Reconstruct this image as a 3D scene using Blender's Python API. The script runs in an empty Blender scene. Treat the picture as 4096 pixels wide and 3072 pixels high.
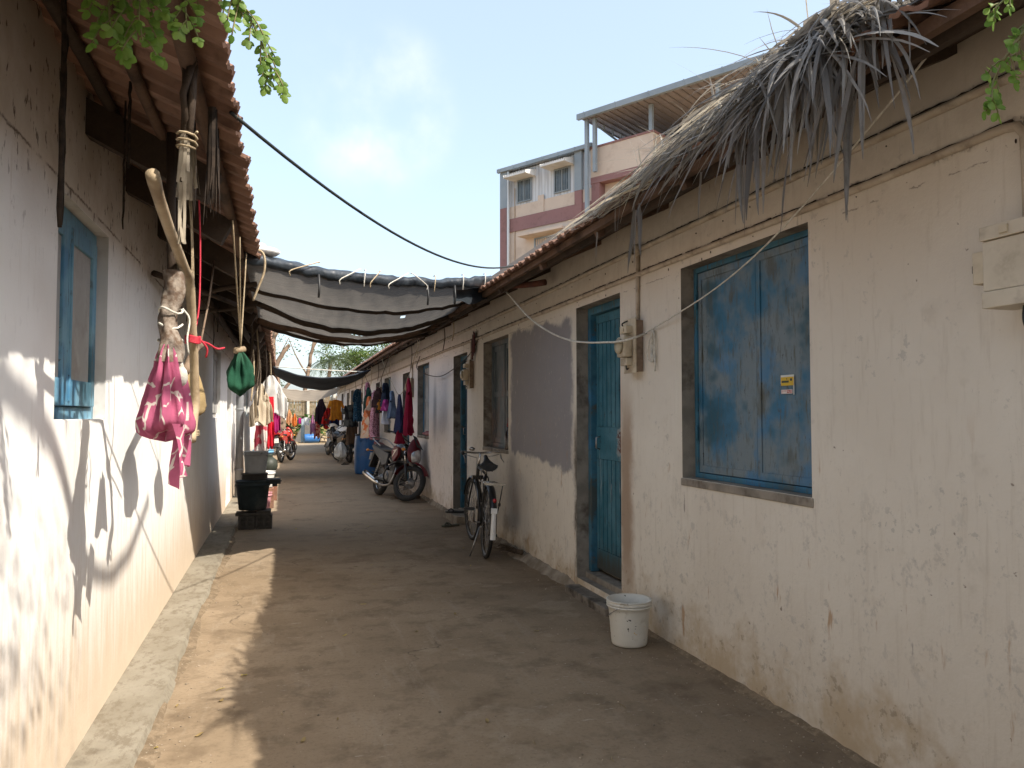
import bpy, bmesh, math, random
from mathutils import Vector, Matrix, noise as mnoise
random.seed(7)
SC = bpy.context.scene
COL = SC.collection
PI = math.pi
R = math.radians
def U(a, b): return random.uniform(a, b)

# ------------------------------------------------------------------ mesh builder
class MB:
    def __init__(s, M=None):
        s.v = []; s.f = []; s.sm = []; s.r = []; s.M = M; s.rv = None
    def add(s, vs, fs, smooth=False):
        o = len(s.v)
        for p in vs:
            p = Vector(p)
            s.v.append(s.M @ p if s.M else p)
        rv = s.rv if s.rv is not None else random.random()
        for q in fs:
            s.f.append([i + o for i in q]); s.sm.append(smooth); s.r.append(rv)
        return s
    def bx(s, x0, x1, y0, y1, z0, z1):
        return s.add([(x0,y0,z0),(x1,y0,z0),(x1,y1,z0),(x0,y1,z0),(x0,y0,z1),(x1,y0,z1),(x1,y1,z1),(x0,y1,z1)],
                     [(0,3,2,1),(4,5,6,7),(0,1,5,4),(1,2,6,5),(2,3,7,6),(3,0,4,7)])
    def box(s, c, d, rot=None):
        hx, hy, hz = d[0]/2, d[1]/2, d[2]/2
        m = Matrix.Translation(c) @ (rot if rot else Matrix())
        vs = [m @ Vector((a*hx, b*hy, e*hz)) for e in (-1,1) for b in (-1,1) for a in (-1,1)]
        return s.add(vs, [(0,2,3,1),(4,5,7,6),(0,1,5,4),(1,3,7,5),(3,2,6,7),(2,0,4,6)])
    def beam(s, p0, p1, w, h, up=(0,0,1)):
        p0, p1 = Vector(p0), Vector(p1)
        d = (p1-p0).normalized(); u = Vector(up)
        sd = d.cross(u)
        if sd.length < 1e-4: sd = d.cross(Vector((1,0,0)))
        sd.normalize(); u = sd.cross(d)
        vs = []
        for p in (p0, p1):
            for a, b in ((-1,-1),(1,-1),(1,1),(-1,1)):
                vs.append(p + sd*a*w/2 + u*b*h/2)
        return s.add(vs, [(3,2,1,0),(4,5,6,7),(0,1,5,4),(1,2,6,5),(2,3,7,6),(3,0,4,7)])
    def tube(s, pts, rad, n=8, smooth=True, cap=True, closed=False):
        pts = [Vector(p) for p in pts]
        N = len(pts)
        if not hasattr(rad, '__len__'): rad = [rad]*N
        vs = []; fs = []
        t0 = (pts[1]-pts[0]).normalized()
        a = Vector((0,0,1)) if abs(t0.z) < .9 else Vector((1,0,0))
        u = t0.cross(a).normalized()
        for i, p in enumerate(pts):
            if closed: t = pts[(i+1) % N]-pts[i-1]
            else: t = pts[min(i+1,N-1)]-pts[max(i-1,0)]
            t.normalize()
            u = (u - t*u.dot(t))
            if u.length < 1e-6: u = t.orthogonal()
            u.normalize(); w = t.cross(u)
            for k in range(n):
                th = 2*PI*k/n
                vs.append(p + (u*math.cos(th)+w*math.sin(th))*rad[i])
        M = N if closed else N-1
        for i in range(M):
            for k in range(n):
                j = (i+1) % N
                fs.append((i*n+k, i*n+(k+1)%n, j*n+(k+1)%n, j*n+k))
        if cap and not closed:
            fs.append(tuple(range(n-1,-1,-1))); fs.append(tuple((N-1)*n+k for k in range(n)))
        return s.add(vs, fs, smooth)
    def cyl(s, p0, p1, r0, r1=None, n=16, smooth=True):
        return s.tube([p0, p1], [r0, r0 if r1 is None else r1], n, smooth)
    def lathe(s, prof, c=(0,0,0), n=24, axis=None, smooth=True, sx=1, sy=1):
        m = Matrix.Translation(c)
        if axis: m = m @ Vector((0,0,1)).rotation_difference(Vector(axis)).to_matrix().to_4x4()
        vs = []; fs = []
        for r, z in prof:
            for k in range(n):
                th = 2*PI*k/n
                vs.append(m @ Vector((r*math.cos(th)*sx, r*math.sin(th)*sy, z)))
        for i in range(len(prof)-1):
            for k in range(n):
                fs.append((i*n+k, i*n+(k+1)%n, (i+1)*n+(k+1)%n, (i+1)*n+k))
        return s.add(vs, fs, smooth)
    def grid(s, fn, nu, nv, smooth=True, closeu=False, flip=False, skip=()):
        vs = [fn(i/(nu if closeu else nu-1) if nu > 1 else 0, j/(nv-1)) for j in range(nv) for i in range(nu)]
        fs = []
        for j in range(nv-1):
            for i in range(nu if closeu else nu-1):
                if (i, j) in skip: continue
                k = (i+1) % nu
                q = (j*nu+i, j*nu+k, (j+1)*nu+k, (j+1)*nu+i)
                fs.append(q[::-1] if flip else q)
        return s.add(vs, fs, smooth)
    def ribbon(s, pts, w, nrm=(0,0,1), taper=True):
        pts = [Vector(p) for p in pts]; N = len(pts); vs = []; nrm = Vector(nrm)
        for i, p in enumerate(pts):
            t = (pts[min(i+1,N-1)]-pts[max(i-1,0)]).normalized()
            sd = t.cross(nrm)
            if sd.length < 1e-3: sd = t.orthogonal()
            sd.normalize()
            ww = w*(1-.85*(i/(N-1))**2) if taper else w
            vs += [p-sd*ww/2, p+sd*ww/2]
        return s.add(vs, [(2*i,2*i+1,2*i+3,2*i+2) for i in range(N-1)], True)
    def blade(s, pts, w, nrm, fold=.25):
        pts = [Vector(p) for p in pts]; N = len(pts); vs = []; nrm = Vector(nrm)
        for i, p in enumerate(pts):
            t = (pts[min(i+1,N-1)]-pts[max(i-1,0)]).normalized()
            sd = t.cross(nrm)
            if sd.length < 1e-3: sd = t.orthogonal()
            sd.normalize(); up = sd.cross(t); k = i/(N-1)
            ww = w*min(1, .45+2.5*k)*(1-.9*max(0, k-.35)**1.6/.5)
            vs += [p-sd*ww/2, p+up*ww*fold, p+sd*ww/2]
        return s.add(vs, [q for i in range(N-1) for q in ((3*i,3*i+1,3*i+4,3*i+3),(3*i+1,3*i+2,3*i+5,3*i+4))], False)
    def extrude(s, poly, d0, d1, plane='xz'):
        # closed outline given in a plane, extruded along the third axis between d0 and d1
        def pt(a, b, d): return {'xz':(a,d,b),'yz':(d,a,b),'xy':(a,b,d)}[plane]
        n = len(poly)
        vs = [pt(a,b,d0) for a,b in poly] + [pt(a,b,d1) for a,b in poly]
        fs = [tuple(range(n)), tuple(range(2*n-1,n-1,-1))] + [(i,n+i,n+(i+1)%n,(i+1)%n) for i in range(n)]
        return s.add(vs, fs)
    def ellipsoid(s, c, r, n=14, m=9, rot=None, fn=None):
        mm = Matrix.Translation(c) @ (rot if rot else Matrix())
        def g(u, v):
            a = 2*PI*u; b = PI*(v-.5)
            p = Vector((math.cos(a)*math.cos(b), math.sin(a)*math.cos(b), math.sin(b)))
            if fn: p = fn(p)
            return mm @ Vector((p.x*r[0], p.y*r[1], p.z*r[2]))
        return s.grid(g, n, m, True, closeu=True)
    def build(s, name, mat, parent=None, loc=None, rotz=0, bevel=0, world=False, fixn=True):
        if parent is not None and world:
            o = parent
            w = Vector((0,0,0))
            while o: w += o.location; o = o.parent
            off = -w
        elif loc is not None and world: off = -Vector(loc)
        else: off = Vector((0,0,0))
        me = bpy.data.meshes.new(name)
        me.from_pydata([tuple(p+off) for p in s.v], [], s.f)
        me.polygons.foreach_set('use_smooth', s.sm)
        at = me.attributes.new('rnd', 'FLOAT', 'FACE'); at.data.foreach_set('value', s.r)
        if fixn or bevel:
            bm = bmesh.new(); bm.from_mesh(me)
            if fixn: bmesh.ops.recalc_face_normals(bm, faces=bm.faces)
            if bevel:
                ed = [e for e in bm.edges if len(e.link_faces) == 2 and e.calc_face_angle(0) > .6]
                bmesh.ops.bevel(bm, geom=ed, offset=bevel, segments=2, affect='EDGES', profile=.6, clamp_overlap=True)
            bm.to_mesh(me); bm.free()
        me.materials.append(mat)
        o = bpy.data.objects.new(name, me); COL.objects.link(o)
        if parent is not None: o.parent = parent
        else:
            o.location = loc or (0,0,0); o.rotation_euler = (0,0,rotz)
        return o

def tag(o, label=None, cat=None, group=None, kind=None):
    for k, v in (('label',label),('category',cat),('group',group),('kind',kind)):
        if v: o[k] = v
    return o
def thing(name, label, cat, loc=(0,0,0), rotz=0, group=None):
    o = bpy.data.objects.new(name, None); COL.objects.link(o)
    o.empty_display_size = .1; o.location = loc; o.rotation_euler = (0,0,rotz)
    return tag(o, label, cat, group)
def copy_tree(o, parent=None):
    c = o.copy(); COL.objects.link(c); c.parent = parent
    for ch in [x for x in COL.objects if x.parent == o and x != c]: copy_tree(ch, c)
    return c
def smooth_pts(pts, n=6):
    # Catmull-Rom through the points
    P = [Vector(p) for p in pts]; P = [2*P[0]-P[1]] + P + [2*P[-1]-P[-2]]; out = []
    for i in range(1, len(P)-2):
        for k in range(n):
            t = k/n; a,b,c,d = P[i-1:i+3]
            out.append(.5*((2*b)+(c-a)*t+(2*a-5*b+4*c-d)*t*t+(3*b-a-3*c+d)*t**3))
    out.append(P[-2]); return out
def sag(a, b, drop, n=16):
    a, b = Vector(a), Vector(b)
    return [a.lerp(b, t/n) - Vector((0,0,drop*4*(t/n)*(1-t/n))) for t in range(n+1)]
def fbm(x, y=0, z=0): return mnoise.noise(Vector((x,y,z)))

# ------------------------------------------------------------------ materials
class NT:
    def __init__(s, name):
        s.m = bpy.data.materials.new(name); s.m.use_nodes = True
        s.t = s.m.node_tree; s.b = s.t.nodes['Principled BSDF']; s.b.inputs['Specular IOR Level'].default_value = .25
        s.out = s.t.nodes['Material Output']
        s._c = {}
    def n(s, typ, ins=None, **pr):
        nd = s.t.nodes.new(typ)
        for k, v in pr.items(): setattr(nd, k, v)
        for k, v in (ins or {}).items(): s.put(nd.inputs[k], v)
        return nd
    def put(s, sock, v):
        if hasattr(v, 'is_output'): s.t.links.new(v, sock)
        elif isinstance(v, (tuple, list)) and len(v) == 3 and sock.type == 'RGBA': sock.default_value = (*v, 1)
        else: sock.default_value = v
    def set(s, **kw):
        mp = dict(col='Base Color', rough='Roughness', metal='Metallic', normal='Normal', spec='Specular IOR Level', trans='Transmission Weight', emit='Emission Color', estr='Emission Strength', alpha='Alpha', coat='Coat Weight')
        for k, v in kw.items(): s.put(s.b.inputs[mp[k]], v)
        return s
    def pos(s, world=False):
        if world:
            return s.n('ShaderNodeNewGeometry').outputs['Position']
        return s.n('ShaderNodeTexCoord').outputs['Object']
    def xyz(s, v): return s.n('ShaderNodeSeparateXYZ', {0: v}).outputs
    def mapv(s, v, scale=(1,1,1), loc=(0,0,0), rot=(0,0,0)):
        return s.n('ShaderNodeMapping', {'Vector': v, 'Scale': scale, 'Location': loc, 'Rotation': rot}).outputs[0]
    def noise(s, v, scale=5, detail=5, rough=.55, dist=0):
        return s.n('ShaderNodeTexNoise', {'Vector': v, 'Scale': scale, 'Detail': min(detail, 4), 'Roughness': rough, 'Distortion': dist}).outputs['Fac']
    def vor(s, v, scale=5, feature='F1', out='Distance'):
        return s.n('ShaderNodeTexVoronoi', {'Vector': v, 'Scale': scale}, feature=feature).outputs[out]
    def ma(s, op, a, b=0.0, c=0.0):
        nd = s.n('ShaderNodeMath', operation=op)
        for i, v in enumerate((a, b, c)): s.put(nd.inputs[i], v)
        return nd.outputs[0]
    def rg(s, v, a, b, lo=0.0, hi=1.0):
        nd = s.n('ShaderNodeMapRange', interpolation_type='SMOOTHSTEP')
        for i, q in enumerate((v, a, b, lo, hi)): s.put(nd.inputs[i], q)
        return nd.outputs[0]
    def band(s, v, a, b, soft):
        return s.ma('MULTIPLY', s.rg(v, a-soft, a+soft), s.rg(v, b-soft, b+soft, 1.0, 0.0))
    def mix(s, f, a, b, mode='MIX'):
        nd = s.n('ShaderNodeMix', data_type='RGBA', blend_type=mode)
        s.put(nd.inputs['Factor'], f); s.put(nd.inputs[6], a); s.put(nd.inputs[7], b)
        return nd.outputs[2]
    def bump(s, h, strength=.3, dist=.01):
        return s.set(normal=s.n('ShaderNodeBump', {'Height': h, 'Strength': strength, 'Distance': dist}).outputs[0])
    def rnd(s):
        return s.n('ShaderNodeAttribute', attribute_name='rnd').outputs['Fac']

def mat(name, c1, c2=None, scale=6, rough=.7, metal=0, bump=0, bs=40, dirt=None, dscale=4, damt=.5, spec=.25, stretch=(1,1,1), var=0, coat=0):
    t = NT(name); p = t.pos(); p = t.mapv(p, stretch)
    col = c1
    if c2: col = t.mix(t.rg(t.noise(p, scale), .35, .65), c1, c2)
    if var:
        k = t.ma('MULTIPLY_ADD', t.rnd(), 2*var, 1-var)
        g = t.n('ShaderNodeCombineColor', {0: k, 1: k, 2: k}).outputs[0]
        col = t.mix(1.0, col, g, 'MULTIPLY')
    if dirt: col = t.mix(t.ma('MULTIPLY', t.rg(t.noise(p, dscale, 7, .65), .48, .7), damt), col, dirt)
    t.set(col=col, rough=rough, metal=metal, spec=spec, coat=coat)
    if bump: t.bump(t.noise(p, bs, 5), bump, .01)
    return t.m

def m_wall_right():
    t = NT('cream_plaster'); p = t.pos(True); x, y, z = t.xyz(p)
    big = t.noise(p, 1.1, 5, .6); med = t.noise(p, 5, 6, .65); fine = t.noise(p, 38, 5, .7)
    st = t.noise(t.mapv(p, (1, 9, .9)), 3, 6, .7)           # vertical streaks
    col = t.mix(t.rg(big, .35, .65), (.62,.56,.475), (.67,.615,.53))
    # a whiter, pinker coat up the lane, raised to paint in bounced light
    col = t.mix(t.ma('MULTIPLY', t.rg(t.ma('ADD', y, t.ma('MULTIPLY', big, 1.5)), 9.5, 11.5), .85), col, (.78,.71,.655))
    # grey-mauve repaint patch between the window and the door
    wob = t.ma('MULTIPLY', t.ma('SUBTRACT', t.noise(p, 4, 6, .62), .5), .26)
    yy = t.ma('ADD', y, wob); zz = t.ma('ADD', z, t.ma('MULTIPLY', wob, 1.0))
    slope = t.ma('MULTIPLY_ADD', t.ma('SUBTRACT', y, 6.0), -.05, zz)
    patch = t.ma('MULTIPLY', t.band(yy, 5.93, 7.70, .05), t.band(slope, .94, 2.19, .03))
    patch = t.ma('MULTIPLY', patch, t.rg(t.noise(t.mapv(p, (1, 3, .7)), 12, 6, .75), .26, .36))
    col = t.mix(patch, col, t.mix(med, (.235,.222,.228), (.285,.268,.272)))
    # worn, dusty streaks
    col = t.mix(t.ma('MULTIPLY', t.rg(st, .52, .75), .24), col, (.36,.29,.215))
    col = t.mix(t.ma('MULTIPLY', t.rg(med, .58, .78), .28), col, (.33,.27,.205))
    sc = t.noise(t.mapv(p, (1, 2.2, 1), rot=(.5,0,0)), 16, 8, .8)
    col = t.mix(t.ma('MULTIPLY', t.rg(sc, .63, .70), t.rg(big, .42, .6, 0.0, .45)), col, (.30,.26,.22))
    spk = t.noise(p, 26, 3, .5)
    col = t.mix(t.ma('MULTIPLY', t.rg(spk, .73, .77), .7), col, (.12,.08,.05))
    # damp, rubbed foot of the wall
    foot = t.ma('ADD', z, t.ma('MULTIPLY', t.ma('SUBTRACT', t.noise(p, 3.2, 7, .7), .5), 1.25))
    col = t.mix(t.ma('MULTIPLY', t.rg(foot, -.05, .34, 1.0, 0.0), .7), col, (.40,.29,.165))
    flk = t.noise(p, 14, 7, .72)
    col = t.mix(t.ma('MULTIPLY', t.rg(flk, .57, .64), t.rg(foot, .08, .5, .5, 0.0)), col, (.22,.175,.12))
    grey = t.ma('MULTIPLY', t.band(t.ma('ADD', z, t.ma('MULTIPLY', big, .5)), .6, 1.3, .3), t.rg(t.noise(t.mapv(p,(1,1.2,1)), 9, 8, .75), .56, .66))
    col = t.mix(t.ma('MULTIPLY', grey, .35), col, (.30,.28,.26))
    scr = t.noise(t.mapv(p, (1, 1.0, .16), rot=(.12,0,0)), 30, 4, .6)
    col = t.mix(t.ma('MULTIPLY', t.rg(scr, .70, .74), t.rg(big, .38, .55, 0.0, .75)), col, (.21,.18,.15))
    flakes = t.ma('MULTIPLY', t.rg(t.noise(p, 19, 6, .7), .60, .64), t.rg(t.noise(p, 1.7, 3), .48, .60))
    col = t.mix(t.ma('MULTIPLY', flakes, .5), col, (.37,.345,.31))
    rustm = t.ma('MULTIPLY', t.rg(t.noise(t.mapv(p, (1, 4, .9)), 3.5, 5, .6), .62, .72), t.rg(z, 1.5, .9, 0.0, .8))
    col = t.mix(rustm, col, (.37,.22,.11))
    # soot under the eave and round the pipe runs
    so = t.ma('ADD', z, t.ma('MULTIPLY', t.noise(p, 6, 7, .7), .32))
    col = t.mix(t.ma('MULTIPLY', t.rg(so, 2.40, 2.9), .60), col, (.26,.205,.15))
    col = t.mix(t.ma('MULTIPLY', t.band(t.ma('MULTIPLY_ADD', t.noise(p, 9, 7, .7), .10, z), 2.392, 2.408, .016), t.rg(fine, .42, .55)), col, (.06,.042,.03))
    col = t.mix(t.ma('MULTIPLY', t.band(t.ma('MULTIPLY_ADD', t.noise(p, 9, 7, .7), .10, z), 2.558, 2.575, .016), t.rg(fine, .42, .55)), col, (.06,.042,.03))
    dz = t.ma('MULTIPLY_ADD', t.ma('SUBTRACT', t.noise(p, 30, 4, .7), .5), .03, z)
    col = t.mix(t.ma('MULTIPLY', t.band(dz, 2.260, 2.264, .003), t.rg(t.noise(p, 8, 4, .6), .48, .56, 0.0, .7)), col, (.08,.055,.04))
    # soot by the planked door, hand-worn brown on its other side
    s1 = t.ma('MULTIPLY', t.band(t.ma('ADD', y, wob), 5.79, 5.88, .05), t.band(z, .15, 1.35, .28))
    col = t.mix(t.ma('MULTIPLY', s1, .9), col, (.05,.035,.025))
    s2 = t.ma('MULTIPLY', t.band(t.ma('ADD', y, t.ma('MULTIPLY', wob, .7)), 4.80, 4.99, .06), t.band(z, .2, 1.5, .35))
    col = t.mix(t.ma('MULTIPLY', s2, .75), col, (.24,.14,.075))
    # dark smudges: bicycle's soft shadow painted in, plus stain behind the motorcycle
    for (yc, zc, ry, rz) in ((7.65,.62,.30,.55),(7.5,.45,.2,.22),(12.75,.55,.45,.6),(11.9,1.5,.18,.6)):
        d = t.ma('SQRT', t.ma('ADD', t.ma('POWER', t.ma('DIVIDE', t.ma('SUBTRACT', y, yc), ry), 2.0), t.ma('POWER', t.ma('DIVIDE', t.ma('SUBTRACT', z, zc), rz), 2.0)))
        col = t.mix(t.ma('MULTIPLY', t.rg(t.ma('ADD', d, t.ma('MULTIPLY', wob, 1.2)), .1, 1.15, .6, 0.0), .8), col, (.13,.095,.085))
    t.set(col=col, rough=.88)
    t.bump(t.ma('ADD', t.ma('MULTIPLY', fine, .35), t.ma('ADD', t.ma('MULTIPLY', med, .9), t.ma('MULTIPLY', flk, .4))), .4, .012)
    return t.m
def m_wall_left():
    t = NT('white_plaster'); p = t.pos(True); x, y, z = t.xyz(p)
    big = t.noise(p, 1.3, 5, .6); med = t.noise(p, 6, 6, .65); fine = t.noise(p, 40, 5, .7)
    col = t.mix(t.rg(big, .35, .65), (.80,.775,.74), (.86,.845,.815))
    st = t.noise(t.mapv(p, (1, 8, .7)), 3, 6, .7)
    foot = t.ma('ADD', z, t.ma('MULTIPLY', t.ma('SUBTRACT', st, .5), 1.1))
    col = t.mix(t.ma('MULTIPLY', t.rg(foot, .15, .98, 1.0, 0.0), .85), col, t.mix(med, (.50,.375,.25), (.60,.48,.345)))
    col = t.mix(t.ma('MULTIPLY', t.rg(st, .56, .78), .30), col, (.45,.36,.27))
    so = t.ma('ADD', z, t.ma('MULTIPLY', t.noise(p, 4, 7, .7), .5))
    col = t.mix(t.ma('MULTIPLY', t.rg(so, 2.36, 2.9), .78), col, (.40,.315,.225))  # wall top browned: eave shadow painted in along with soot
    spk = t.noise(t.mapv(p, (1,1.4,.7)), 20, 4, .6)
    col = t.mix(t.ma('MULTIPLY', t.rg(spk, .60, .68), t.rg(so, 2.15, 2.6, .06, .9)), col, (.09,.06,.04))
    ln = t.ma('ADD', z, t.ma('MULTIPLY', t.ma('SUBTRACT', fine, .5), .03))
    col = t.mix(t.ma('MULTIPLY', t.band(ln, 2.262, 2.270, .006), t.rg(med, .40, .55)), col, (.10,.07,.05))
    t.set(col=col, rough=.88)
    t.bump(t.ma('ADD', t.ma('MULTIPLY', fine, .3), med), .3, .012)
    return t.m
def m_lane():
    t = NT('worn_concrete'); p = t.pos(True); x, y, z = t.xyz(p)
    big = t.noise(p, .8, 6, .6); med = t.noise(p, 3.5, 8, .68); fine = t.noise(p, 45, 6, .75)
    tr = t.noise(t.mapv(p, (3.5, .6, 1)), 2.2, 7, .7)
    col = t.mix(t.rg(big, .32, .68), (.235,.174,.112), (.31,.236,.158))
    col = t.mix(t.ma('MULTIPLY', t.rg(med, .47, .70), .6), col, (.125,.088,.055))
    col = t.mix(t.ma('MULTIPLY', t.rg(tr, .53, .70), .5), col, (.31,.25,.18))
    # greyer, sandier further along, lightened to paint in bounced light
    col = t.mix(t.ma('MULTIPLY', t.rg(t.ma('ADD', y, t.ma('MULTIPLY', big, 4.0)), 8, 13), .6), col, (.34,.265,.185))
    # darker beside the long wall
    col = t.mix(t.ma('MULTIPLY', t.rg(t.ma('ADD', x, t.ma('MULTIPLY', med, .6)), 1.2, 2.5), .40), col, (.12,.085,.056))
    stn = t.noise(t.mapv(p, loc=(7,2,0)), 1.7, 6, .62)
    col = t.mix(t.rg(stn, .575, .615, 0.0, .22), col, (.105,.075,.048))
    col = t.mix(t.rg(t.noise(t.mapv(p, loc=(1,9,0)), 1.2, 6, .6), .58, .63, 0.0, .35), col, (.36,.29,.205))
    sc = t.noise(t.mapv(p, (1.2, 4, 1)), 6, 8, .8)
    w = t.ma('MULTIPLY', t.rg(sc, .60, .68), t.rg(t.noise(p, .9, 3), .47, .60))
    col = t.mix(t.ma('MULTIPLY', w, .6), col, (.42,.36,.29))
    col = t.mix(t.ma('MULTIPLY', t.rg(t.noise(p, 75, 3, .5), .69, .73), .5), col, (.45,.38,.28))
    col = t.mix(t.ma('MULTIPLY', t.rg(fine, .48, .74), .4), col, (.10,.072,.046))
    crack = t.vor(t.mapv(t.n('ShaderNodeVectorMath', {0: p, 1: t.n('ShaderNodeTexNoise', {'Vector': p, 'Scale': 2.0, 'Detail': 6}).outputs['Color']}, operation='ADD').outputs[0], (.55,.4,.5)), 1.0, 'DISTANCE_TO_EDGE')
    cm = t.ma('MULTIPLY', t.rg(crack, 0, .006, 1.0, 0.0), t.rg(t.noise(p, .6, 3), .48, .58))
    col = t.mix(t.ma('MULTIPLY', cm, .6), col, (.07,.05,.035))
    t.set(col=col, rough=.92, spec=.2)
    t.bump(t.ma('SUBTRACT', t.ma('ADD', t.ma('MULTIPLY', fine, .7), med), cm), .40, .012)
    return t.m
def m_blue(name, base=(.028,.125,.215), pale=(.155,.195,.215), rust=.5, bx=3.0):
    # old oil paint on sheet metal or planks: faded in clouds, chipped to rust
    t = NT(name); p = t.pos(True); x, y, z = t.xyz(p)
    cl = t.noise(p, 2.6, 5, .6); st = t.noise(t.mapv(p, (1, 7, 1.2)), 5, 7, .75); fine = t.noise(p, 48, 5, .7)
    col = t.mix(t.rg(cl, .38, .56), base, pale)
    col = t.mix(t.ma('MULTIPLY', t.rg(t.noise(t.mapv(p, loc=(8,3,2)), 2.1, 4, .6), .55, .66), .8), col, (.018,.075,.11))
    col = t.mix(t.ma('MULTIPLY', t.rg(t.noise(t.mapv(p, loc=(3,1,7)), 3.3, 4), .52, .68), .6), col, (.025,.165,.34))
    col = t.mix(t.ma('MULTIPLY', t.rg(st, .53, .68), .8*rust*2), col, (.085,.08,.055)); big = t.noise(t.mapv(p, (1,2,.8), loc=(2,5,1)), 3.1, 5, .65); col = t.mix(t.rg(big, .56, .68, 0.0, .6*rust*2), col, (.075,.068,.045))
    col = t.mix(t.ma('MULTIPLY', t.rg(t.noise(t.mapv(p, (1, 3, 1)), 22, 7, .8), .62, .68), rust*1.6), col, (.045,.032,.022))
    t.set(col=col, rough=t.rg(cl, .3, .7, .45, .7), spec=.35)
    t.bump(t.ma('ADD', fine, t.ma('MULTIPLY', st, 1.5)), .25, .004)
    return t.m
def m_cloth(name, c, c2=None, kind=None, scale=30, rough=.9, trans=.12):
    t = NT(name); p = t.pos(); col = c
    if kind == 'leopard':
        d = t.vor(p, scale); col = t.mix(t.rg(d, .30, .40), c2, c)
    elif kind == 'floral':
        d = t.noise(p, scale, 3, .5); col = t.mix(t.rg(d, .48, .54), c, c2)
    elif kind == 'blocks':
        x, y, z = t.xyz(p)
        d = t.n('ShaderNodeTexBrick', {'Vector': t.mapv(p, (1,1,1), rot=(PI/2,0,0)), 'Scale': scale, 'Color1': (*c,1), 'Color2': (*c2,1), 'Mortar': (.02,.03,.06,1), 'Mortar Size': .03}).outputs['Color']
        col = t.mix(t.rg(t.noise(p, 22, 3), .45, .55), d, c)
    elif kind == 'bones':
        q = t.n('ShaderNodeVectorMath', {0: p, 1: t.n('ShaderNodeTexNoise', {'Vector': p, 'Scale': 9.0, 'Detail': 2}).outputs['Color']}, operation='ADD').outputs[0]
        q = t.mapv(p, (1,1,.8))
        d = t.vor(q, scale, 'DISTANCE_TO_EDGE'); k = t.noise(p, 11, 2)
        col = t.mix(t.ma('MULTIPLY', t.rg(d, .030, .045, 1.0, 0.0), t.rg(k, .47, .50)), c, c2)
    elif c2:
        col = t.mix(t.rg(t.noise(p, scale, 4), .4, .6), c, c2)
    wv = t.noise(p, 160, 3)
    col = t.mix(t.ma('MULTIPLY', t.rg(t.noise(p, 5, 5), .45, .75), .25), col, (.05,.045,.045))
    t.set(col=col, rough=rough, spec=.12)
    t.bump(t.ma('ADD', wv, t.ma('MULTIPLY', t.noise(t.mapv(p, (1,1,.3)), 14, 4), 3.0)), .35, .006)
    if trans:
        tr = t.n('ShaderNodeBsdfTranslucent', {'Color': col})
        mx = t.n('ShaderNodeMixShader', {0: trans, 1: t.b.outputs[0], 2: tr.outputs[0]})
        t.t.links.new(mx.outputs[0], t.out.inputs[0])
    return t.m
def m_leaf(name, a, b, c=None, trans=.3):
    t = NT(name); r = t.rnd()
    col = t.mix(r, a, b)
    if c: col = t.mix(t.rg(r, .82, .9), col, c)
    t.set(col=col, rough=.5, spec=.35)
    tr = t.n('ShaderNodeBsdfTranslucent', {'Color': t.mix(.5, col, (.20,.30,.04))})
    mx = t.n('ShaderNodeMixShader', {0: trans, 1: t.b.outputs[0], 2: tr.outputs[0]})
    t.t.links.new(mx.outputs[0], t.out.inputs[0])
    return t.m
def m_thatch():
    t = NT('dry_palm_leaf'); r = t.rnd(); p = t.pos()
    col = t.mix(r, (.075,.073,.071), (.42,.40,.37))
    col = t.mix(t.rg(r, .78, .95), col, (.72,.66,.53))  # palest blades paint sunlit highlights into the leaf colour
    col = t.mix(t.ma('MULTIPLY', t.rg(t.noise(p, 30, 5), .5, .7), .4), col, (.08,.07,.06))
    t.set(col=col, rough=.6, spec=.35)
    tr = t.n('ShaderNodeBsdfTranslucent', {'Color': t.mix(.5, col, (.58,.49,.36))})
    mx = t.n('ShaderNodeMixShader', {0: .30, 1: t.b.outputs[0], 2: tr.outputs[0]})
    t.t.links.new(mx.outputs[0], t.out.inputs[0])
    return t.m
def m_tile():
    t = NT('clay_tile'); p = t.pos(True); r = t.rnd()
    col = t.mix(r, (.205,.115,.08), (.31,.185,.132))
    col = t.mix(t.ma('MULTIPLY', t.rg(t.noise(p, 7, 7, .7), .45, .7), .65), col, (.085,.05,.035))
    col = t.mix(t.ma('MULTIPLY', t.rg(t.noise(p, 2, 5, .6), .5, .7), .4), col, (.16,.10,.07))
    t.set(col=col, rough=.85); t.bump(t.noise(p, 60, 5, .7), .3, .006)
    return t.m
def m_wood(name, a, b, rough=.85, dirt=(.02,.014,.01)):
    t = NT(name); p = t.pos(True)
    g = t.noise(t.mapv(p, (9,9,9)), 3, 6, .7, 1.5)
    col = t.mix(g, a, b); col = t.mix(t.ma('MULTIPLY', t.rg(t.noise(p, 5, 6), .45, .7), .7), col, dirt)
    t.set(col=col, rough=rough); t.bump(g, .5, .006)
    return t.m

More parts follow.
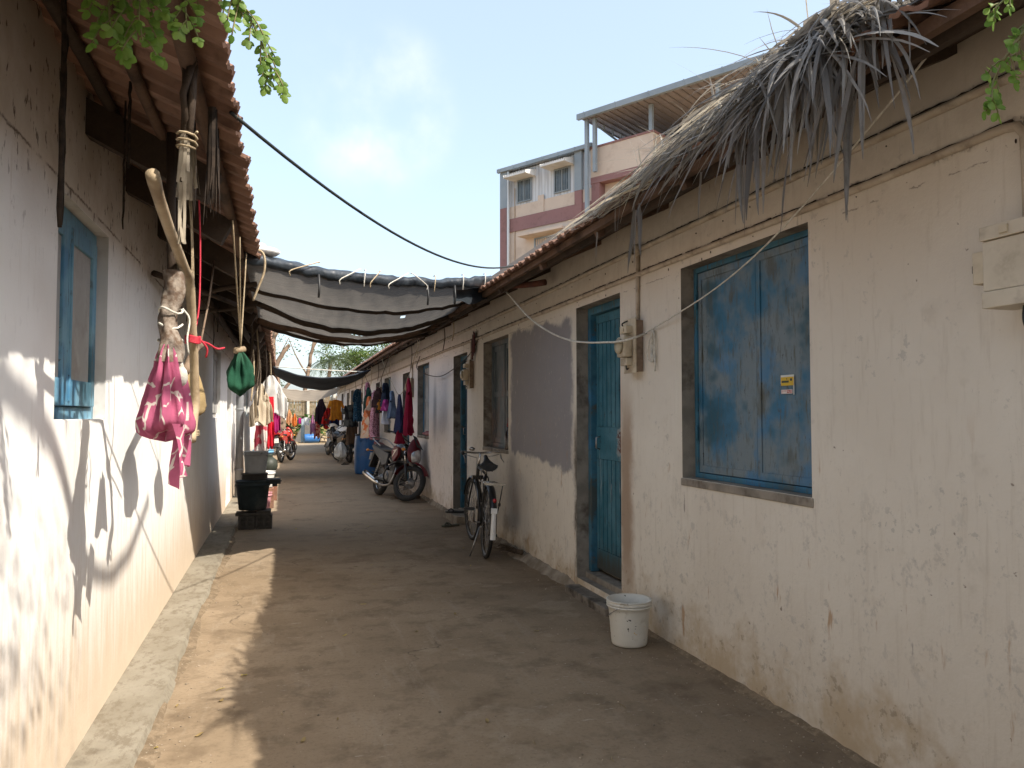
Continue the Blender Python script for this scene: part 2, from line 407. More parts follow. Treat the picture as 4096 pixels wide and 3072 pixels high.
WR = m_wall_right(); WL = m_wall_left(); LANE = m_lane()
BLUE = m_blue('faded_blue_paint'); BLUEF = m_blue('blue_frame_paint', (.022,.10,.155), (.05,.15,.21), .6)
TILE = m_tile()
SOOTWOOD = m_wood('sooty_wood', (.035,.025,.018), (.08,.055,.038))
BROWNWOOD = m_wood('brown_wood', (.085,.05,.032), (.17,.105,.07))
GREYWOOD = m_wood('grey_wood', (.16,.14,.12), (.27,.24,.21))
PALEWOOD = m_wood('peeled_branch_wood', (.36,.27,.165), (.50,.40,.27), .7, (.17,.115,.07))
BARK = m_wood('tree_bark', (.16,.11,.075), (.28,.20,.14))
CONC = mat('rough_cement', (.19,.155,.115), (.29,.25,.20), 7, .92, bump=.5, bs=30, dirt=(.13,.10,.07), damt=.7)
CONCD = mat('dark_cement_block', (.075,.068,.06), (.12,.11,.095), 9, .95, bump=.6, bs=30, dirt=(.035,.03,.026))
REVEAL = mat('grey_cement_reveal', (.19,.165,.135), (.28,.245,.20), 6, .92, bump=.4, bs=30, dirt=(.08,.06,.045), dscale=5, damt=.8)
RUBBER = mat('tyre_rubber', (.022,.022,.022), (.035,.033,.03), 12, .75)
BLACKM = mat('black_enamel', (.012,.012,.013), None, rough=.35, dirt=(.10,.075,.05), damt=.35, spec=.5)
BLACKP = mat('black_plastic', (.018,.018,.019), (.03,.029,.028), 8, .5, spec=.4)
CHROME = mat('worn_chrome', (.62,.61,.59), (.45,.43,.40), 14, .22, metal=1)
STEEL = mat('dull_steel', (.38,.37,.36), (.27,.26,.25), 10, .42, metal=1, dirt=(.10,.06,.03), damt=.5)
ENGINE = mat('engine_alloy', (.16,.155,.15), (.08,.078,.075), 12, .5, metal=.7)
REDP = mat('dark_red_paint', (.15,.007,.014), (.20,.010,.020), 5, .42, spec=.3, dirt=(.08,.04,.03), damt=.25)
REDB = mat('bright_red_paint', (.40,.035,.025), None, rough=.3, spec=.5, coat=.4)
WHITEP = mat('white_enamel', (.72,.71,.68), (.62,.60,.56), 6, .35, dirt=(.30,.24,.17), damt=.4)
LENS = mat('clear_headlight_lens', (.55,.56,.56), (.35,.36,.37), 12, .12, metal=.5)
REDLENS = mat('red_tail_lens', (.35,.012,.015), None, rough=.2, spec=.6)
SEATV = mat('black_seat_vinyl', (.02,.02,.021), (.032,.031,.03), 20, .5, bump=.2, bs=120)
PLATEW = mat('white_number_plate', (.68,.66,.60), None, rough=.5)
INK = mat('black_plate_paint', (.03,.03,.03), None, rough=.6)
WROPE = mat('white_nylon_rope', (.66,.63,.56), (.5,.47,.4), 40, .8, bump=.4, bs=200)
DROPE = mat('dark_rope', (.06,.045,.035), (.11,.085,.06), 40, .9)
TROPE = mat('tan_jute_rope', (.34,.26,.16), (.45,.36,.24), 40, .9, bump=.4, bs=200)
RROPE = mat('red_nylon_rope', (.45,.03,.05), (.55,.05,.07), 40, .7)
CABLE = mat('black_cable_sheath', (.025,.03,.028), None, rough=.5)
PVC = mat('painted_conduit', (.50,.43,.34), (.40,.33,.25), 6, .6, dirt=(.07,.05,.035), dscale=9, damt=.45)
GLASS = mat('dark_window_glass', (.05,.075,.09), (.09,.12,.14), 4, .12, spec=.6)
GREYPANE = mat('grey_painted_board', (.34,.33,.31), (.43,.42,.40), 5, .6, dirt=(.2,.17,.14), damt=.5)
DOORDARK = mat('dark_blue_door', (.014,.045,.075), (.022,.065,.10), 5, .5, dirt=(.012,.012,.014), damt=.6)
SHUT2 = mat('weathered_grey_blue_board', (.10,.125,.135), (.17,.185,.19), 5, .65, bump=.3, bs=30, dirt=(.24,.155,.115), dscale=3, damt=.75, stretch=(1,1,.5))
RUST = mat('rusty_primer', (.125,.03,.018), (.20,.06,.035), 15, .8, bump=.4, bs=60)
BARE = mat('scraped_bare_metal', (.34,.35,.34), (.22,.24,.25), 15, .55)
BEIGEBOX = mat('beige_enamel_box', (.52,.455,.35), (.58,.51,.40), 6, .5, dirt=(.20,.14,.09), dscale=9, damt=.45)
METERP = mat('cream_meter_case', (.50,.42,.30), (.58,.50,.37), 7, .45, dirt=(.16,.11,.07), damt=.6)
BROWNBOARD = mat('stained_meter_board', (.21,.145,.10), (.33,.25,.185), 7, .8, dirt=(.05,.035,.025), damt=.8)
SOOTSHADE = mat('soot_and_shade', (.018,.013,.010), (.04,.028,.02), 30, .95)
# ================================================================== SETTING
XR, XL = 2.28, -.79
t = NT('dry_earth'); p = t.pos(True)
c = t.mix(t.rg(t.noise(p, .35, 7, .65), .35, .65), (.22,.155,.085), (.30,.22,.12))
c = t.mix(t.ma('MULTIPLY', t.rg(t.noise(p, 3, 7, .7), .5, .7), .6), c, (.17,.12,.07))
t.set(col=c, rough=.95); t.bump(t.noise(p, 9, 8, .7), .6, .05); EARTH = t.m
def ground_z(x, y):
    k = max(0, min(1, (y-40.0)/9.0)); k = k*k*(3-2*k)
    return -.012 + .95*k + (.10*fbm(x*.7, y*.7) + .05*fbm(x*2.1, y*2.1, 3))*min(1, max(0, (y-39.7)/2))
ys = [-300,-60,-20,0,20,34,38] + [39 + .35*i for i in range(44)] + [56,60,70,90,130,200,400,900]
xs = [-900,-300,-100,-40,-15,-8] + [-4+.4*i for i in range(30)] + [9,12,16,25,50,120,350,900]
g = MB(); g.add([(x, y, ground_z(x, y)) for y in ys for x in xs],
    [(j*len(xs)+i, j*len(xs)+i+1, (j+1)*len(xs)+i+1, (j+1)*len(xs)+i) for j in range(len(ys)-1) for i in range(len(xs)-1)], True)
tag(g.build('ground', EARTH), kind='structure')
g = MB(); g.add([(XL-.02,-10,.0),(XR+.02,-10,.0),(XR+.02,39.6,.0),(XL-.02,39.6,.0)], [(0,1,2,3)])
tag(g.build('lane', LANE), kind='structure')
# low cement plinth along the white wall, its lip wandering a little
g = MB()
yy = [-9 + .25*i for i in range(156)]
prof = lambda y: [(XL-.01,.045),(XL+.235+.022*fbm(y*.8),.040),(XL+.255+.028*fbm(y*.8)+.012*fbm(y*5),.0)]
vs = []; 
for y in yy: vs += [(a, y, b) for a, b in prof(y)]
g.add(vs, [(i*3+k, i*3+k+1, (i+1)*3+k+1, (i+1)*3+k) for i in range(len(yy)-1) for k in range(2)])
t = NT('plinth_cement'); p = t.pos(True)
c = t.mix(t.rg(t.noise(p, 2.5, 6, .65), .35, .65), (.285,.255,.20), (.235,.205,.155))
c = t.mix(t.ma('MULTIPLY', t.rg(t.noise(t.mapv(p, (2,1,1)), 9, 7, .75), .45, .65), .8), c, (.17,.14,.10))
t.set(col=c, rough=.92); t.bump(t.noise(p, 40, 6, .7), .4, .008)
tag(g.build('footpath', t.m), kind='structure')
# blown soil gathered along the wall feet
def drift(xw, sg, y0, y1, step, seed, zb=.0):
    m = MB(); n = int((y1-y0)/step); vs = []
    for i in range(n+1):
        y = y0+i*step; w = max(.012, .045+.06*fbm(y*1.3, seed)+.035*fbm(y*7, seed+3)); h = max(.004, .014+.016*fbm(y*2.1, seed+1)+.008*fbm(y*15, seed))
        vs += [(xw-sg*.01, y, zb+h*1.25), (xw+sg*w*.35, y, zb+h*.8), (xw+sg*w, y, zb-.002)]
    m.add(vs, [(i*3+k, (i+1)*3+k, (i+1)*3+k+1, i*3+k+1) for i in range(n) for k in range(2)], True)
    return m
t = NT('loose_soil'); p = t.pos(True); c = t.mix(t.rg(t.noise(p, 14, 6, .7), .4, .62), (.17,.125,.08), (.26,.195,.128)); c = t.mix(t.rg(t.noise(p, 60, 3), .64, .70), c, (.36,.30,.22)); t.set(col=c, rough=.95); t.bump(t.noise(p, 55, 5, .7), .8, .012); SOIL = t.m
tag(drift(XR, -1, -7, 5.0, .04, 2).build('soil', SOIL), kind='structure')
tag(drift(XL+.25, 1, -8, 30, .06, 7).build('soil', SOIL), kind='structure')
tag(drift(XR, -1, 12.8, 34, .07, 11).build('soil', SOIL), kind='structure')
m = MB(); rq = random.Random(31)
for i in range(1500):
    k = rq.random(); y = 2.6+14*k**1.8; x = rq.uniform(-.5, 2.2) if rq.random() < .6 else (XR-abs(rq.gauss(0,.16))-.01 if rq.random() < .6 else XL+.27+abs(rq.gauss(0,.12)))
    s = rq.uniform(.002,.0055)*(1.6 if rq.random() < .06 else 1); m.rv = rq.random()
    m.ellipsoid((x,y,s*.4), (s,s*rq.uniform(.6,1),s*.7), 5, 4, Matrix.Rotation(rq.uniform(0,3),4,'Z'))
m.sm = [False]*len(m.sm)
tag(m.build('grit', mat('lane_grit', (.20,.155,.11), (.36,.30,.23), 300, .95, var=.4), fixn=False), 'fine grit and tiny pebbles scattered over the lane', 'grit', kind='stuff')
# crumbling cement skirting along the foot of the long wall
g = MB(); n = 150; vs = []
for i in range(n):
    y = 5.86 + i*.048
    w = (.06 + .09*abs(fbm(y*1.7, 2)) + .05*fbm(y*9, 5)) * min(1, i/6) * (1 if y < 9.6 else .45)
    h = .030 + .025*fbm(y*6, 1) + .012*fbm(y*23, 3)
    vs += [(XR+.01, y, h+.05), (XR-w*.55, y, h), (XR-w, y, -.003)]
g.add(vs, [(i*3+k, (i+1)*3+k, (i+1)*3+k+1, i*3+k+1) for i in range(n-1) for k in range(2)])
tag(g.build('kerb', CONC), kind='structure')

# ================================================================== ROW HOUSES
def wall_with_openings(m, x, dirx, ops, y0, y1, z0, z1, reveal):
    ycut = sorted({y0, y1} | {o[0] for o in ops} | {o[1] for o in ops})
    zcut = sorted({z0, z1} | {o[2] for o in ops} | {o[3] for o in ops})
    for a, b in zip(ycut, ycut[1:]):
        for c, d in zip(zcut, zcut[1:]):
            ym, zm = (a+b)/2, (c+d)/2
            if any(o[0] < ym < o[1] and o[2] < zm < o[3] for o in ops): continue
            m.add([(x,a,c),(x,b,c),(x,b,d),(x,a,d)], [(0,1,2,3)])
    for (a, b, c, d) in ops:
        xx = x + dirx*.22; reveal.append(MB()); R_ = reveal[-1]
        R_.add([(x,a,c),(xx,a,c),(xx,a,d),(x,a,d)], [(0,1,2,3)])
        R_.add([(x,b,c),(xx,b,c),(xx,b,d),(x,b,d)], [(0,1,2,3)])
        R_.add([(x,a,d),(xx,a,d),(xx,b,d),(x,b,d)], [(0,1,2,3)])
        R_.add([(x,a,c),(xx,a,c),(xx,b,c),(x,b,c)], [(0,1,2,3)])
        R_.add([(xx,a,c),(xx,b,c),(xx,b,d),(xx,a,d)], [(0,1,2,3)])

def tile_roof(parent, xe, ze, sg, y0, y1, k=.51, courses=6, seed=1):
    rnd = random.Random(seed); m = MB(); P = .145; npt = 7
    ncol = int((y1-y0)/P); dy = P/npt; cs = 1/math.sqrt(1+k*k); sn = k*cs
    def wave(u): return .034*(u-.5) - (.034*(u-.86)/.14 if u > .86 else 0) + .006*math.cos(4*PI*u)
    for j in range(courses):
        for i in range(ncol):
            rv = rnd.random(); e = rnd.uniform(-.014,.014); lf = rnd.uniform(-.006,.008)
            vs = []
            for q in range(npt+1):
                y = y0 + (i + q/npt)*P; w = wave(q/npt) + lf*(1-abs(2*q/npt-1))
                sagz = .025*fbm(y*.25, seed)
                for (s, o) in ((j*.32-.02+e, .034), ((j+1)*.32+.03, .0)):
                    for th in (.016, 0):
                        h = w + o + th
                        vs.append((xe + sg*(s*cs - h*sn), y, ze + s*sn + h*cs - .03 + sagz))
            fs = []
            for q in range(npt):
                a, b = q*4, q*4+4
                fs += [(a,b,b+2,a+2), (a+1,a+3,b+3,b+1), (a,a+1,b+1,b)]
            fs += [(0,2,3,1), (npt*4,npt*4+1,npt*4+3,npt*4+2)]
            m.rv = rv; m.add(vs, fs, False)
    m.rv = None
    s0 = courses*.32-.1; xa = xe+sg*s0*cs; za = ze+s0*sn; xb = xe+sg*3.0; zb = ze+3.0*k
    xc = xb+sg*3.3; zc = ze
    for th in (0, -.03):
        m.add([(xa,y0,za+th),(xa,y1,za+th),(xb,y1,zb+th),(xb,y0,zb+th)], [(0,1,2,3)])
        m.add([(xb,y0,zb+th),(xb,y1,zb+th),(xc,y1,zc+th),(xc,y0,zc+th)], [(0,1,2,3)])
    m.build('roof', TILE, parent, world=True, fixn=False)

# ---------------------------------------------------- long cream house on the right
RH = thing('row_house', 'long cream plastered row house with blue metal shutters and planked blue doors', 'house', (XR, 0, 0))
ZE = 2.57
r_open = []
wins = [(2.94,4.11,1.03,2.28),(7.80,8.86,1.03,2.26),(12.42,13.54,1.05,2.27),(17.1,18.2,1.04,2.26),(21.8,22.9,1.04,2.26),(26.4,27.5,1.04,2.26),(31.0,32.1,1.04,2.26),(-1.8,-.7,1.03,2.27)]
doors = [(4.98,5.83,.10,2.27),(9.70,10.54,.07,2.22),(14.45,15.3,.07,2.22),(19.1,19.95,.07,2.22),(23.8,24.65,.07,2.22),(28.4,29.25,.07,2.22)]
m = MB(); rv = []
wall_with_openings(m, XR, 1, wins+doors, -7, 35, -.02, 3.0, rv)
m.bx(XR+.005, XR+4.9, 35-.22, 35, 0, 3.0); m.bx(XR+.005, XR+4.9, -7, -6.8, 0, 3.0); m.bx(XR+4.7, XR+4.9, -6.8, 34.78, 0, 3.0)
m.build('wall', WR, RH, world=True, fixn=False)
for q in rv: q.build('wall_reveal', REVEAL, RH, world=True, fixn=False)
tile_roof(RH, 1.76, ZE, 1, -7, 35, seed=3)
for (z, nm) in ((2.505, 0), (2.34, 1)):
    m = MB()
    if nm == 0: pts = [(XR-.012, y, z+.008*fbm(y*.5, 9)) for y in [-6.5+.5*i for i in range(82)]]
    else: pts = [(XR-.012, y, z+.008*fbm(y*.5, 4)) for y in [34-.5*i for i in range(64)]] + [(XR-.012,1.93,2.345),(XR-.012,1.885,2.335),(XR-.012,1.86,2.30),(XR-.012,1.855,2.2),(XR-.012,1.855,1.98)]
    m.tube(pts, .017, 8)
    m.build('conduit_pipe', PVC, RH, world=True)
m = MB()
m.lathe([(.028,-.02),(.045,-.015),(.045,.015),(.028,.02)], (XR-.03,4.66,2.50), 14, (1,0,0))
m.tube([(XR-.014,4.66,2.47),(XR-.014,4.67,2.2),(XR-.014,4.672,1.98)], .014, 8); m.build('conduit_drop', PVC, RH, world=True)
for yd in (9.42, 14.02, 18.72, 23.4, 28.0):
    m = MB(); m.tube([(XR-.014,yd,2.34),(XR-.014,yd+.01,2.0)], .012, 7); m.build('conduit_drop', PVC, RH, world=True)
for zb in (2.505, 2.34):
    m = MB(); rq = random.Random(int(zb*1000)); yq = 1.9
    while yq < 14:
        L = rq.uniform(.05,.5); nseg = max(3, int(L/.03))
        m.tube([(XR-.014+rq.uniform(-.003,.003), yq+L*i/nseg, zb+.017+.008*fbm((yq+L*i/nseg)*.5, 9 if zb > 2.4 else 4)+rq.uniform(-.002,.003)) for i in range(nseg+1)], [rq.uniform(.002,.0075) for i in range(nseg+1)], 5)
        if rq.random() < .5: m.ellipsoid((XR-.001, yq+rq.uniform(0,L), zb-.02-rq.uniform(0,.04)), (.004,rq.uniform(.002,.006),rq.uniform(.003,.010)), 7, 5)
        yq += L+rq.uniform(-.02,.10)
    o_ = m.build('soot_crust', SOOTSHADE, RH, world=True); o_['kind'] = 'stuff'
# eave timbers
m = MB()
for a in range(-7, 35, 3):
    j = U(-.012,.012)
    m.beam((1.80,a,2.528+j),(1.80,a+2.995,2.528+U(-.008,.008)),.035,.045)
m.build('eave_board', BROWNWOOD, RH, world=True)
m = MB(); m.beam((1.86,-7,2.53),(1.86,35,2.525),.03,.075); m.build('eave_batten', SOOTWOOD, RH, world=True)
m = MB(); m.add([(1.876,-7,2.575),(1.876,35,2.575),(2.30,35,2.775),(2.30,-7,2.775)], [(0,1,2,3)]); m.build('shade_soffit', SOOTSHADE, RH, world=True)  # sheet added under the tiles, coloured black to paint in eave shade
m = MB(); m.beam((2.21,-7,2.76),(2.21,35,2.76),.08,.12); m.build('wall_plate', SOOTWOOD, RH, world=True)
y = -6.4
while y < 34.6:
    m = MB(); yo = U(-.04,.04)
    m.beam((1.80,y+yo,2.505),(2.30,y+yo,2.735),.05,.075); m.build('rafter', SOOTWOOD if random.random() < .6 else BROWNWOOD, RH, world=True)
    y += 1.07

def metal_shutter_window(o, two=True):
    y0, y1, z0, z1 = o; x = XR+.085
    f = MB(); w = .03
    f.bx(x,x+.05,y0,y0+w,z0,z1); f.bx(x,x+.05,y1-w,y1,z0,z1); f.bx(x,x+.05,y0+w,y1-w,z0,z0+w); f.bx(x,x+.05,y0+w,y1-w,z1-w,z1)
    fr = f.build('window', BLUEF, RH, world=True, bevel=.004)
    ymid = y0 + (y1-y0)*.47
    for a, b, dx in ((y0+w+.004, ymid-.004, .014), (ymid+.004, y1-w-.004, .018)):
        s = MB()
        s.bx(x+dx, x+dx+.012, a, b, z0+w+.004, z1-w-.004)
        # folded rim
        for (c, d, e, g2) in ((a, a+.035, z0+w+.004, z1-w-.004), (b-.035, b, z0+w+.004, z1-w-.004), (a+.035, b-.035, z0+w+.004, z0+w+.045), (a+.035, b-.035, z1-w-.045, z1-w-.004)):
            s.bx(x+dx-.007, x+dx-.0005, c, d, e, g2)
        s.build('shutter', BLUE, fr, world=True, bevel=.002)
    for zz in (z0+.22, z1-.25):
        h = MB(); h.cyl((x-.004, y1-w-.002, zz), (x-.004, y1-w-.002, zz+.09), .008, n=8)
        h.build('hinge', BLUEF, fr, world=True)
    s = MB(); s.bx(XR-.006, x-.002, y0-.01, y1+.012, z0-.045, z0-.002); s.build('sill', REVEAL, fr, world=True, bevel=.006)
    return fr
metal_shutter_window(wins[0]); metal_shutter_window(wins[-1])

def board_window(o, frm, panm, ajar=0):
    y0, y1, z0, z1 = o; x = XR+.10; w = .05
    f = MB()
    f.bx(x,x+.06,y0,y0+w,z0,z1); f.bx(x,x+.06,y1-w,y1,z0,z1); f.bx(x,x+.06,y0+w,y1-w,z0,z0+w); f.bx(x,x+.06,y0+w,y1-w,z1-w,z1)
    ym = (y0+y1)/2; f.bx(x+.002,x+.05,ym-.022,ym+.022,z0+w,z1-w)
    fr = f.build('window', frm, RH, world=True, bevel=.004)
    for a, b in ((y0+w+.003, ym-.025), (ym+.025, y1-w-.003)):
        s = MB(); s.bx(x+.03, x+.045, a, b, z0+w+.003, z1-w-.003)
        s.bx(x+.016, x+.0295, a, a+.05, z0+w+.003, z1-w-.003); s.bx(x+.016, x+.0295, b-.05, b, z0+w+.003, z1-w-.003)
        for c in (z0+w+.003, (z0+z1)/2-.03, z1-w-.063): s.bx(x+.016, x+.0295, a+.05, b-.05, c, c+.06)
        s.build('shutter', panm, fr, world=True, bevel=.002)
    s = MB(); s.bx(XR-.008, x-.002, y0-.008, y1+.008, z0-.04, z0-.002); s.build('sill', REVEAL, fr, world=True, bevel=.006)
    return fr
for i, o in enumerate(wins[1:-1]): board_window(o, SHUT2 if i == 0 else BLUEF, SHUT2 if i == 0 else GREYPANE)

# planked door with its scraped, rusted lock rail
t = NT('planked_door_paint'); p = t.pos(True); x_, y_, z_ = t.xyz(p)
cl = t.noise(p, 4, 5, .6); st = t.noise(t.mapv(p, (1,6,.8)), 6, 7, .75)
c = t.mix(t.rg(cl, .38, .64), (.026,.12,.165), (.055,.165,.215))
c = t.mix(t.ma('MULTIPLY', t.rg(st, .54, .7), .6), c, (.05,.06,.055))
c = t.mix(t.ma('MULTIPLY', t.rg(t.noise(t.mapv(p, (1,2,1)), 20, 7, .8), .60, .66), .85), c, (.035,.028,.022))
c = t.mix(t.rg(t.ma('ADD', z_, t.ma('MULTIPLY', st, .4)), .62, .40), c, (.045,.05,.045))
wob = t.ma('MULTIPLY', t.ma('SUBTRACT', t.noise(p, 11, 6, .7), .5), .22)
sc = t.ma('MULTIPLY', t.band(t.ma('ADD', z_, wob), 1.08, 1.29, .02), t.band(t.ma('ADD', y_, wob), 4.9, 5.36, .02))
c = t.mix(t.ma('MULTIPLY', sc, .7), c, (.30,.32,.31))
ru = t.ma('MULTIPLY', t.band(t.ma('ADD', z_, t.ma('MULTIPLY', wob, 1.3)), 1.10, 1.25, .012), t.band(t.ma('ADD', y_, t.ma('MULTIPLY', wob, 1.6)), 4.95, 5.33, .02))
c = t.mix(ru, c, (.085,.022,.016))
drp = t.ma('MULTIPLY', t.rg(t.noise(t.mapv(p, (1,9,.5)), 4, 6, .7), .58, .64), t.band(z_, .75, 1.12, .1))
c = t.mix(t.ma('MULTIPLY', drp, .8), c, (.30,.33,.33))
t.set(col=c, rough=.6, spec=.35); t.bump(t.noise(p, 40, 5, .7), .3, .004); DOORP = t.m
def planked_door(o, leafm, frm, rails=True):
    y0, y1, z0, z1 = o; x = XR+.10; w = .06
    f = MB(); f.bx(x,x+.075,y0,y0+w,z0+.05,z1); f.bx(x,x+.075,y1-w,y1,z0+.05,z1); f.bx(x,x+.075,y0+w,y1-w,z1-w,z1)
    fr = f.build('door', frm, RH, world=True, bevel=.006)
    l = MB(); xa = x+.055; a, b = y0+w+.004, y1-w-.004; n = 8; bw = (b-a-.08)/n; zt = z1-w-.004
    l.bx(xa+.014, xa+.04, a, b, z0+.08, zt)
    def planks(c, d):
        for i in range(n):
            q = a+.04+i*bw; l.bx(xa-.004, xa+.0135, q+.007, q+bw-.007, c, d)
    planks(1.31, zt-.07); planks(.34, 1.05)
    for (c, d) in ((zt-.068, zt), (1.052, 1.308), (z0+.08, .338)): l.bx(xa-.008, xa+.0135, a, b, c, d)
    l.bx(xa-.006, xa+.0135, a, a+.038, .34, 1.05); l.bx(xa-.006, xa+.0135, b-.038, b, .34, 1.05)
    l.bx(xa-.006, xa+.0135, a, a+.038, 1.31, zt-.07); l.bx(xa-.006, xa+.0135, b-.038, b, 1.31, zt-.07)
    l.build('door_leaf', leafm, fr, world=True, bevel=.002)
    h = MB(); h.tube([(xa-.012,b-.07,1.13),(xa-.04,b-.07,1.14),(xa-.04,b-.07,1.22),(xa-.012,b-.07,1.23)], .007, 8); h.build('handle', STEEL, fr, world=True)
    s = MB(); s.bx(x-.03, x+.10, y0+.004, y1-.004, z0-.08, z0+.045); s.build('threshold', REVEAL, fr, world=True, bevel=.008)
    return fr
planked_door(doors[0], DOORP, BLUEF)
for o in doors[1:]: planked_door(o, DOORDARK, BLUEF)
def step(y0, y1, x0, h, m_):
    s = MB(); s.bx(x0, XR+.12, y0, y1, -.02, h)
    s.build('door_step', m_, RH, world=True, bevel=.012)
step(5.0, 5.80, 2.16, .055, mat('worn_dark_step', (.13,.11,.09), (.22,.19,.155), 9, .9, bump=.5, dirt=(.04,.032,.025), damt=.9))
step(9.68, 10.56, 2.14, .10, CONC)
for d in doors[2:]: step(d[0], d[1], 2.17, .07, CONC)

# ---------------------------------------------------- white house on the left
LH = thing('row_house', 'low white plastered row house with a sagging clay tile eave and sooty rafters', 'house', (XL, 0, 0))
lw = [(3.12,3.95,1.38,2.23),(9.6,10.72,1.37,2.22),(18.0,19.0,1.37,2.2),(-1.5,-.6,1.38,2.22)]
ld = [(12.0,12.95,.06,2.05),(23.2,24.1,.06,2.05)]
m = MB(); rv = []
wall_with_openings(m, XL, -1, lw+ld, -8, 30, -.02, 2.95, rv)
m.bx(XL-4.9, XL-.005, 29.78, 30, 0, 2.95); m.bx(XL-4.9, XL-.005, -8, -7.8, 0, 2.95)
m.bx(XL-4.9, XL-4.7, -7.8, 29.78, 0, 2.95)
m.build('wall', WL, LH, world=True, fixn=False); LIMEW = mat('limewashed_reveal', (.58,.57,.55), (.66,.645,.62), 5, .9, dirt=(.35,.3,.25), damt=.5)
for q in rv: q.build('wall_reveal', LIMEW, LH, world=True, fixn=False)
tile_roof(LH, -.20, 2.48, -1, -8, 30, seed=8, courses=7)
def zl(x): return 2.47 + .51*(-.18 - x)
for y in [-7.3,-6.3,-5.3,-4.3,-3.3,-2.3,-1.3,-.3,.7,1.65,3.50,4.38,5.38,6.33]+[7.28+.95*k for k in range(24)]:
    m = MB(); yo = U(-.05,.05)
    m.beam((-.27+U(-.03,.02), y+yo, zl(-.27)-.145), (-1.5, y+yo+U(-.04,.04), zl(-1.5)-.145), .08, .135)
    m.build('rafter', SOOTWOOD, LH, world=True)
for xx, r0 in ((-.285,.026),(-.50,.022),(-.70,.024)):
    m = MB(); m.tube([(xx+.012*fbm(i*.6, xx*9), -7.8+.6*i, zl(xx)-.062+.006*fbm(i*.9, 3)) for i in range(63)], [r0*(1+.15*fbm(i*.7, 5)) for i in range(63)], 7)
    m.build('roof_batten', SOOTWOOD if xx < -.6 else BROWNWOOD, LH, world=True)
BLUEL = m_blue('sky_blue_window_paint', (.11,.27,.40), (.19,.36,.46), .4)
for i, o in enumerate(lw):
    y0, y1, z0, z1 = o; x = XL-.050; w = .055
    f = MB(); f.bx(x-.06,x,y0,y0+w,z0,z1); f.bx(x-.06,x,y1-w,y1,z0,z1); f.bx(x-.06,x,y0+w,y1-w,z0,z0+w); f.bx(x-.06,x,y0+w,y1-w,z1-w,z1)
    fm = BLUEL if i != 1 else GREYPANE
    fr = f.build('window', fm, LH, world=True, bevel=.004)
    ym = y0+.36*(y1-y0)
    for a, b in ((y0+w+.003, ym-.003), (ym+.003, y1-w-.003)):
        c_ = MB(); xa = x+.016; u = .07
        c_.bx(xa-.03,xa,a,a+u,z0+w+.003,z1-w-.003); c_.bx(xa-.03,xa,b-u,b,z0+w+.003,z1-w-.003)
        c_.bx(xa-.03,xa,a+u,b-u,z0+w+.003,z0+w+.11); c_.bx(xa-.03,xa,a+u,b-u,z1-w-.075,z1-w-.003)
        c_.bx(xa-.006,xa+.008,a+.02,a+.032,z0+w+.02,z1-w-.02)
        c_.build('casement', fm, fr, world=True, bevel=.004)
        q = MB(); q.bx(xa-.022,xa-.012,a+u,b-u,z0+w+.11,z1-w-.075); q.build('pane', GREYPANE, fr, world=True)
    s = MB(); s.bx(x-.05, XL-.004, y0+.002, y1-.002, z0-.03, z0+.004); s.build('sill', WL, fr, world=True, bevel=.008)
for o in ld:
    y0, y1, z0, z1 = o; x = XL-.06
    f = MB(); w = .06; f.bx(x-.07,x,y0,y0+w,z0,z1); f.bx(x-.07,x,y1-w,y1,z0,z1); f.bx(x-.07,x,y0+w,y1-w,z1-w,z1)
    fr = f.build('door', mat('pale_grey_door_paint', (.56,.56,.56), (.62,.62,.61), 4, .6, dirt=(.4,.36,.3), damt=.4), LH, world=True, bevel=.004)
    l = MB(); a, b = y0+w+.003, y1-w-.003; l.bx(x-.05,x-.03,a,b,z0+.01,z1-w-.003)
    for c_, d_ in ((z0+.1,.9),(1.0,1.9)):
        l.bx(x-.0295,x-.018,a+.1,(a+b)/2-.03,c_,d_); l.bx(x-.0295,x-.018,(a+b)/2+.03,b-.1,c_,d_)
    l.build('door_leaf', mat('white_door_paint', (.66,.66,.66), (.7,.7,.69), 4, .55, dirt=(.45,.4,.34), damt=.4), fr, world=True, bevel=.003)
    h = MB(); h.lathe([(.0,0),(.014,.0),(.014,.02),(.02,.03),(.0,.04)], (x-.018,a+.05,1.0), 10, (1,0,0)); h.build('handle', STEEL, fr, world=True)
m = MB(); m.tube([(XL+.10,13.55,.0),(XL+.10,13.55,2.25),(XL+.02,13.55,2.45)], .062, 14)
for zz in (.5,1.5): m.lathe([(.066,-.02),(.07,-.015),(.07,.015),(.066,.02)], (XL+.10,13.55,zz), 14)
m.build('downpipe', mat('grey_pvc_pipe', (.20,.21,.225), (.25,.26,.275), 4, .45, dirt=(.2,.18,.15), damt=.4), LH, world=True)
m = MB()
for a, b, r in (((-.60,6.1,2.30),(-.20,5.9,2.36),.02),((-.72,6.6,2.22),(-.22,6.5,2.28),.016),((-.75,5.0,2.25),(-.3,7.4,2.36),.02),((-.66,7.0,2.42),(-.62,12.0,2.40),.035),((-.45,7.2,2.36),(-.40,11.4,2.35),.03)):
    q = MB(); q.tube(smooth_pts([a, Vector(a).lerp(Vector(b), .5)+Vector((0,0,U(-.03,.03))), b], 4), r, 7)
    tag(q.build('stored_pole', SOOTWOOD, world=True, loc=a), 'sooty wooden pole lying under the left tile eave among the rafters', 'pole', 'poles kept under the left eave')

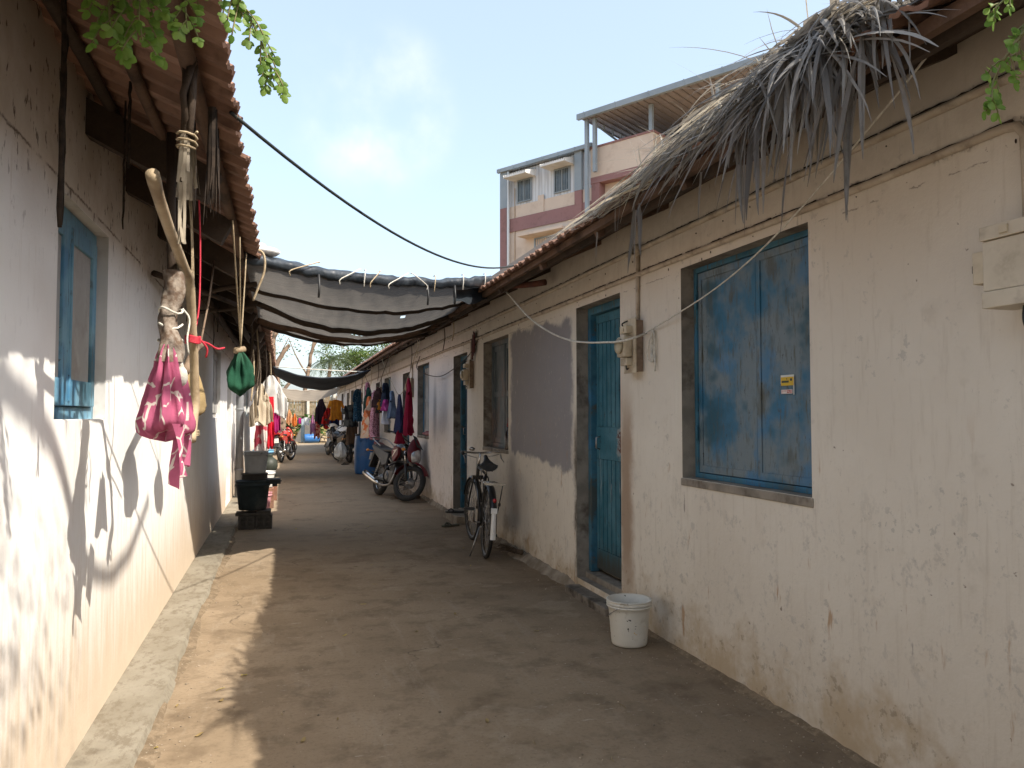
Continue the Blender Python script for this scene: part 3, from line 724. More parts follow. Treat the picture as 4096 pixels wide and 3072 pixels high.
# ---------------------------------------------------- pink apartment block behind
C0 = Vector((11.9, 42.0, 0)); rotB = math.atan2(-.852, .524)
AB = thing('apartment_building', 'tall cream and mauve apartment building with corrugated upper storey and roof canopy', 'building', C0, rotB)
PINK = mat('salmon_cream_render', (.58,.48,.395), (.63,.525,.435), .6, .9, dirt=(.42,.33,.26), dscale=1.2, damt=.5)
MAUVE = mat('mauve_band_paint', (.27,.15,.145), (.30,.17,.165), .5, .9, dirt=(.17,.10,.085), dscale=2, damt=.5)
BGREY = mat('blue_grey_cladding', (.25,.30,.34), (.30,.35,.39), .6, .6)
t = NT('corrugated_sheet'); p = t.pos(); x_, y_, z_ = t.xyz(p)
wv = t.ma('PINGPONG', t.ma('ADD', x_, y_), .11)
c = t.mix(t.rg(t.noise(t.mapv(p, (1,1,.12)), 3, 5), .4, .68), (.60,.63,.66), (.43,.44,.46))
c = t.mix(t.rg(wv, .085, .11), c, (.30,.30,.30)); t.set(col=c, rough=.5); t.bump(wv, .6, .1); CORR = t.m
def B(name, fn, m_, parent=None, bevel=0):
    q = MB(); fn(q); return q.build(name, m_, parent or AB, bevel=bevel)
B('wall', lambda q: (q.bx(.0,6.32,0,9,0,13.2), q.bx(6.32,10.1,.35,9,0,13.4), q.bx(10.1,20,2.6,9,0,15.1)), PINK)
B('upper_cladding', lambda q: q.bx(.45,6.3,.06,9,13.204,15.2), CORR)
B('band', lambda q: q.bx(-.03,6.35,-.06,-.003,11.75,12.5), MAUVE)
for (a, b, z0, z1, m_) in ((-.06,.46,0,13.19,MAUVE),(-.06,.46,13.195,15.25,BGREY),(5.28,5.74,0,13.19,MAUVE),(5.28,5.74,13.195,15.25,BGREY)):
    B('column', lambda q: q.bx(a,b,-.12,.30 if a > 0 else 9.0,z0,z1), m_)
B('parapet_post', lambda q: q.bx(2.72,3.12,-.07,-.004,12.5,13.45), PINK)
B('roof_gutter', lambda q: (q.bx(-.15,6.5,-.30,-.13,15.256,15.46), [q.bx(a,a+.05,-.32,-.305,15.25,15.47) for a in (.0,1.1,2.1,3.2,4.3,5.4,6.3)]), BGREY)
B('roof_sheet', lambda q: q.bx(-.1,6.4,-.12,9.2,15.30,15.38), CORR)
B('downpipe', lambda q: q.cyl((.62,-.16,0),(.62,-.16,15.2),.075,n=10), mat('white_pvc_pipe', (.62,.62,.60), None, rough=.5))
B('service_cable', lambda q: q.cyl((1.0,-.03,0),(1.0,-.03,14.2),.03,n=6), mat('tan_conduit', (.42,.30,.2), None))
AWN = mat('white_awning_sheet', (.72,.72,.70), (.62,.61,.58), 2, .5)
for (a, b, z0, z1) in ((1.14,2.2,13.33,14.60),(3.80,4.88,13.36,14.66)):
    f = B('window', lambda q: (q.bx(a,a+.08,-.02,.05,z0,z1), q.bx(b-.08,b,-.02,.05,z0,z1), q.bx(a+.08,b-.08,-.02,.05,z0,z0+.07), q.bx(a+.08,b-.08,-.02,.05,z1-.07,z1), q.bx((a+b)/2-.04,(a+b)/2+.04,-.018,.05,z0+.07,z1-.07)), BGREY)
    B('pane', lambda q: (q.bx(a+.08,(a+b)/2-.04,.02,.04,z0+.07,z1-.07), q.bx((a+b)/2+.04,b-.08,.02,.04,z0+.07,z1-.07)), GLASS, f)
    B('grille', lambda q: [q.cyl((a+.08+k*.115,-.03,z0),(a+.08+k*.115,-.03,z1),.012,n=5) for k in range(9)], BGREY, f)
    def aw(q):
        n = 22
        for i in range(n):
            x0 = a-.30+i*(b-a+.6)/n; x1 = x0+(b-a+.6)/n; h = .05 if i % 2 else 0
            q.add([(x0,.05,z1+.42+h),(x1,.05,z1+.42+h),(x1,-.85,z1+.12+h),(x0,-.85,z1+.12+h),(x0,-.85,z1+.02),(x1,-.85,z1+.02)], [(0,1,2,3),(3,2,5,4)])
        for xx in (a-.30, b+.28): q.add([(xx,.05,z1+.42),(xx,-.85,z1+.17),(xx,-.85,z1+.02),(xx,.05,z1+.02),(xx+.02,.05,z1+.42),(xx+.02,-.85,z1+.17),(xx+.02,-.85,z1+.02),(xx+.02,.05,z1+.02)], [(0,1,2,3),(7,6,5,4),(0,4,5,1),(1,5,6,2),(2,6,7,3)])
        q.bx(a-.28,b+.26,-.84,.04,z1+.02,z1+.035)
    B('awning', aw, AWN, f)
f = B('window', lambda q: (q.bx(2.4,2.52,-.02,.05,9.4,11.15), q.bx(4.3,4.42,-.02,.05,9.4,11.15), q.bx(2.52,4.3,-.02,.05,11.05,11.15), q.bx(3.36,3.44,-.015,.05,9.4,11.05)), BGREY)
B('pane', lambda q: (q.bx(2.52,3.36,.01,.03,9.4,11.05), q.bx(3.44,4.3,.01,.03,9.4,11.05)), mat('blue_green_window_glass', (.13,.19,.21), (.17,.24,.26), 2, .15, spec=.6), f)
B('grille', lambda q: [q.cyl((2.52+k*.16,-.04,9.4),(2.52+k*.16,-.04,11.1),.014,n=5) for k in range(12)], BGREY, f)
B('sunshade', lambda q: q.bx(1.8,4.9,-.75,.0,11.2,11.33), PINK, f)
# balcony block
B('balcony_parapet', lambda q: (q.bx(6.38,10.1,-.16,-.02,13.66,15.15), q.bx(9.98,10.1,-.02,2.6,13.66,15.15), q.bx(6.38,6.5,-.02,2.6,13.66,15.15), q.bx(6.5,9.98,-.02,9,13.66,13.8)), PINK)
B('coping', lambda q: (q.bx(6.34,10.14,-.20,.02,15.153,15.25), q.bx(9.94,10.14,.02,2.6,15.153,15.25)), MAUVE)
B('beam', lambda q: q.bx(6.36,10.12,-.17,.34,13.32,13.655), MAUVE)
for xx in (6.4, 9.6): B('column', lambda q: q.bx(xx,xx+.5,-.15,.345,0,13.318), MAUVE)
B('roof_canopy', lambda q: q.add([(6.2,-.75,16.60),(17,-.75,16.60),(17,5.2,16.45),(6.2,5.2,16.45),(6.2,-.75,16.66),(17,-.75,16.66),(17,5.2,16.51),(6.2,5.2,16.51)], [(0,3,2,1),(4,5,6,7),(0,1,5,4),(1,2,6,5),(2,3,7,6),(3,0,4,7)]), mat('ribbed_canopy_sheet', (.25,.225,.225), (.30,.27,.265), 1.5, .6))
B('canopy_rib', lambda q: [q.beam((6.3+k*.4,-.7,16.575),(6.3+k*.4,5.1,16.43),.05,.045) for k in range(27)], mat('canopy_rib_sheet', (.22,.195,.19), None, rough=.6))
B('canopy_fascia', lambda q: (q.bx(6.05,17,-.95,-.76,16.56,16.84), [q.bx(a,a+.06,-.97,-.955,16.55,16.86) for a in (6.5,8.4,10.3,12.2,14.1,16)]), BGREY)
for (a, yy2, z0, z1) in ((6.42,-.55,9,16.59),(6.85,-.45,13.8,16.58),(9.95,-.08,15.25,16.56),(13.6,-.3,15,16.57)):
    B('post', lambda q: q.bx(a-.09,a+.09,yy2-.09,yy2+.09,z0,z1), BGREY)
B('truss', lambda q: (q.beam((6.75,-.3,16.35),(6.75,5,15.5),.08,.08), [q.beam((6.75,b,16.30-.16*b),(6.75,b,16.55-.026*b),.06,.06) for b in (.5,1.3,2.1,2.9,3.7)]), BGREY)
B('back_cladding', lambda q: (q.bx(6.9,12,5.0,5.06,13.8,16.42), q.bx(10.2,17,2.45,2.55,15.1,16.48)), CORR)
B('shade_panel', lambda q: q.bx(10.6,15.5,2.38,2.44,15.15,16.2), mat('painted_interior_shade', (.015,.013,.014), None, rough=.9))  # solid panel coloured black to stand in for interior shade
# ================================================================== VEHICLES
def wheel(parent, c, r, wt, rimm, M=None, spokes=18, hub=.05, tyre=.052, name='wheel', drum=None):
    """tyre, rim, spokes and hub about a y axle at c (local frame of its thing)"""
    def ring(m, R0, rr, sy, n=36, k=10):
        def g(u, v):
            a = 2*PI*u; b = 2*PI*v
            q = R0 + rr*math.cos(b)
            return Vector((c[0]+q*math.cos(a), c[1]+sy*math.sin(b), c[2]+q*math.sin(a)))
        m.grid(g, n, k+1, True, closeu=True)
    m = MB(M); ring(m, r-tyre, tyre, wt)
    w = m.build(name, RUBBER, parent)
    m = MB(M); R1 = r-tyre*1.75
    def g(u, v):
        a = 2*PI*u; prof = [(-.5,.014),(-.5,0),(-.2,-.012),(.2,-.012),(.5,0),(.5,.014),(.46,.002),(.0,-.008),(-.46,.002),(-.5,.014)][int(round(v*9))]
        return Vector((c[0]+(R1+prof[1])*math.cos(a), c[1]+prof[0]*wt*1.25, c[2]+(R1+prof[1])*math.sin(a)))
    m.grid(g, 36, 10, True, closeu=True); m.build('rim', rimm, w)
    m = MB(M)
    for i in range(spokes):
        for s_ in (-1, 1):
            a = 2*PI*(i+.25*s_)/spokes; b = a + .35*(1 if i % 2 else -1)
            m.tube([(c[0]+hub*math.cos(b), c[1]+s_*wt*.8, c[2]+hub*math.sin(b)), (c[0]+R1*math.cos(a), c[1]+s_*.006, c[2]+R1*math.sin(a))], .0022, 4, cap=False)
    if spokes: m.build('spokes', STEEL, w)
    m = MB(M); hw = wt*1.1
    if drum: m.lathe([(0,-hw),(hub*.6,-hw),(drum,-hw*.9),(drum,hw*.2),(hub*.7,hw*.4),(hub*.7,hw),(0,hw)], c, 24, (0,-1,0))
    else: m.lathe([(0,-hw),(hub,-hw),(hub,-hw*.7),(hub*.5,-hw*.6),(hub*.5,hw*.6),(hub,hw*.7),(hub,hw),(0,hw)], c, 16, (0,1,0))
    m.build('hub', STEEL, w)
    return w
def arc(c, r, a0, a1, n=14):
    return [(c[0]+r*math.cos(R(a0+(a1-a0)*i/n)), c[2]+r*math.sin(R(a0+(a1-a0)*i/n))) for i in range(n+1)]
def fender(m, c, r, a0, a1, w, n=14, drop=.03):
    P = arc(c, r, a0, a1, n); K = [-1,-.8,-.4,0,.4,.8,1]
    cx, cz = c[0], c[2]
    vs = []
    for (x, z) in P:
        d = Vector((x-cx, z-cz)); d.normalize()
        for k in K:
            rr = r - drop*abs(k)**3
            vs.append((cx+d.x*rr, c[1]+k*w/2, cz+d.y*rr))
    nk = len(K); m.add(vs, [(i*nk+j, i*nk+j+1, (i+1)*nk+j+1, (i+1)*nk+j) for i in range(len(P)-1) for j in range(nk-1)], True)
def plate_marks(o_parent, M, w, h, n=(5,7)):
    """short dark strokes, two rows, too small to read"""
    m = MB(M); rr = random.Random(5)
    for row, k in enumerate(n):
        for i in range(k):
            cx = -w*.38 + w*.76*(i+.5)/k; cz = h*(.22 if row == 0 else -.22)
            m.box((.004, cx, cz), (.002, w*.025, h*.22)); 
            if rr.random() < .6: m.box((.0045, cx+w*.02, cz+h*rr.choice((-.09,0,.09))), (.002, w*.05, h*.05))
    m.build('lettering', INK, o_parent)

def motorcycle(label, loc, heading, lean, steer, paint, accent, group='parked motorcycles', front_plate=True, mirrors=False, rear_frame=False, tank2=None, boxy=0, side=None):
    t = thing('motorcycle', label, 'motorcycle', loc, heading, group); t.rotation_euler = (lean, 0, heading)
    WB, RR = 1.26, .305
    ax = Vector((WB, 0, RR)); fd = Vector((-.44, 0, .9)).normalized(); head = ax + fd*.60
    S = Matrix.Translation(head) @ Matrix.Rotation(steer, 4, fd) @ Matrix.Translation(-head)
    wheel(t, (0,0,RR), RR, .050, CHROME, None, 18, .06, .056, drum=.075)
    wheel(t, tuple(ax), RR, .040, CHROME, S, 18, .06, .050, drum=.085)
    # fork
    m = MB(S)
    for s_ in (-.085, .085):
        m.tube([ax+Vector((-.01,s_,0)), ax+fd*.30+Vector((-.01,s_,0))], [.026,.022], 10)
    m.build('fork_lower', BLACKP if not boxy else STEEL, t)
    m = MB(S)
    for s_ in (-.085, .085): m.tube([ax+fd*.29+Vector((-.01,s_,0)), ax+fd*.70+Vector((-.01,s_,0))], .0155, 10)
    m.cyl(ax+Vector((0,-.10,0)), ax+Vector((0,.10,0)), .014, n=10)
    m.build('fork_tube', CHROME, t)
    m = MB(S); m.box(ax+fd*.47+Vector((-.01,0,0)), (.06,.22,.035)); m.box(ax+fd*.66+Vector((-.01,0,0)), (.06,.22,.03)); m.build('fork_clamp', BLACKM, t, bevel=.006)
    m = MB(S); fender(m, tuple(ax), RR+.045, 28, 165, .135, 16); m.build('front_fender', paint, t)
    # handlebar and grips
    hb = ax + fd*.69
    m = MB(S); m.tube(smooth_pts([hb+Vector((-.20,.36,.07)), hb+Vector((-.10,.26,.10)), hb+Vector((.0,.10,.05)), hb+Vector((.0,-.10,.05)), hb+Vector((-.10,-.26,.10)), hb+Vector((-.20,-.36,.07))], 5), .011, 8); m.build('handlebar', BLACKM if not boxy else CHROME, t)
    for s_ in (1, -1):
        m = MB(S); a = hb+Vector((-.205,.367*s_,.069)); b = hb+Vector((-.12,.275*s_,.094))
        m.tube([a, a.lerp(b,.1), b], [.019,.017,.018], 9); m.box(b+Vector((.02,-.02*s_,0)), (.05,.04,.045))
        m.build('grip', BLACKP, t)
        m = MB(S); m.tube([b+Vector((.02,-.01*s_,.01)), b+Vector((.06,.03*s_,.0)), a+Vector((.06,0,-.015))], .006, 6); m.build('brake_lever', STEEL, t)
        if mirrors:
            m = MB(S); m.tube([b, b+Vector((.02,.06*s_,.10)), b+Vector((.0,.12*s_,.17))], .006, 6); m.ellipsoid(b+Vector((-.01,.15*s_,.20)), (.016,.06,.042)); m.build('mirror', BLACKP, t)
    # headlight cowl: a wedge shell with clear lens
    m = MB(S); H = ax + fd*.56 + Vector((.12,0,.0))
    def cowl(p):
        x, y, z = p
        if x < 0: x *= .55
        y *= (1 - .28*max(0, z)); 
        return Vector((x - .35*z, y, z))
    m.ellipsoid(H+Vector((-.02,0,.02)), (.13,.135,.22), 20, 13, fn=cowl); m.build('headlight_cowl', paint, t)
    m = MB(S); m.ellipsoid(H+Vector((.055,0,-.045)), (.092,.118,.15), 18, 11, fn=cowl); m.build('headlight', LENS, t)
    m = MB(S); m.grid(lambda u, v: H+Vector((.10-.19*v+.02*(1-(2*u-1)**2), (u-.5)*.21*(1-.35*v), .08+.19*v)), 9, 6); m.build('flyscreen', BLACKP, t)
    for s_ in (1, -1):
        m = MB(S); m.tube([H+Vector((-.08,.11*s_,-.02)), H+Vector((-.07,.19*s_,-.02))], .009, 6); m.ellipsoid(H+Vector((-.065,.21*s_,-.02)), (.035,.03,.026)); m.build('indicator', mat('amber_indicator', (.55,.22,.05), None, rough=.3) if s_ == 1 else bpy.data.materials['amber_indicator'], t)
    if front_plate:
        Mx = S @ Matrix.Translation(H+Vector((.095,0,-.215))) @ Matrix.Rotation(R(-22), 4, 'Y')
        m = MB(Mx); m.box((0,0,0), (.004,.30,.058)); p = m.build('number_plate', PLATEW if False else mat('dusty_number_plate', (.30,.29,.26), (.24,.23,.2), 20, .6), t, bevel=.001)
        plate_marks(p, Mx, .30, .058*1.0, (7,))
    # tank
    m = MB()
    def tank(p):
        x, y, z = p
        k = 1 - .30*max(0, -x) - .10*max(0, x)
        zz = z*(1+.25*x) if z > 0 else z*.75
        return Vector((x, y*k*(1-.20*max(0,-z)), zz))
    m.ellipsoid((.74,0,.79), (.27,.155,.15), 22, 13, fn=tank); m.build('fuel_tank', paint if not tank2 else tank2, t)
    for s_ in (1, -1):
        m = MB(); m.extrude([(.98,.86),(1.00,.74),(.86,.62),(.78,.66),(.70,.78),(.80,.88)], s_*.12, s_*.172, 'xz'); m.build('tank_shroud', paint, t, bevel=.012)
        m = MB(); m.extrude([(.95,.83),(.80,.70),(.765,.69),(.84,.78),(.79,.80)], s_*.173, s_*.1755, 'xz'); m.build('decal', accent, t)
    m = MB(); m.lathe([(.035,0),(.035,.012),(.0,.016)], (.76,0,.945), 14); m.build('fuel_cap', CHROME, t)
    # seat
    m = MB()
    def seat(u, v):
        x = .60 - .86*v; w = .11 + .025*math.sin(PI*v) - .03*max(0, v-.75)*4*.5
        top = .795 + .055*v*v + .012*math.cos(6*v); a = 2*PI*u
        ca, sa = math.cos(a), math.sin(a)
        return Vector((x, w*math.copysign(abs(ca)**.7, ca), top + (.035 if sa > 0 else .05)*math.copysign(abs(sa)**.6, sa)))
    m.grid(seat, 18, 14, True, closeu=True)
    m.add([seat(i/18, 0) for i in range(18)], [tuple(range(18))]); m.add([seat(i/18, 1) for i in range(18)], [tuple(range(18))])
    m.build('seat', SEATV, t)
    # tail and side covers
    for s_ in (1, -1):
        m = MB(); m.extrude([(.50,.74),(.46,.56),(.28,.52),(.16,.60),(-.10,.70),(-.34,.84),(-.30,.88),(.1,.80)], s_*.095, s_*.135, 'xz'); m.build('side_cover', side or paint, t, bevel=.014)
    m = MB(); m.extrude([(-.16,.74),(-.36,.84),(-.44,.90),(-.40,.93),(-.10,.86)], -.085, .085, 'xz'); m.build('tail_cowl', paint, t, bevel=.02)
    m = MB(); m.ellipsoid((-.41,0,.865), (.05,.085,.04), 14, 9); m.build('tail_light', REDLENS, t)
    m = MB(); m.tube(smooth_pts([(.08,.135,.86),(-.12,.15,.92),(-.34,.135,.985),(-.42,.0,1.0),(-.34,-.135,.985),(-.12,-.15,.92),(.08,-.135,.86)], 5), .012, 8); m.build('grab_rail', STEEL, t)
    m = MB(); fender(m, (0,0,RR), RR+.06, 45, 150, .15, 12); m.extrude([(-.28,.75),(-.36,.80),(-.50,.48),(-.46,.46)], -.08, .08, 'xz'); m.build('rear_fender', BLACKP, t)
    for s_ in (1, -1):
        m = MB(); m.tube([(-.34,.08*s_,.76),(-.35,.17*s_,.76)], .008, 6); m.ellipsoid((-.35,.195*s_,.76), (.03,.03,.024)); m.build('indicator', bpy.data.materials['amber_indicator'], t)
    Mx = Matrix.Translation((-.455,0,.66)) @ Matrix.Rotation(R(15), 4, 'Y') @ Matrix.Rotation(PI, 4, 'Z')
    m = MB(Mx); m.box((0,0,0), (.004,.21,.13)); p = m.build('number_plate', PLATEW, t, bevel=.001); plate_marks(p, Mx, .21, .13)
    # frame and engine
    m = MB()
    m.tube([head+Vector((-.02,0,-.02)), (.80,0,.70),(.45,0,.70),(-.1,0,.76),(-.3,0,.80)], .018, 8)
    m.tube([head+Vector((-.02,0,-.10)), (.86,0,.42),(.72,0,.24)], .018, 8)
    for s_ in (-.10,.10): m.tube([(.45,s_,.70),(.36,s_,.36),(.40,s_,.28),(0,s_*.95,RR)], .015, 8)
    m.build('frame', BLACKM, t)
    m = MB()
    m.box((.60,0,.36), (.34,.24,.20)); m.lathe([(0,-.15),(.085,-.15),(.10,-.12),(.10,.12),(.085,.15),(0,.15)], (.52,0,.34), 18, (0,1,0))
    m.box((.66,0,.55), (.15,.14,.18), Matrix.Rotation(R(14), 4, 'Y'))
    m.build('engine', ENGINE, t, bevel=.02)
    m = MB()
    for i in range(8): m.box((.655+.004*i,0,.475+.022*i), (.21,.20,.008), Matrix.Rotation(R(10), 4, 'Y'))
    m.build('cooling_fins', ENGINE, t)
    m = MB(); m.tube(smooth_pts([(.74,-.04,.54),(.84,-.10,.46),(.80,-.14,.26),(.55,-.15,.20),(.30,-.15,.215)], 5), .020, 10); m.build('exhaust_pipe', STEEL, t)
    m = MB(); m.tube([(.32,-.155,.215),(.26,-.165,.225),(-.12,-.19,.31),(-.30,-.20,.355),(-.335,-.20,.362)], [.022,.045,.055,.052,.030], 14); m.build('silencer', CHROME, t)
    m = MB(); m.tube(smooth_pts([(.80,.0,.60),(.86,.16,.58),(.87,.27,.50),(.83,.29,.36),(.76,.20,.26),(.72,.0,.24)], 4), .013, 8); m.tube(smooth_pts([(.80,.0,.60),(.86,-.16,.58),(.87,-.27,.50),(.83,-.29,.36),(.76,-.20,.26),(.72,-.0,.24)], 4), .013, 8); m.build('crash_guard', BLACKM, t)
    for s_ in (1, -1):
        m = MB(); m.cyl((.50,.10*s_,.27),(.50,.25*s_,.275), .011, n=8); m.box((.50,.27*s_,.277), (.045,.09,.022)); m.build('footrest', BLACKP, t, bevel=.004)
        m = MB(); m.cyl((.12,.11*s_,.38),(.10,.22*s_,.40), .010, n=8); m.build('footrest', BLACKP, t)
    m = MB(); m.extrude([(.46,.44),(.44,.34),(.0,.26),(-.10,.30),(-.10,.36),(.0,.38)], .075, .105, 'xz'); m.build('chain_cover', BLACKP, t, bevel=.01)
    for s_ in (.115, -.115):
        m = MB(); m.cyl((.02,s_,.34),(.16,s_,.66), .022, n=8)
        for i in range(9): m.lathe([(.032,-.006),(.034,0),(.032,.006)], Vector((.03,s_,.37)).lerp(Vector((.15,s_,.64)), i/8), 10, (.4,0,.9))
        m.build('shock_absorber', STEEL, t)
    m = MB(); m.tube([(.45,.12,.22),(.42,.20,.10),(.40,.25,.015 - .25*math.sin(lean)*.0)], .010, 7); m.build('side_stand', BLACKM, t)
    return t

DARKRED = mat('deep_maroon_paint', (.085,.005,.010), (.13,.008,.015), 5, .42, spec=.3, dirt=(.06,.035,.025), damt=.3)
CREAMDEC = mat('cream_decal', (.62,.52,.40), None, rough=.4)
m1 = motorcycle('dark red motorcycle facing the viewer with its front wheel turned to the cream wall', (1.62,13.66,0), math.atan2(-1.2,.30), R(-9), R(33), DARKRED, CREAMDEC, side=mat('graphite_side_panel', (.03,.03,.033), (.05,.05,.054), 4, .45, spec=.35), tank2=mat('grey_black_tank', (.05,.05,.055), (.08,.08,.085), 4, .25, spec=.5))
m2 = motorcycle('orange red motorcycle seen from behind beside the sunlit white wall', (-.03,23.75,0), math.atan2(1.2,.30), R(-7), R(-14), REDB, bpy.data.materials['cream_decal'], front_plate=False)
m3 = motorcycle('black motorcycle seen from behind leaning right of the lane by the blue drum', (1.90,23.15,0), math.atan2(1.2,-.28), R(-10), R(10), mat('black_bike_paint', (.016,.016,.018), None, rough=.3, spec=.5), mat('grey_decal', (.3,.3,.3), None), front_plate=False, mirrors=True)

def scooter(label, loc, heading, lean, front, rear):
    t = thing('scooter', label, 'scooter', loc, heading); t.rotation_euler = (lean, 0, heading)
    for c in ((0,0,.23),(1.22,0,.23)): wheel(t, c, .23, .045, STEEL, None, 0, .05, .060, drum=.12)
    m = MB(); m.ellipsoid((.02,0,.56), (.48,.20,.22), 20, 11, fn=lambda p: Vector((p.x, p.y*(1-.35*max(0,-p.x)), p.z*(1 if p.z > 0 else .8) + .10*max(0,-p.x)))); m.build('rear_cowl', rear, t)
    m = MB(); m.ellipsoid((.05,0,.80), (.42,.145,.065), 18, 9, fn=lambda p: Vector((p.x, p.y*(1-.15*p.x), p.z+.25*max(0,-p.x)))); m.build('seat', SEATV, t)
    m = MB(); m.tube(smooth_pts([(-.12,.14,.80),(-.38,.13,.90),(-.47,0,.92),(-.38,-.13,.90),(-.12,-.14,.80)], 5), .012, 8); m.build('grab_rail', STEEL, t)
    m = MB(); m.ellipsoid((-.41,0,.68), (.05,.12,.05), 14, 9); m.build('tail_light', REDLENS, t)
    m = MB(); m.extrude([(-.30,.55),(-.40,.58),(-.44,.34),(-.40,.33)], -.09, .09, 'xz'); m.build('rear_fender', BLACKP, t, bevel=.01)
    Mx = Matrix.Translation((-.46,0,.50)) @ Matrix.Rotation(R(8), 4, 'Y') @ Matrix.Rotation(PI, 4, 'Z')
    m = MB(Mx); m.box((0,0,0), (.004,.21,.13)); p = m.build('number_plate', PLATEW, t); plate_marks(p, Mx, .21, .13)
    m = MB(); m.bx(.34,.92,-.19,.19,.27,.33); m.build('floorboard', BLACKP, t, bevel=.02)
    m = MB(); m.grid(lambda u, v: Vector((.90+.20*v-.10*v*v*0+.06*math.cos((u-.5)*PI), (u-.5)*(.46-.14*v), .30+.62*v)), 13, 8); m.grid(lambda u, v: Vector((.87+.20*v+.05*math.cos((u-.5)*PI), (u-.5)*(.46-.14*v), .30+.62*v)), 13, 8); m.build('leg_shield', front, t)
    m = MB(); fender(m, (1.22,0,.23), .285, 10, 165, .17, 14, .05); m.build('front_fender', front, t)
    m = MB(); m.tube([(1.22,.07,.23),(1.20,.07,.40),(1.08,0,.60),(1.0,0,.98)], .02, 8); m.build('fork', STEEL, t)
    m = MB(); m.ellipsoid((1.02,0,1.02), (.12,.17,.10), 16, 9); m.build('handlebar_cowl', front, t)
    m = MB(); m.ellipsoid((1.11,0,1.03), (.06,.075,.065), 14, 9); m.build('headlight', LENS, t)
    m = MB(); m.tube(smooth_pts([(.86,.35,1.06),(.96,.20,1.05),(1.0,0,1.04),(.96,-.20,1.05),(.86,-.35,1.06)], 4), .016, 8); m.build('handlebar', BLACKP, t)
    m = MB(); m.tube([(.30,-.17,.30),(.0,-.20,.30),(-.30,-.21,.36)], [.03,.055,.05], 12); m.build('silencer', STEEL, t)
    for s_ in (1, -1):
        m = MB(); m.tube([(.94,.24*s_,1.07),(.92,.30*s_,1.18)], .006, 6); m.ellipsoid((.91,.33*s_,1.22), (.014,.055,.038)); m.build('mirror', BLACKP, t)
    return t
scooter('white and black scooter with a red tail light parked beyond the black motorcycle', (1.93,26.6,0), math.atan2(1.2,-.42), R(5), WHITEP, mat('black_scooter_panel', (.035,.035,.037), None, rough=.35, spec=.5))

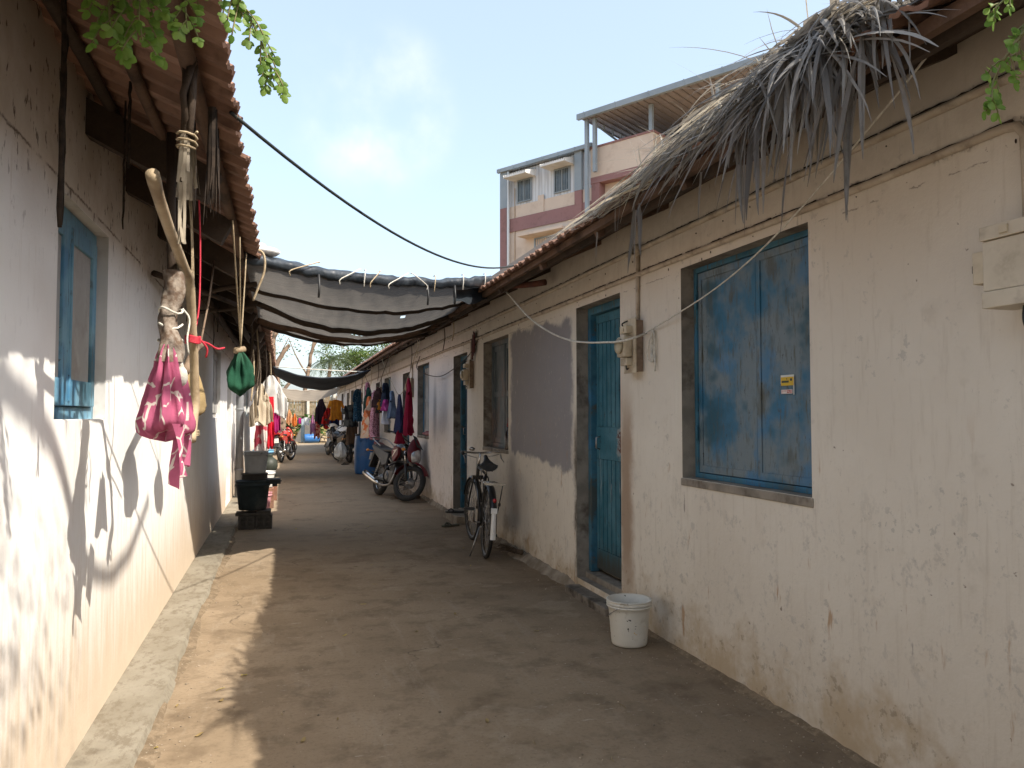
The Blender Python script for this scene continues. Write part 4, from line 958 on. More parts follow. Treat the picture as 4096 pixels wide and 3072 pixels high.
# ---------------------------------------------------- bicycle
def bicycle():
    hd = math.atan2(1.0, .115)
    t = thing('bicycle', 'old black roadster bicycle with a white rear mudflap leaning by the cream wall', 'bicycle', (1.915,7.36,0), hd); t.rotation_euler = (R(3.5), 0, hd)
    WB, RR = 1.13, .345; rx, fx = 0.0, WB
    fdir = Vector((-.36,0,.93)).normalized(); ax = Vector((fx,0,RR)); head = ax + Vector((-.055,0,0)) + fdir*.42
    S = Matrix.Translation(head) @ Matrix.Rotation(R(7), 4, fdir) @ Matrix.Translation(-head)
    rimm = mat('tarnished_rim', (.13,.125,.12), (.08,.075,.07), 10, .45, metal=.8)
    wheel(t, (rx,0,RR), RR, .020, rimm, None, 20, .03, .021)
    wheel(t, (fx,0,RR), RR, .020, rimm, S, 16, .022, .021)
    bb = (.46,0,.29); st = Vector((.30,0,.80)); ht = head + fdir*.10; hbm = head - fdir*.06
    m = MB()
    m.tube([st, ht], .0135, 8); m.tube([bb, hbm], .0145, 8); m.tube([bb, st], .014, 8); m.tube([hbm-fdir*.02, ht+fdir*.04], .018, 8)
    for s_ in (-.055, .055):
        m.tube([(rx,s_,RR),(.44,s_*.7,.29)], .009, 7); m.tube([(rx,s_,RR),(.27,s_*.4,.76),(.29,s_*.2,.78)], .008, 7)
    m.build('frame', BLACKM, t)
    m = MB(S)
    for s_ in (-.048, .048): m.tube(smooth_pts([(fx,s_,RR), Vector((fx-.03,s_,RR+.12)), ax+fdir*.38+Vector((-.05,s_*.9,0))], 4), .010, 7)
    m.box(ax+fdir*.40+Vector((-.055,0,0)), (.05,.12,.04)); m.build('fork', BLACKM, t)
    m = MB(S); stem = head + fdir*.27
    m.tube([head+fdir*.05, stem], .013, 8)
    m.tube(smooth_pts([stem+Vector((-.22,.245,.01)), stem+Vector((-.12,.235,.02)), stem+Vector((.02,.15,.01)), stem+Vector((.04,0,0)), stem+Vector((.02,-.15,.01)), stem+Vector((-.12,-.235,.02)), stem+Vector((-.22,-.245,.01))], 5), .011, 8)
    m.build('handlebar', CHROME, t)
    for s_ in (1, -1):
        m = MB(S); m.tube([stem+Vector((-.235,.246*s_,.009)), stem+Vector((-.13,.237*s_,.019))], [.018,.016], 9); m.build('grip', BLACKP, t)
        m = MB(S); m.tube([stem+Vector((-.06,.21*s_,.0)), stem+Vector((-.13,.20*s_,-.05)), stem+Vector((-.21,.215*s_,-.09))], .006, 6); m.tube([stem+Vector((-.05,.20*s_,-.01)), stem+Vector((-.02,.04*s_,-.05)), head+Vector((0,.02*s_,-.1))], .004, 5); m.build('brake_lever', STEEL, t)
    m = MB()
    def sad(u, v):
        x = .13 - .29*v; w = .022 + .085*(max(0, v-.1)**1.5)*1.15; a = 2*PI*u; ca, sa = math.cos(a), math.sin(a)
        if v > .97: w *= .8
        z = .885 + .085*(1-v)**1.4 + .012*v
        return Vector((.27+x, w*ca, z + (.022 if sa > 0 else .045*(.3+v))*sa))
    m.grid(sad, 16, 14, True, closeu=True); m.add([sad(i/16,0) for i in range(16)], [tuple(range(16))]); m.add([sad(i/16,1) for i in range(16)], [tuple(range(16))])
    m.build('saddle', SEATV, t)
    m = MB(); m.cyl(st-Vector((0,0,.02)), st+Vector((-.02,0,.08)), .012, n=8)
    for s_ in (-.05,.05):
        m.tube([(.17+.014*math.cos(k*.9), s_+.014*math.sin(k*.9), .835+.005*k) for k in range(14)], .004, 5)
    m.build('seat_post', CHROME, t)
    m = MB()
    for s_ in (-.075,-.025,.025,.075): m.tube([(.17,s_,.735),(-.30,s_,.745)], .006, 6)
    m.tube([(-.30,-.095,.745),(-.30,.095,.745)], .009, 6); m.tube([(.17,-.075,.735),(.17,.075,.735)], .007, 6)
    for yq in (0,-.12): m.tube([(yq,-.075,.742),(yq,.075,.742)], .006, 6)
    m.box((-.31,0,.748), (.012,.20,.022))
    m.build('luggage_rack', CHROME, t)
    m = MB()
    for s_ in (-.085,.085): m.tube([(-.27,s_,.74),(-.12,s_,.52),(rx,s_*.8,RR)], .006, 6); m.lathe([(.012,-.015),(.014,0),(.012,.015)], (-.135,s_,.54), 8)
    m.build('rack_stay', BLACKM, t)
    m = MB(); fender(m, (rx,0,RR), RR+.035, 20, 192, .072, 18, .02); m.build('rear_fender', BLACKM, t)
    m = MB(S); fender(m, (fx,0,RR), RR+.032, 20, 200, .062, 18, .02); m.build('front_fender', BLACKM, t)
    m = MB(); 
    def flap(u, v): return Vector((-.372-.028*v+.015*math.cos((u-.5)*PI)*-1, (u-.5)*(.044+.008*v), .50-.26*v))
    m.grid(flap, 7, 8); m.box((-.378,0,.505), (.016,.058,.05)); m.build('mudflap', WHITEP, t)
    m = MB(); m.ellipsoid((-.372,0,.60), (.012,.020,.020)); m.build('reflector', REDLENS, t)
    m = MB(); m.extrude([(.56,.34),(.52,.22),(.44,.20),(.05,.29),(-.04,.32),(-.04,.38),(.05,.40),(.46,.40)], -.06, -.045, 'xz'); m.build('chain_guard', BLACKM, t, bevel=.004)
    m = MB(); m.lathe([(.0,-.012),(.092,-.012),(.092,-.006),(.0,-.006)], (.46,-.06,.29), 24, (0,1,0)); m.build('chainwheel', STEEL, t)
    for s_, a in ((-1, R(-60)), (1, R(120))):
        m = MB(); e = Vector((.46+.165*math.cos(a), s_*.085, .29+.165*math.sin(a))); m.tube([(.46,s_*.05,.29),(.46,s_*.075,.29), e], .009, 7); m.build('crank', STEEL, t)
        m = MB(); m.box(e+Vector((0,s_*.055,.008)), (.075,.095,.010)); m.box(e+Vector((.03,s_*.055,0)), (.016,.095,.026)); m.box(e+Vector((-.03,s_*.055,0)), (.016,.095,.026)); m.cyl(e, e+Vector((0,s_*.11,0)), .007, n=7); m.build('pedal', BLACKP, t)
    m = MB(); m.tube([(.02,.07,.30),(-.04,.16,.02)], .008, 6); m.tube([(.02,.03,.30),(.02,.07,.30)], .008, 6); m.build('kick_stand', STEEL, t)
    m = MB(); m.lathe([(.02,0),(.032,.01),(.034,.03),(.0,.045)], stem+Vector((.03,.09,.02)), 12); m.build('bell', CHROME, t)
    return t
bicycle()
# ================================================================== THINGS ON THE GROUND
def bucket(name, label, cat, loc, r0, r1, h, m_, group=None, rimm=None, handle=None, htilt=0, n=32, ribs=2, wall=.004, rotz=0):
    t = thing(name, label, cat, loc, rotz, group)
    m = MB(); prof = [(0,.004),(r0*.96,.004),(r0,.012)]
    for i in range(1, 7): prof.append((r0+(r1-r0)*i/7*.98, h*(.02+.86*i/7)))
    zt = h*.84
    for k in range(ribs): prof += [(r1+.003, zt),(r1+.011, zt+.004),(r1+.011, zt+.012),(r1+.004, zt+.016)]; zt += h*.055
    prof += [(r1+.004,h*.97),(r1+.012,h*.985),(r1+.012,h),(r1-wall*.2,h)]
    for i in range(6, -1, -1): prof.append((r0+(r1-r0)*i/7-wall-.002, h*(.03+.86*i/7)))
    prof.append((0,.012))
    m.lathe(prof, n=n); m.build('pail', m_, t)
    if handle:
        m = MB(); pts = []
        for i in range(17):
            a = PI*i/16; p = Vector((math.cos(a)*(r1+.014), 0, -math.sin(a)*(r1*1.1)))
            p = Matrix.Rotation(htilt, 3, 'X') @ p
            pts.append(p + Vector((0,0,h*.86)))
        # wire bail falls along the outside
        m.tube([Vector((p.x, p.y, p.z)) for p in pts], .0028, 6); m.build('handle', handle, t)
    return t
t = NT('spattered_white_pail'); p = t.pos(); x_, y_, z_ = t.xyz(p)
c = t.mix(t.rg(t.noise(p, 6, 5), .35, .65), (.56,.54,.48), (.64,.62,.56))
c = t.mix(t.ma('MULTIPLY', t.rg(t.noise(p, 12, 7, .7), .5, .75), .6), c, (.30,.26,.20))
c = t.mix(t.ma('MULTIPLY', t.rg(t.noise(t.mapv(p, loc=(3.3,1,2)), 13, 3), .645, .665), t.rg(z_, .16, .13)), c, (.58,.36,.06))
c = t.mix(t.rg(t.noise(t.mapv(p, loc=(1,5,2)), 26, 3), .68, .70), c, (.06,.06,.05))
t.set(col=c, rough=.5, spec=.35); PAIL = t.m
bucket('paint_bucket', 'dirty white plastic paint bucket with a wire handle standing by the door step', 'bucket', (2.05,4.37,0), .108, .128, .275, PAIL, handle=STEEL, htilt=R(58), rotz=R(35), ribs=2)

DRUM = mat('blue_plastic_drum', (.022,.115,.32), (.035,.145,.38), 4, .4, spec=.45, dirt=(.10,.10,.10), damt=.35)
def drum(name, label, loc, rot=None, s=1):
    t = thing(name, label, 'drum', loc)
    if rot: t.rotation_euler = rot
    m = MB(); H = .93*s
    def rr(z):
        k = z/H; r = .265 + .028*math.sin(PI*min(1, max(0, (k-.02)/.96)))**.6
        for q in (.30,.42,.58,.70): r -= .006*math.exp(-((k-q)/.010)**2)
        return r*s
    prof = [(0,.0),(.24*s,.0),(.262*s,.015)] + [(rr(H*i/48), .02+(H-.05)*i/48) for i in range(1,48)] + [(.262*s,H-.02),(.25*s,H),(.24*s,H-.015),(0,H-.02)]
    m.lathe(prof, n=36); m.build('barrel', DRUM, t)
    m = MB(); m.lathe([(.245*s,H-.012),(.272*s,H-.012),(.276*s,H+.004),(.268*s,H+.022),(.235*s,H+.022),(.22*s,H+.012),(0,H+.012)], n=32); m.build('lid', BLACKP, t)
    m = MB()
    for a in (R(250), R(70)):
        q = Vector((math.cos(a), math.sin(a), 0)); sdv = Vector((-q.y, q.x, 0))
        pts = [q*(rr(H*.86)-.005)+sdv*d+Vector((0,0,z)) for d, z in ((-.07,H*.83),(-.07,H*.885),(.07,H*.885),(.07,H*.83))]
        m.tube([p + q*(.012) for p in pts], .014*s, 6)
    m.build('grip', DRUM, t)
    return t
drum('drum', 'tall blue plastic water drum with a black lid standing by the cream wall', (1.93,18.75,0))
drum('drum', 'blue plastic drum lying on its side at the far end of the lane', (1.02,40.35,.22), (0, PI/2, R(8)), .82)
bucket('plant_pot', 'small brown plastic pot set on the black drum lid', 'pot', (1.99,18.75,.955), .085, .125, .19, mat('brown_pot_plastic', (.13,.075,.06), (.17,.10,.08), 8, .55), ribs=1)

# stack beside the white wall: blocks, tub, basin, pail
GT = mat('dark_green_tub_plastic', (.018,.028,.030), (.028,.040,.042), 6, .5, dirt=(.11,.10,.085), damt=.5)
def block(x0, x1, y0, y1, z0, z1, label):
    t = thing('cement_block', label, 'block', ((x0+x1)/2,(y0+y1)/2,z0), U(-.03,.03), 'cement blocks under the tub')
    w, d, h = (x1-x0), (y1-y0), (z1-z0); m = MB()
    m.bx(-w/2,w/2,-d/2+.03,d/2,0,h)
    # hollow-block face: bars round the slots
    for a, b in ((-w/2,-w/2+.03),(-.02,.02),(w/2-.03,w/2)): m.bx(a,b,-d/2,-d/2+.029,0,h)
    for a, b in ((-w/2+.03,-.02),(.02,w/2-.03)):
        m.bx(a,b,-d/2,-d/2+.029,0,h*.20); m.bx(a,b,-d/2,-d/2+.029,h*.42,h*.60); m.bx(a,b,-d/2,-d/2+.029,h*.82,h)
    m.build('block_body', CONCD, t, bevel=.006)
    return t
block(-.51,-.315,10.0,10.22,.0,.165,'dark hollow cement block under the left half of the stacked tub')
block(-.31,-.115,10.0,10.22,.0,.165,'dark hollow cement block under the right half of the stacked tub')
m = MB(); m.bx(-.545,-.135,9.99,10.24,.168,.205); m.bx(-.30,-.13,9.985,10.235,.206,.228)
tag(m.build('stone_slab', CONCD, world=True, loc=(-.34,10.1,.168), bevel=.008), 'flat dark stone slab laid across the cement blocks', 'slab')
tub = bucket('tub', 'large dark green plastic tub standing on the cement blocks', 'tub', (-.35,10.12,.232), .165, .20, .36, GT, ribs=1, handle=STEEL, htilt=R(62), rotz=R(10))
bucket('basin', 'blackened shallow basin upside down on the dark green tub', 'basin', (-.33,10.12,.60), .155, .150, .075, mat('blackened_basin', (.05,.042,.035), (.075,.062,.05), 8, .7, dirt=(.02,.018,.016)), ribs=1)
t = NT('scuffed_grey_pail'); p = t.pos(); c = t.mix(t.rg(t.noise(p, 6, 5), .35, .65), (.36,.35,.33), (.44,.43,.41))
c = t.mix(t.ma('MULTIPLY', t.rg(t.noise(p, 17, 6, .75), .6, .63), t.rg(t.noise(t.mapv(p, loc=(2,2,0)), 5, 2), .5, .55)), c, (.05,.05,.05)); t.set(col=c, rough=.55)
bucket('paint_bucket', 'scuffed grey white paint bucket at the top of the dark tub stack', 'bucket', (-.32,10.12,.678), .122, .142, .275, t.m, handle=STEEL, htilt=R(50), rotz=R(-40), ribs=2)
m = MB(); m.bx(-.20,-.02,10.05,10.30,.545,.605); m.bx(-.02,-.005,10.13,10.2,.57,.58); m.bx(-.12,-.06,10.06,10.2,.515,.544)
tag(m.build('wooden_block', mat('charred_wood', (.03,.03,.032), (.055,.052,.05), 12, .7), world=True, loc=(-.11,10.17,.515), bevel=.008), 'charred wooden block poking out over the lane from the tub rim', 'wood block')
PINKP = mat('pink_plastic', (.52,.23,.25), (.58,.28,.30), 5, .5)
bucket('bucket', 'pink plastic bucket on the sunlit ground behind the dark tub stack', 'bucket', (-.28,11.6,0), .10, .135, .30, PINKP, group='buckets along the white wall', ribs=1, handle=STEEL, htilt=R(55))
bucket('bucket', 'white plastic bucket with a thick rim behind the pink bucket', 'bucket', (-.25,12.35,.30), .11, .14, .25, WHITEP, group='buckets along the white wall', ribs=1)
bucket('bucket', 'pale blue plastic bucket with a wide rim by the white wall', 'bucket', (-.36,15.6,.40), .12, .19, .34, mat('sky_blue_plastic', (.16,.36,.55), (.20,.42,.62), 5, .45), group='buckets along the white wall', ribs=1)
bucket('bucket', 'green plastic bucket beneath the white floral cloth', 'bucket', (-.40,16.8,.55), .13, .17, .36, mat('green_plastic', (.03,.22,.12), (.05,.28,.16), 5, .5), group='buckets along the white wall', ribs=1)
bucket('water_pot', 'round dark green water pot between the white bucket and the wall', 'pot', (-.22,13.5,.32), .10, .12, .10, mat('dark_pot', (.03,.038,.03), (.05,.055,.045), 5, .5), ribs=1)
m = MB(); m.ellipsoid((0,0,.0), (.145,.145,.15), 20, 12); m.lathe([(.07,.12),(.06,.15),(.09,.19),(.085,.19)], n=20)
tag(m.build('water_pot', bpy.data.materials['dark_pot'], loc=(-.22,13.5,.57)), 'round bellied dark clay pot sitting on the small dark pot', 'pot')
for (x0, x1, y0, y1, h, lb) in ((-.44,-.12,12.2,12.5,.298,'low brick stand under the white bucket'),(-.52,-.20,15.4,15.8,.398,'low brick stand under the pale blue bucket'),(-.56,-.24,16.6,17.0,.548,'tall brick stand under the green bucket'),(-.38,-.08,13.3,13.7,.318,'low brick stand under the round clay pots')):
    m = MB(); k = 0
    nz_ = max(3, int(h/.08)); hh = h/nz_
    for i in range(nz_):
        for j in range(2):
            if i % 2: m.bx(x0, x1, y0+(y1-y0)*j/2+.002, y0+(y1-y0)*(j+1)/2-.002, i*hh, (i+1)*hh-.003)
            else: m.bx(x0+(x1-x0)*j/2+.002, x0+(x1-x0)*(j+1)/2-.002, y0, y1, i*hh, (i+1)*hh-.003)
    tag(m.build('brick_stand', mat('old_brick', (.22,.10,.065), (.30,.15,.10), 9, .95, bump=.4, dirt=(.12,.09,.07), damt=.7), world=True, loc=((x0+x1)/2,(y0+y1)/2,0), bevel=.004), lb, 'brick stand', 'brick stands along the white wall')

# brooms, shoes, bottle
def broom(loc, ang, label, n=70):
    m = MB()
    for i in range(n):
        a = ang + U(-.22,.22); l = U(.25,.42); o = Vector((U(-.02,.02), U(-.02,.02), U(.005,.05)))
        d = Vector((math.cos(a), math.sin(a), U(-.02,.10)))
        m.tube([o, o+d*l*.5+Vector((0,0,U(0,.015))), o+d*l+Vector((0,0,-.02+U(0,.03)))], [.0022,.002,.001], 4, cap=False)
    m.cyl((-.10*math.cos(ang),-.10*math.sin(ang),.03),(.06*math.cos(ang),.06*math.sin(ang),.03),.024,n=9)
    tag(m.build('broom', mat('broom_straw', (.05,.035,.025), (.10,.07,.045), 20, .9) if 'broom_straw' not in bpy.data.materials else bpy.data.materials['broom_straw'], loc=loc), label, 'broom', 'stick brooms at the wall foot')
broom((2.19,7.22,.05), R(105), 'dark stick broom lying at the wall foot behind the bicycle')
broom((2.10,12.75,.01), R(160), 'dark stick broom lying by the front wheel of the dark red motorcycle', 60)
def sandal(loc, rz, label, m_=BLACKP):
    t = thing('sandal', label, 'sandal', loc, rz, 'sandals left in the lane')
    m = MB(); m.extrude([(.125,.0),(.11,.035),(.04,.045),(-.05,.03),(-.12,.032),(-.135,0),(-.12,-.032),(-.05,-.03),(.04,-.045),(.11,-.035)], 0, .022, 'xy'); m.build('sole', m_, t, bevel=.005)
    m = MB(); m.tube(smooth_pts([(.0,.042,.018),(.04,.02,.05),(.08,0,.024)], 4), .008, 6); m.tube(smooth_pts([(.0,-.042,.018),(.04,-.02,.05),(.08,0,.024)], 4), .008, 6); m.build('strap', m_, t)
GREENS = mat('olive_sandal_rubber', (.06,.06,.045), (.09,.085,.06), 8, .8)
sandal((2.03,9.55,.004), R(200), 'olive sandal lying beside the front wheel of the bicycle', GREENS)
sandal((2.20,10.1,.105), R(170), 'black sandal on the cement step of the dark blue door')
sandal((1.70,22.3,.004), R(205), 'black sandal lying flat in front of the black motorcycle')
sandal((1.72,24.6,.004), R(120), 'pale sandal standing between the black motorcycle and the scooter', mat('pale_rubber', (.5,.48,.45), None, rough=.7))
for lb, yq, c in (('worn pink shoe on the sill of the third window, nearer the corner', 12.60, (.42,.22,.22)), ('worn pink shoe on the sill of the third window, further inside', 12.86, (.36,.17,.18))):
    m = MB(); m.ellipsoid((0,0,.04), (.05,.11,.042), 14, 9, fn=lambda p: Vector((p.x, p.y, p.z*(1.0 if p.y < 0 else .65)))); m.lathe([(.032,.05),(.036,.085),(.030,.085),(.026,.05)], (0,-.05,0), 12)
    tag(m.build('shoe', mat('pink_shoe_canvas', c, (c[0]*.7,c[1]*.6,c[2]*.6), 20, .8), loc=(2.315,yq,1.052), rotz=R(20)), lb, 'shoe', 'shoes on the window sill')
t = thing('bottle', 'dark brown glass bottle with a pointed red cap on the grey window sill', 'bottle', (2.315,7.93,1.03))
m = MB(); m.lathe([(0,0),(.034,0),(.036,.01),(.036,.15),(.030,.18),(.014,.215),(.012,.25),(0,.25)], n=18); m.build('glass_body', mat('brown_bottle_glass', (.022,.010,.007), None, rough=.15, spec=.6), t)
m = MB(); m.lathe([(.014,.245),(.015,.275),(.006,.29),(.004,.34),(0,.345)], n=12); m.build('cap', mat('dull_red_cap', (.16,.03,.025), None, rough=.5), t)
# leaf scraps on the lane
LITM = m_leaf('leaf_scrap', (.22,.15,.06), (.33,.24,.10), (.42,.33,.06), .1)
proto = None; rr = random.Random(11)
for i in range(58):
    if i < 42: xq, yq = rr.uniform(-.5,1.9), 2.9+rr.random()**1.5*7
    else: xq, yq = rr.uniform(-.4,1.8), rr.uniform(10,24)
    m = MB(); m.rv = rr.random(); L = rr.uniform(.009,.022)
    if i % 3: m.grid(lambda u, v: Vector(((v-.5)*2*L, (u-.5)*L*math.sin(PI*min(.98,max(.02,v))), .004+.006*abs(u-.5)+.004*math.sin(5*v+i))), 3, 5)
    else: m.tube([(-L*1.4,0,.002),(0,L*.3,.003),(L*1.4,0,.002)], .0014, 4)
    tag(m.build('dry_leaf', LITM, loc=(xq,yq,.0015), rotz=rr.uniform(0,6)), 'small dry leaf or straw scrap lying on the lane', 'dry leaf', 'leaf scraps on the lane')
m = MB()
for i in range(5): m.grid(lambda u, v: Vector(((v-.5)*.12+.03*i-.05, (u-.5)*.07+.02*math.sin(i*3), .01+.02*abs(math.sin(4*v+i))+.01*u)), 4, 7)
tag(m.build('paper_scrap', mat('crumpled_brown_paper', (.30,.20,.12), (.38,.26,.16), 10, .9), loc=(.76,16.4,.0)), 'crumpled brown paper scrap lying in mid lane', 'paper scrap')

# ================================================================== WALL FITTINGS
def meter(y, z, label, big=True):
    t = thing('electric_meter', label, 'electric meter', (XR, y, z), 0, 'electric meters by the doors')
    m = MB(); m.bx(-.055,-.002,-.085,.085,-.17,.17); m.build('backboard', BROWNBOARD, t, bevel=.004)
    m = MB(); m.bx(-.064,-.0555,-.098,.085,-.18,.185); m.build('front_board', METERP, t, bevel=.002)
    m = MB(); m.bx(-.13,-.0645,-.06,.06,-.075,.065); m.build('meter_case', METERP, t, bevel=.018)
    m = MB(); m.lathe([(0,.0),(.05,.0),(.053,.012),(.048,.02),(0,.024)], (-.13,0,.0), 18, (-1,0,0)); m.build('dial_cover', mat('hazy_dial_glass', (.35,.31,.22), (.45,.4,.3), 9, .25) if 'hazy_dial_glass' not in bpy.data.materials else bpy.data.materials['hazy_dial_glass'], t)
    m = MB(); m.bx(-.11,-.0645,-.055,.05,.085,.135); m.bx(-.118,-.1105,-.02,.02,.095,.12); m.build('fuse_carrier', METERP, t, bevel=.005)
    m = MB(); m.bx(-.105,-.0645,-.05,.05,-.13,-.08); m.build('terminal_cover', METERP, t, bevel=.005)
    m = MB(); m.tube(smooth_pts([(-.09,.03,.13),(-.095,.04,.155),(-.06,.02,.175),(-.02,.0,.185)], 4), .005, 6); m.tube(smooth_pts([(-.10,-.03,-.12),(-.10,-.03,-.145),(-.08,.0,-.155),(-.06,.02,-.14)], 4), .004, 6); m.build('wire', CABLE, t)
    m = MB(); m.bx(-.075,-.056,.03,.10,.0,.07); m.build('junction_block', BLACKP, t, bevel=.004)
    return t
meter(4.70,1.86,'cream electric meter on a stained board between planked door and blue shutters')
meter(9.42,1.91,'electric meter on a brown board beside the dark blue door')
meter(14.02,1.90,'electric meter past the third window beside the dark red tunic')
for yq, lb in ((18.72,'small electric meter on the wall past the blue patterned shirt'),(23.4,'small electric meter on the wall near the yellow orange shirt')): meter(yq,1.9,lb)

t = thing('switch_box', 'large beige metal electric switch box at the right edge of the wall', 'switch box', (XR, 1.70, 1.74))
m = MB(); m.bx(-.13,-.012,-.26,.222,.055,.215); m.build('case', BEIGEBOX, t, bevel=.004)
m = MB(); m.bx(-.138,-.010,-.265,.226,.217,.262); m.build('lid', BEIGEBOX, t, bevel=.003)
m = MB(); m.bx(-.138,-.010,-.265,.222,.0,.053); m.build('base_rail', BEIGEBOX, t, bevel=.003)
m = MB(); m.bx(-.145,-.1385,.12,.15,.228,.252); m.build('maker_plate', METERP, t, bevel=.001)
m = MB(); m.bx(-.122,-.05,.2225,.268,.085,.19); m.build('breaker', METERP, t, bevel=.004)
m = MB(); m.bx(-.112,-.085,.2685,.279,.125,.150); m.build('breaker_lever', BLACKP, t, bevel=.002)
m = MB(); m.tube(smooth_pts([(-.08,.11,.01),(-.085,.11,-.05),(-.07,.09,-.11),(-.06,.03,-.16),(-.06,-.06,-.17)], 5), .012, 8); m.tube(smooth_pts([(-.05,.09,.01),(-.05,.09,-.06),(-.04,.06,-.12),(-.04,-.03,-.19)], 5), .008, 7); m.build('supply_cable', CABLE, t)

# torn sticker on the big shutter
t = thing('sticker', 'torn yellow and white paper sticker on the right blue shutter', 'sticker', (2.372,3.23,1.50))
Z = t
m = MB(); m.bx(-.0012,.0,-.052,.052,.055,.098); m.bx(-.0012,0,-.052,-.046,.0,.055); m.build('paper', mat('sticker_paper', (.62,.62,.58), None, rough=.7), t)
m = MB(); m.bx(-.0016,-.0013,-.05,.05,.046,.088); m.build('yellow_panel', mat('sticker_yellow', (.62,.42,.04), (.55,.34,.05), 30, .6), t)
m = MB(); m.bx(-.002,-.0017,-.012,.044,.060,.070); m.bx(-.002,-.0017,-.038,-.022,.068,.080); m.bx(-.002,-.0017,.0,.008,.076,.081); m.build('dark_print', mat('sticker_dark_print', (.05,.06,.05), None, rough=.6), t)
m = MB(); m.bx(-.0016,-.0013,-.040,.048,.006,.026); m.build('white_strip', mat('sticker_pale_pink', (.60,.46,.42), (.62,.58,.54), 60, .6), t)
m = MB(); m.bx(-.002,-.0017,-.036,.002,.009,.023); m.bx(-.002,-.0017,.012,.044,.018,.021); m.build('red_print', mat('sticker_red_print', (.40,.09,.08), (.60,.42,.4), 120, .6), t)

# ================================================================== ROPES AND WIRES
def rope(name, label, cat, pts, r, m_, n=7, group=None, smooth=True):
    m = MB(); m.tube(smooth_pts(pts, 5) if smooth else pts, r, n)
    return tag(m.build(name, m_, world=True, loc=pts[0]), label, cat, group)
rope('rope', 'thick white rope sagging from the tarpaulin pole to a nail beside the meter', 'rope', [(1.90,6.62,2.53),(2.02,6.30,2.25),(2.12,6.02,2.09),(2.15,5.62,1.985),(2.135,5.2,1.93),(2.12,4.85,1.90),(2.115,4.65,1.885),(2.15,4.50,1.895),(2.268,4.55,1.935)], .0075, WROPE)
rope('rope', 'thin white cord rising from the nail across the blue shutters to the eave', 'rope', [(2.262,4.57,1.935),(2.255,4.36,1.965),(2.21,3.6,2.08),(2.14,2.93,2.24),(2.0,2.1,2.50),(1.92,1.75,2.62)], .0042, WROPE)
pts = []
for k in range(40):
    a = 2*PI*k/13.3; pts.append((2.268-.001*k*.3, 4.44+.018*math.cos(a)*(1+.4*math.sin(k)), 1.85+.10*math.sin(a)-.012*math.sin(k*.7)))
m = MB(); m.tube(pts, .0042, 6); m.tube(smooth_pts([(2.262,4.45,1.95),(2.262,4.50,1.86),(2.262,4.52,1.77),(2.262,4.45,1.735)], 5), .004, 6); m.tube([(2.262,4.42,1.78),(2.262,4.415,1.68)], .005, 6)
tag(m.build('rope_coil', WROPE, world=True, loc=(2.27,4.44,1.85)), 'small coil of white cord hung on a nail beside the meter', 'rope coil')
rope('overhead_cable', 'black cable sagging across the sky between the two roofs', 'cable', sag((-.19,2.85,2.47), (2.05,6.85,2.80), .20, 24), .007, CABLE, smooth=False)
rope('wire', 'loose dark wire looping along the cream wall past the second door', 'wire', [(2.26,13.2,2.42),(2.1,12.5,2.15),(2.22,11.4,1.98),(2.24,10.2,2.05),(2.26,9.45,2.18),(2.26,9.0,2.34)], .006, DROPE)
rope('rope', 'pale cord looping from the eave to the row of hanging clothes', 'rope', [(1.78,14.6,2.45),(1.76,13.6,2.1),(1.72,12.7,1.93),(1.72,12.1,1.74),(1.72,11.6,1.74),(1.74,11.2,1.93),(1.78,10.4,2.42)], .005, TROPE)
rope('rope', 'dark cord carrying the leopard print dress and floral cloth', 'rope', [(1.78,18.2,2.45),(1.72,16.6,2.1),(1.70,15.6,1.82),(1.70,14.8,1.86),(1.74,14.0,2.2),(1.78,13.6,2.44)], .005, DROPE)
rope('rope', 'pale cord carrying the blue patterned shirt', 'rope', [(1.78,20.6,2.46),(1.72,19.2,2.06),(1.70,18.5,1.99),(1.72,17.9,2.06),(1.78,17.2,2.44)], .005, TROPE)
for i, (yq, l) in enumerate(((8.6,.22),(9.0,.30),(10.9,.25),(11.4,.4),(14.0,.3),(16.1,.35),(17.0,.42),(19.0,.4),(21.0,.45),(24.5,.5))):
    x0 = 1.84+U(-.02,.05); rope('cord_end', 'short knotted cord end dangling from the right eave beams', 'cord', [(x0,yq,2.47),(x0+.01,yq+.01,2.47-l*.5),(x0-.01,yq+.02,2.47-l)], .006, DROPE if i % 2 else TROPE, 5, 'cord ends under the right eave')
m = MB()
for dz, dy in ((0,0),(-.05,.04),(.03,-.05)): m.grid(lambda u, v: Vector((.01*math.sin(9*u), dy+(u-.5)*.12*(1-.4*v), dz-.25*v+.03*u)), 6, 8)
tag(m.build('rag', mat('dark_red_rag', (.10,.025,.02), (.06,.03,.03), 20, .9), loc=(2.245,9.25,2.38)), 'small dark red rag caught on the pipe above the second door', 'rag')

# ================================================================== LEFT EAVE HANGINGS
for i, (yq, xq, z0, z1, r) in enumerate(((2.38,-.60,2.66,1.92,.012),(2.62,-.66,2.70,2.02,.006),(2.80,-.70,2.72,2.02,.010),(3.35,-.62,2.66,2.14,.007),(3.05,-.55,2.62,2.30,.009),(4.15,-.52,2.62,2.22,.008),(5.3,-.6,2.62,2.0,.007),(6.4,-.5,2.6,2.05,.01),(7.3,-.6,2.6,1.98,.007))):
    n = 14; m = MB(); m.tube([(xq+.006*fbm(k*.8,i), yq+.008*fbm(k*.9,i+5), z0+(z1-z0)*k/n) for k in range(n+1)], [r*(.55+.5*abs(fbm(k*1.3,i)))*(1 if k < n else .7) for k in range(n+1)], 6)
    tag(m.build('soot_strand', SOOTSHADE, world=True, loc=(xq,yq,z0)), 'thick sooty cobweb strand hanging from the left rafters', 'soot strand', 'soot strands under the left eave')
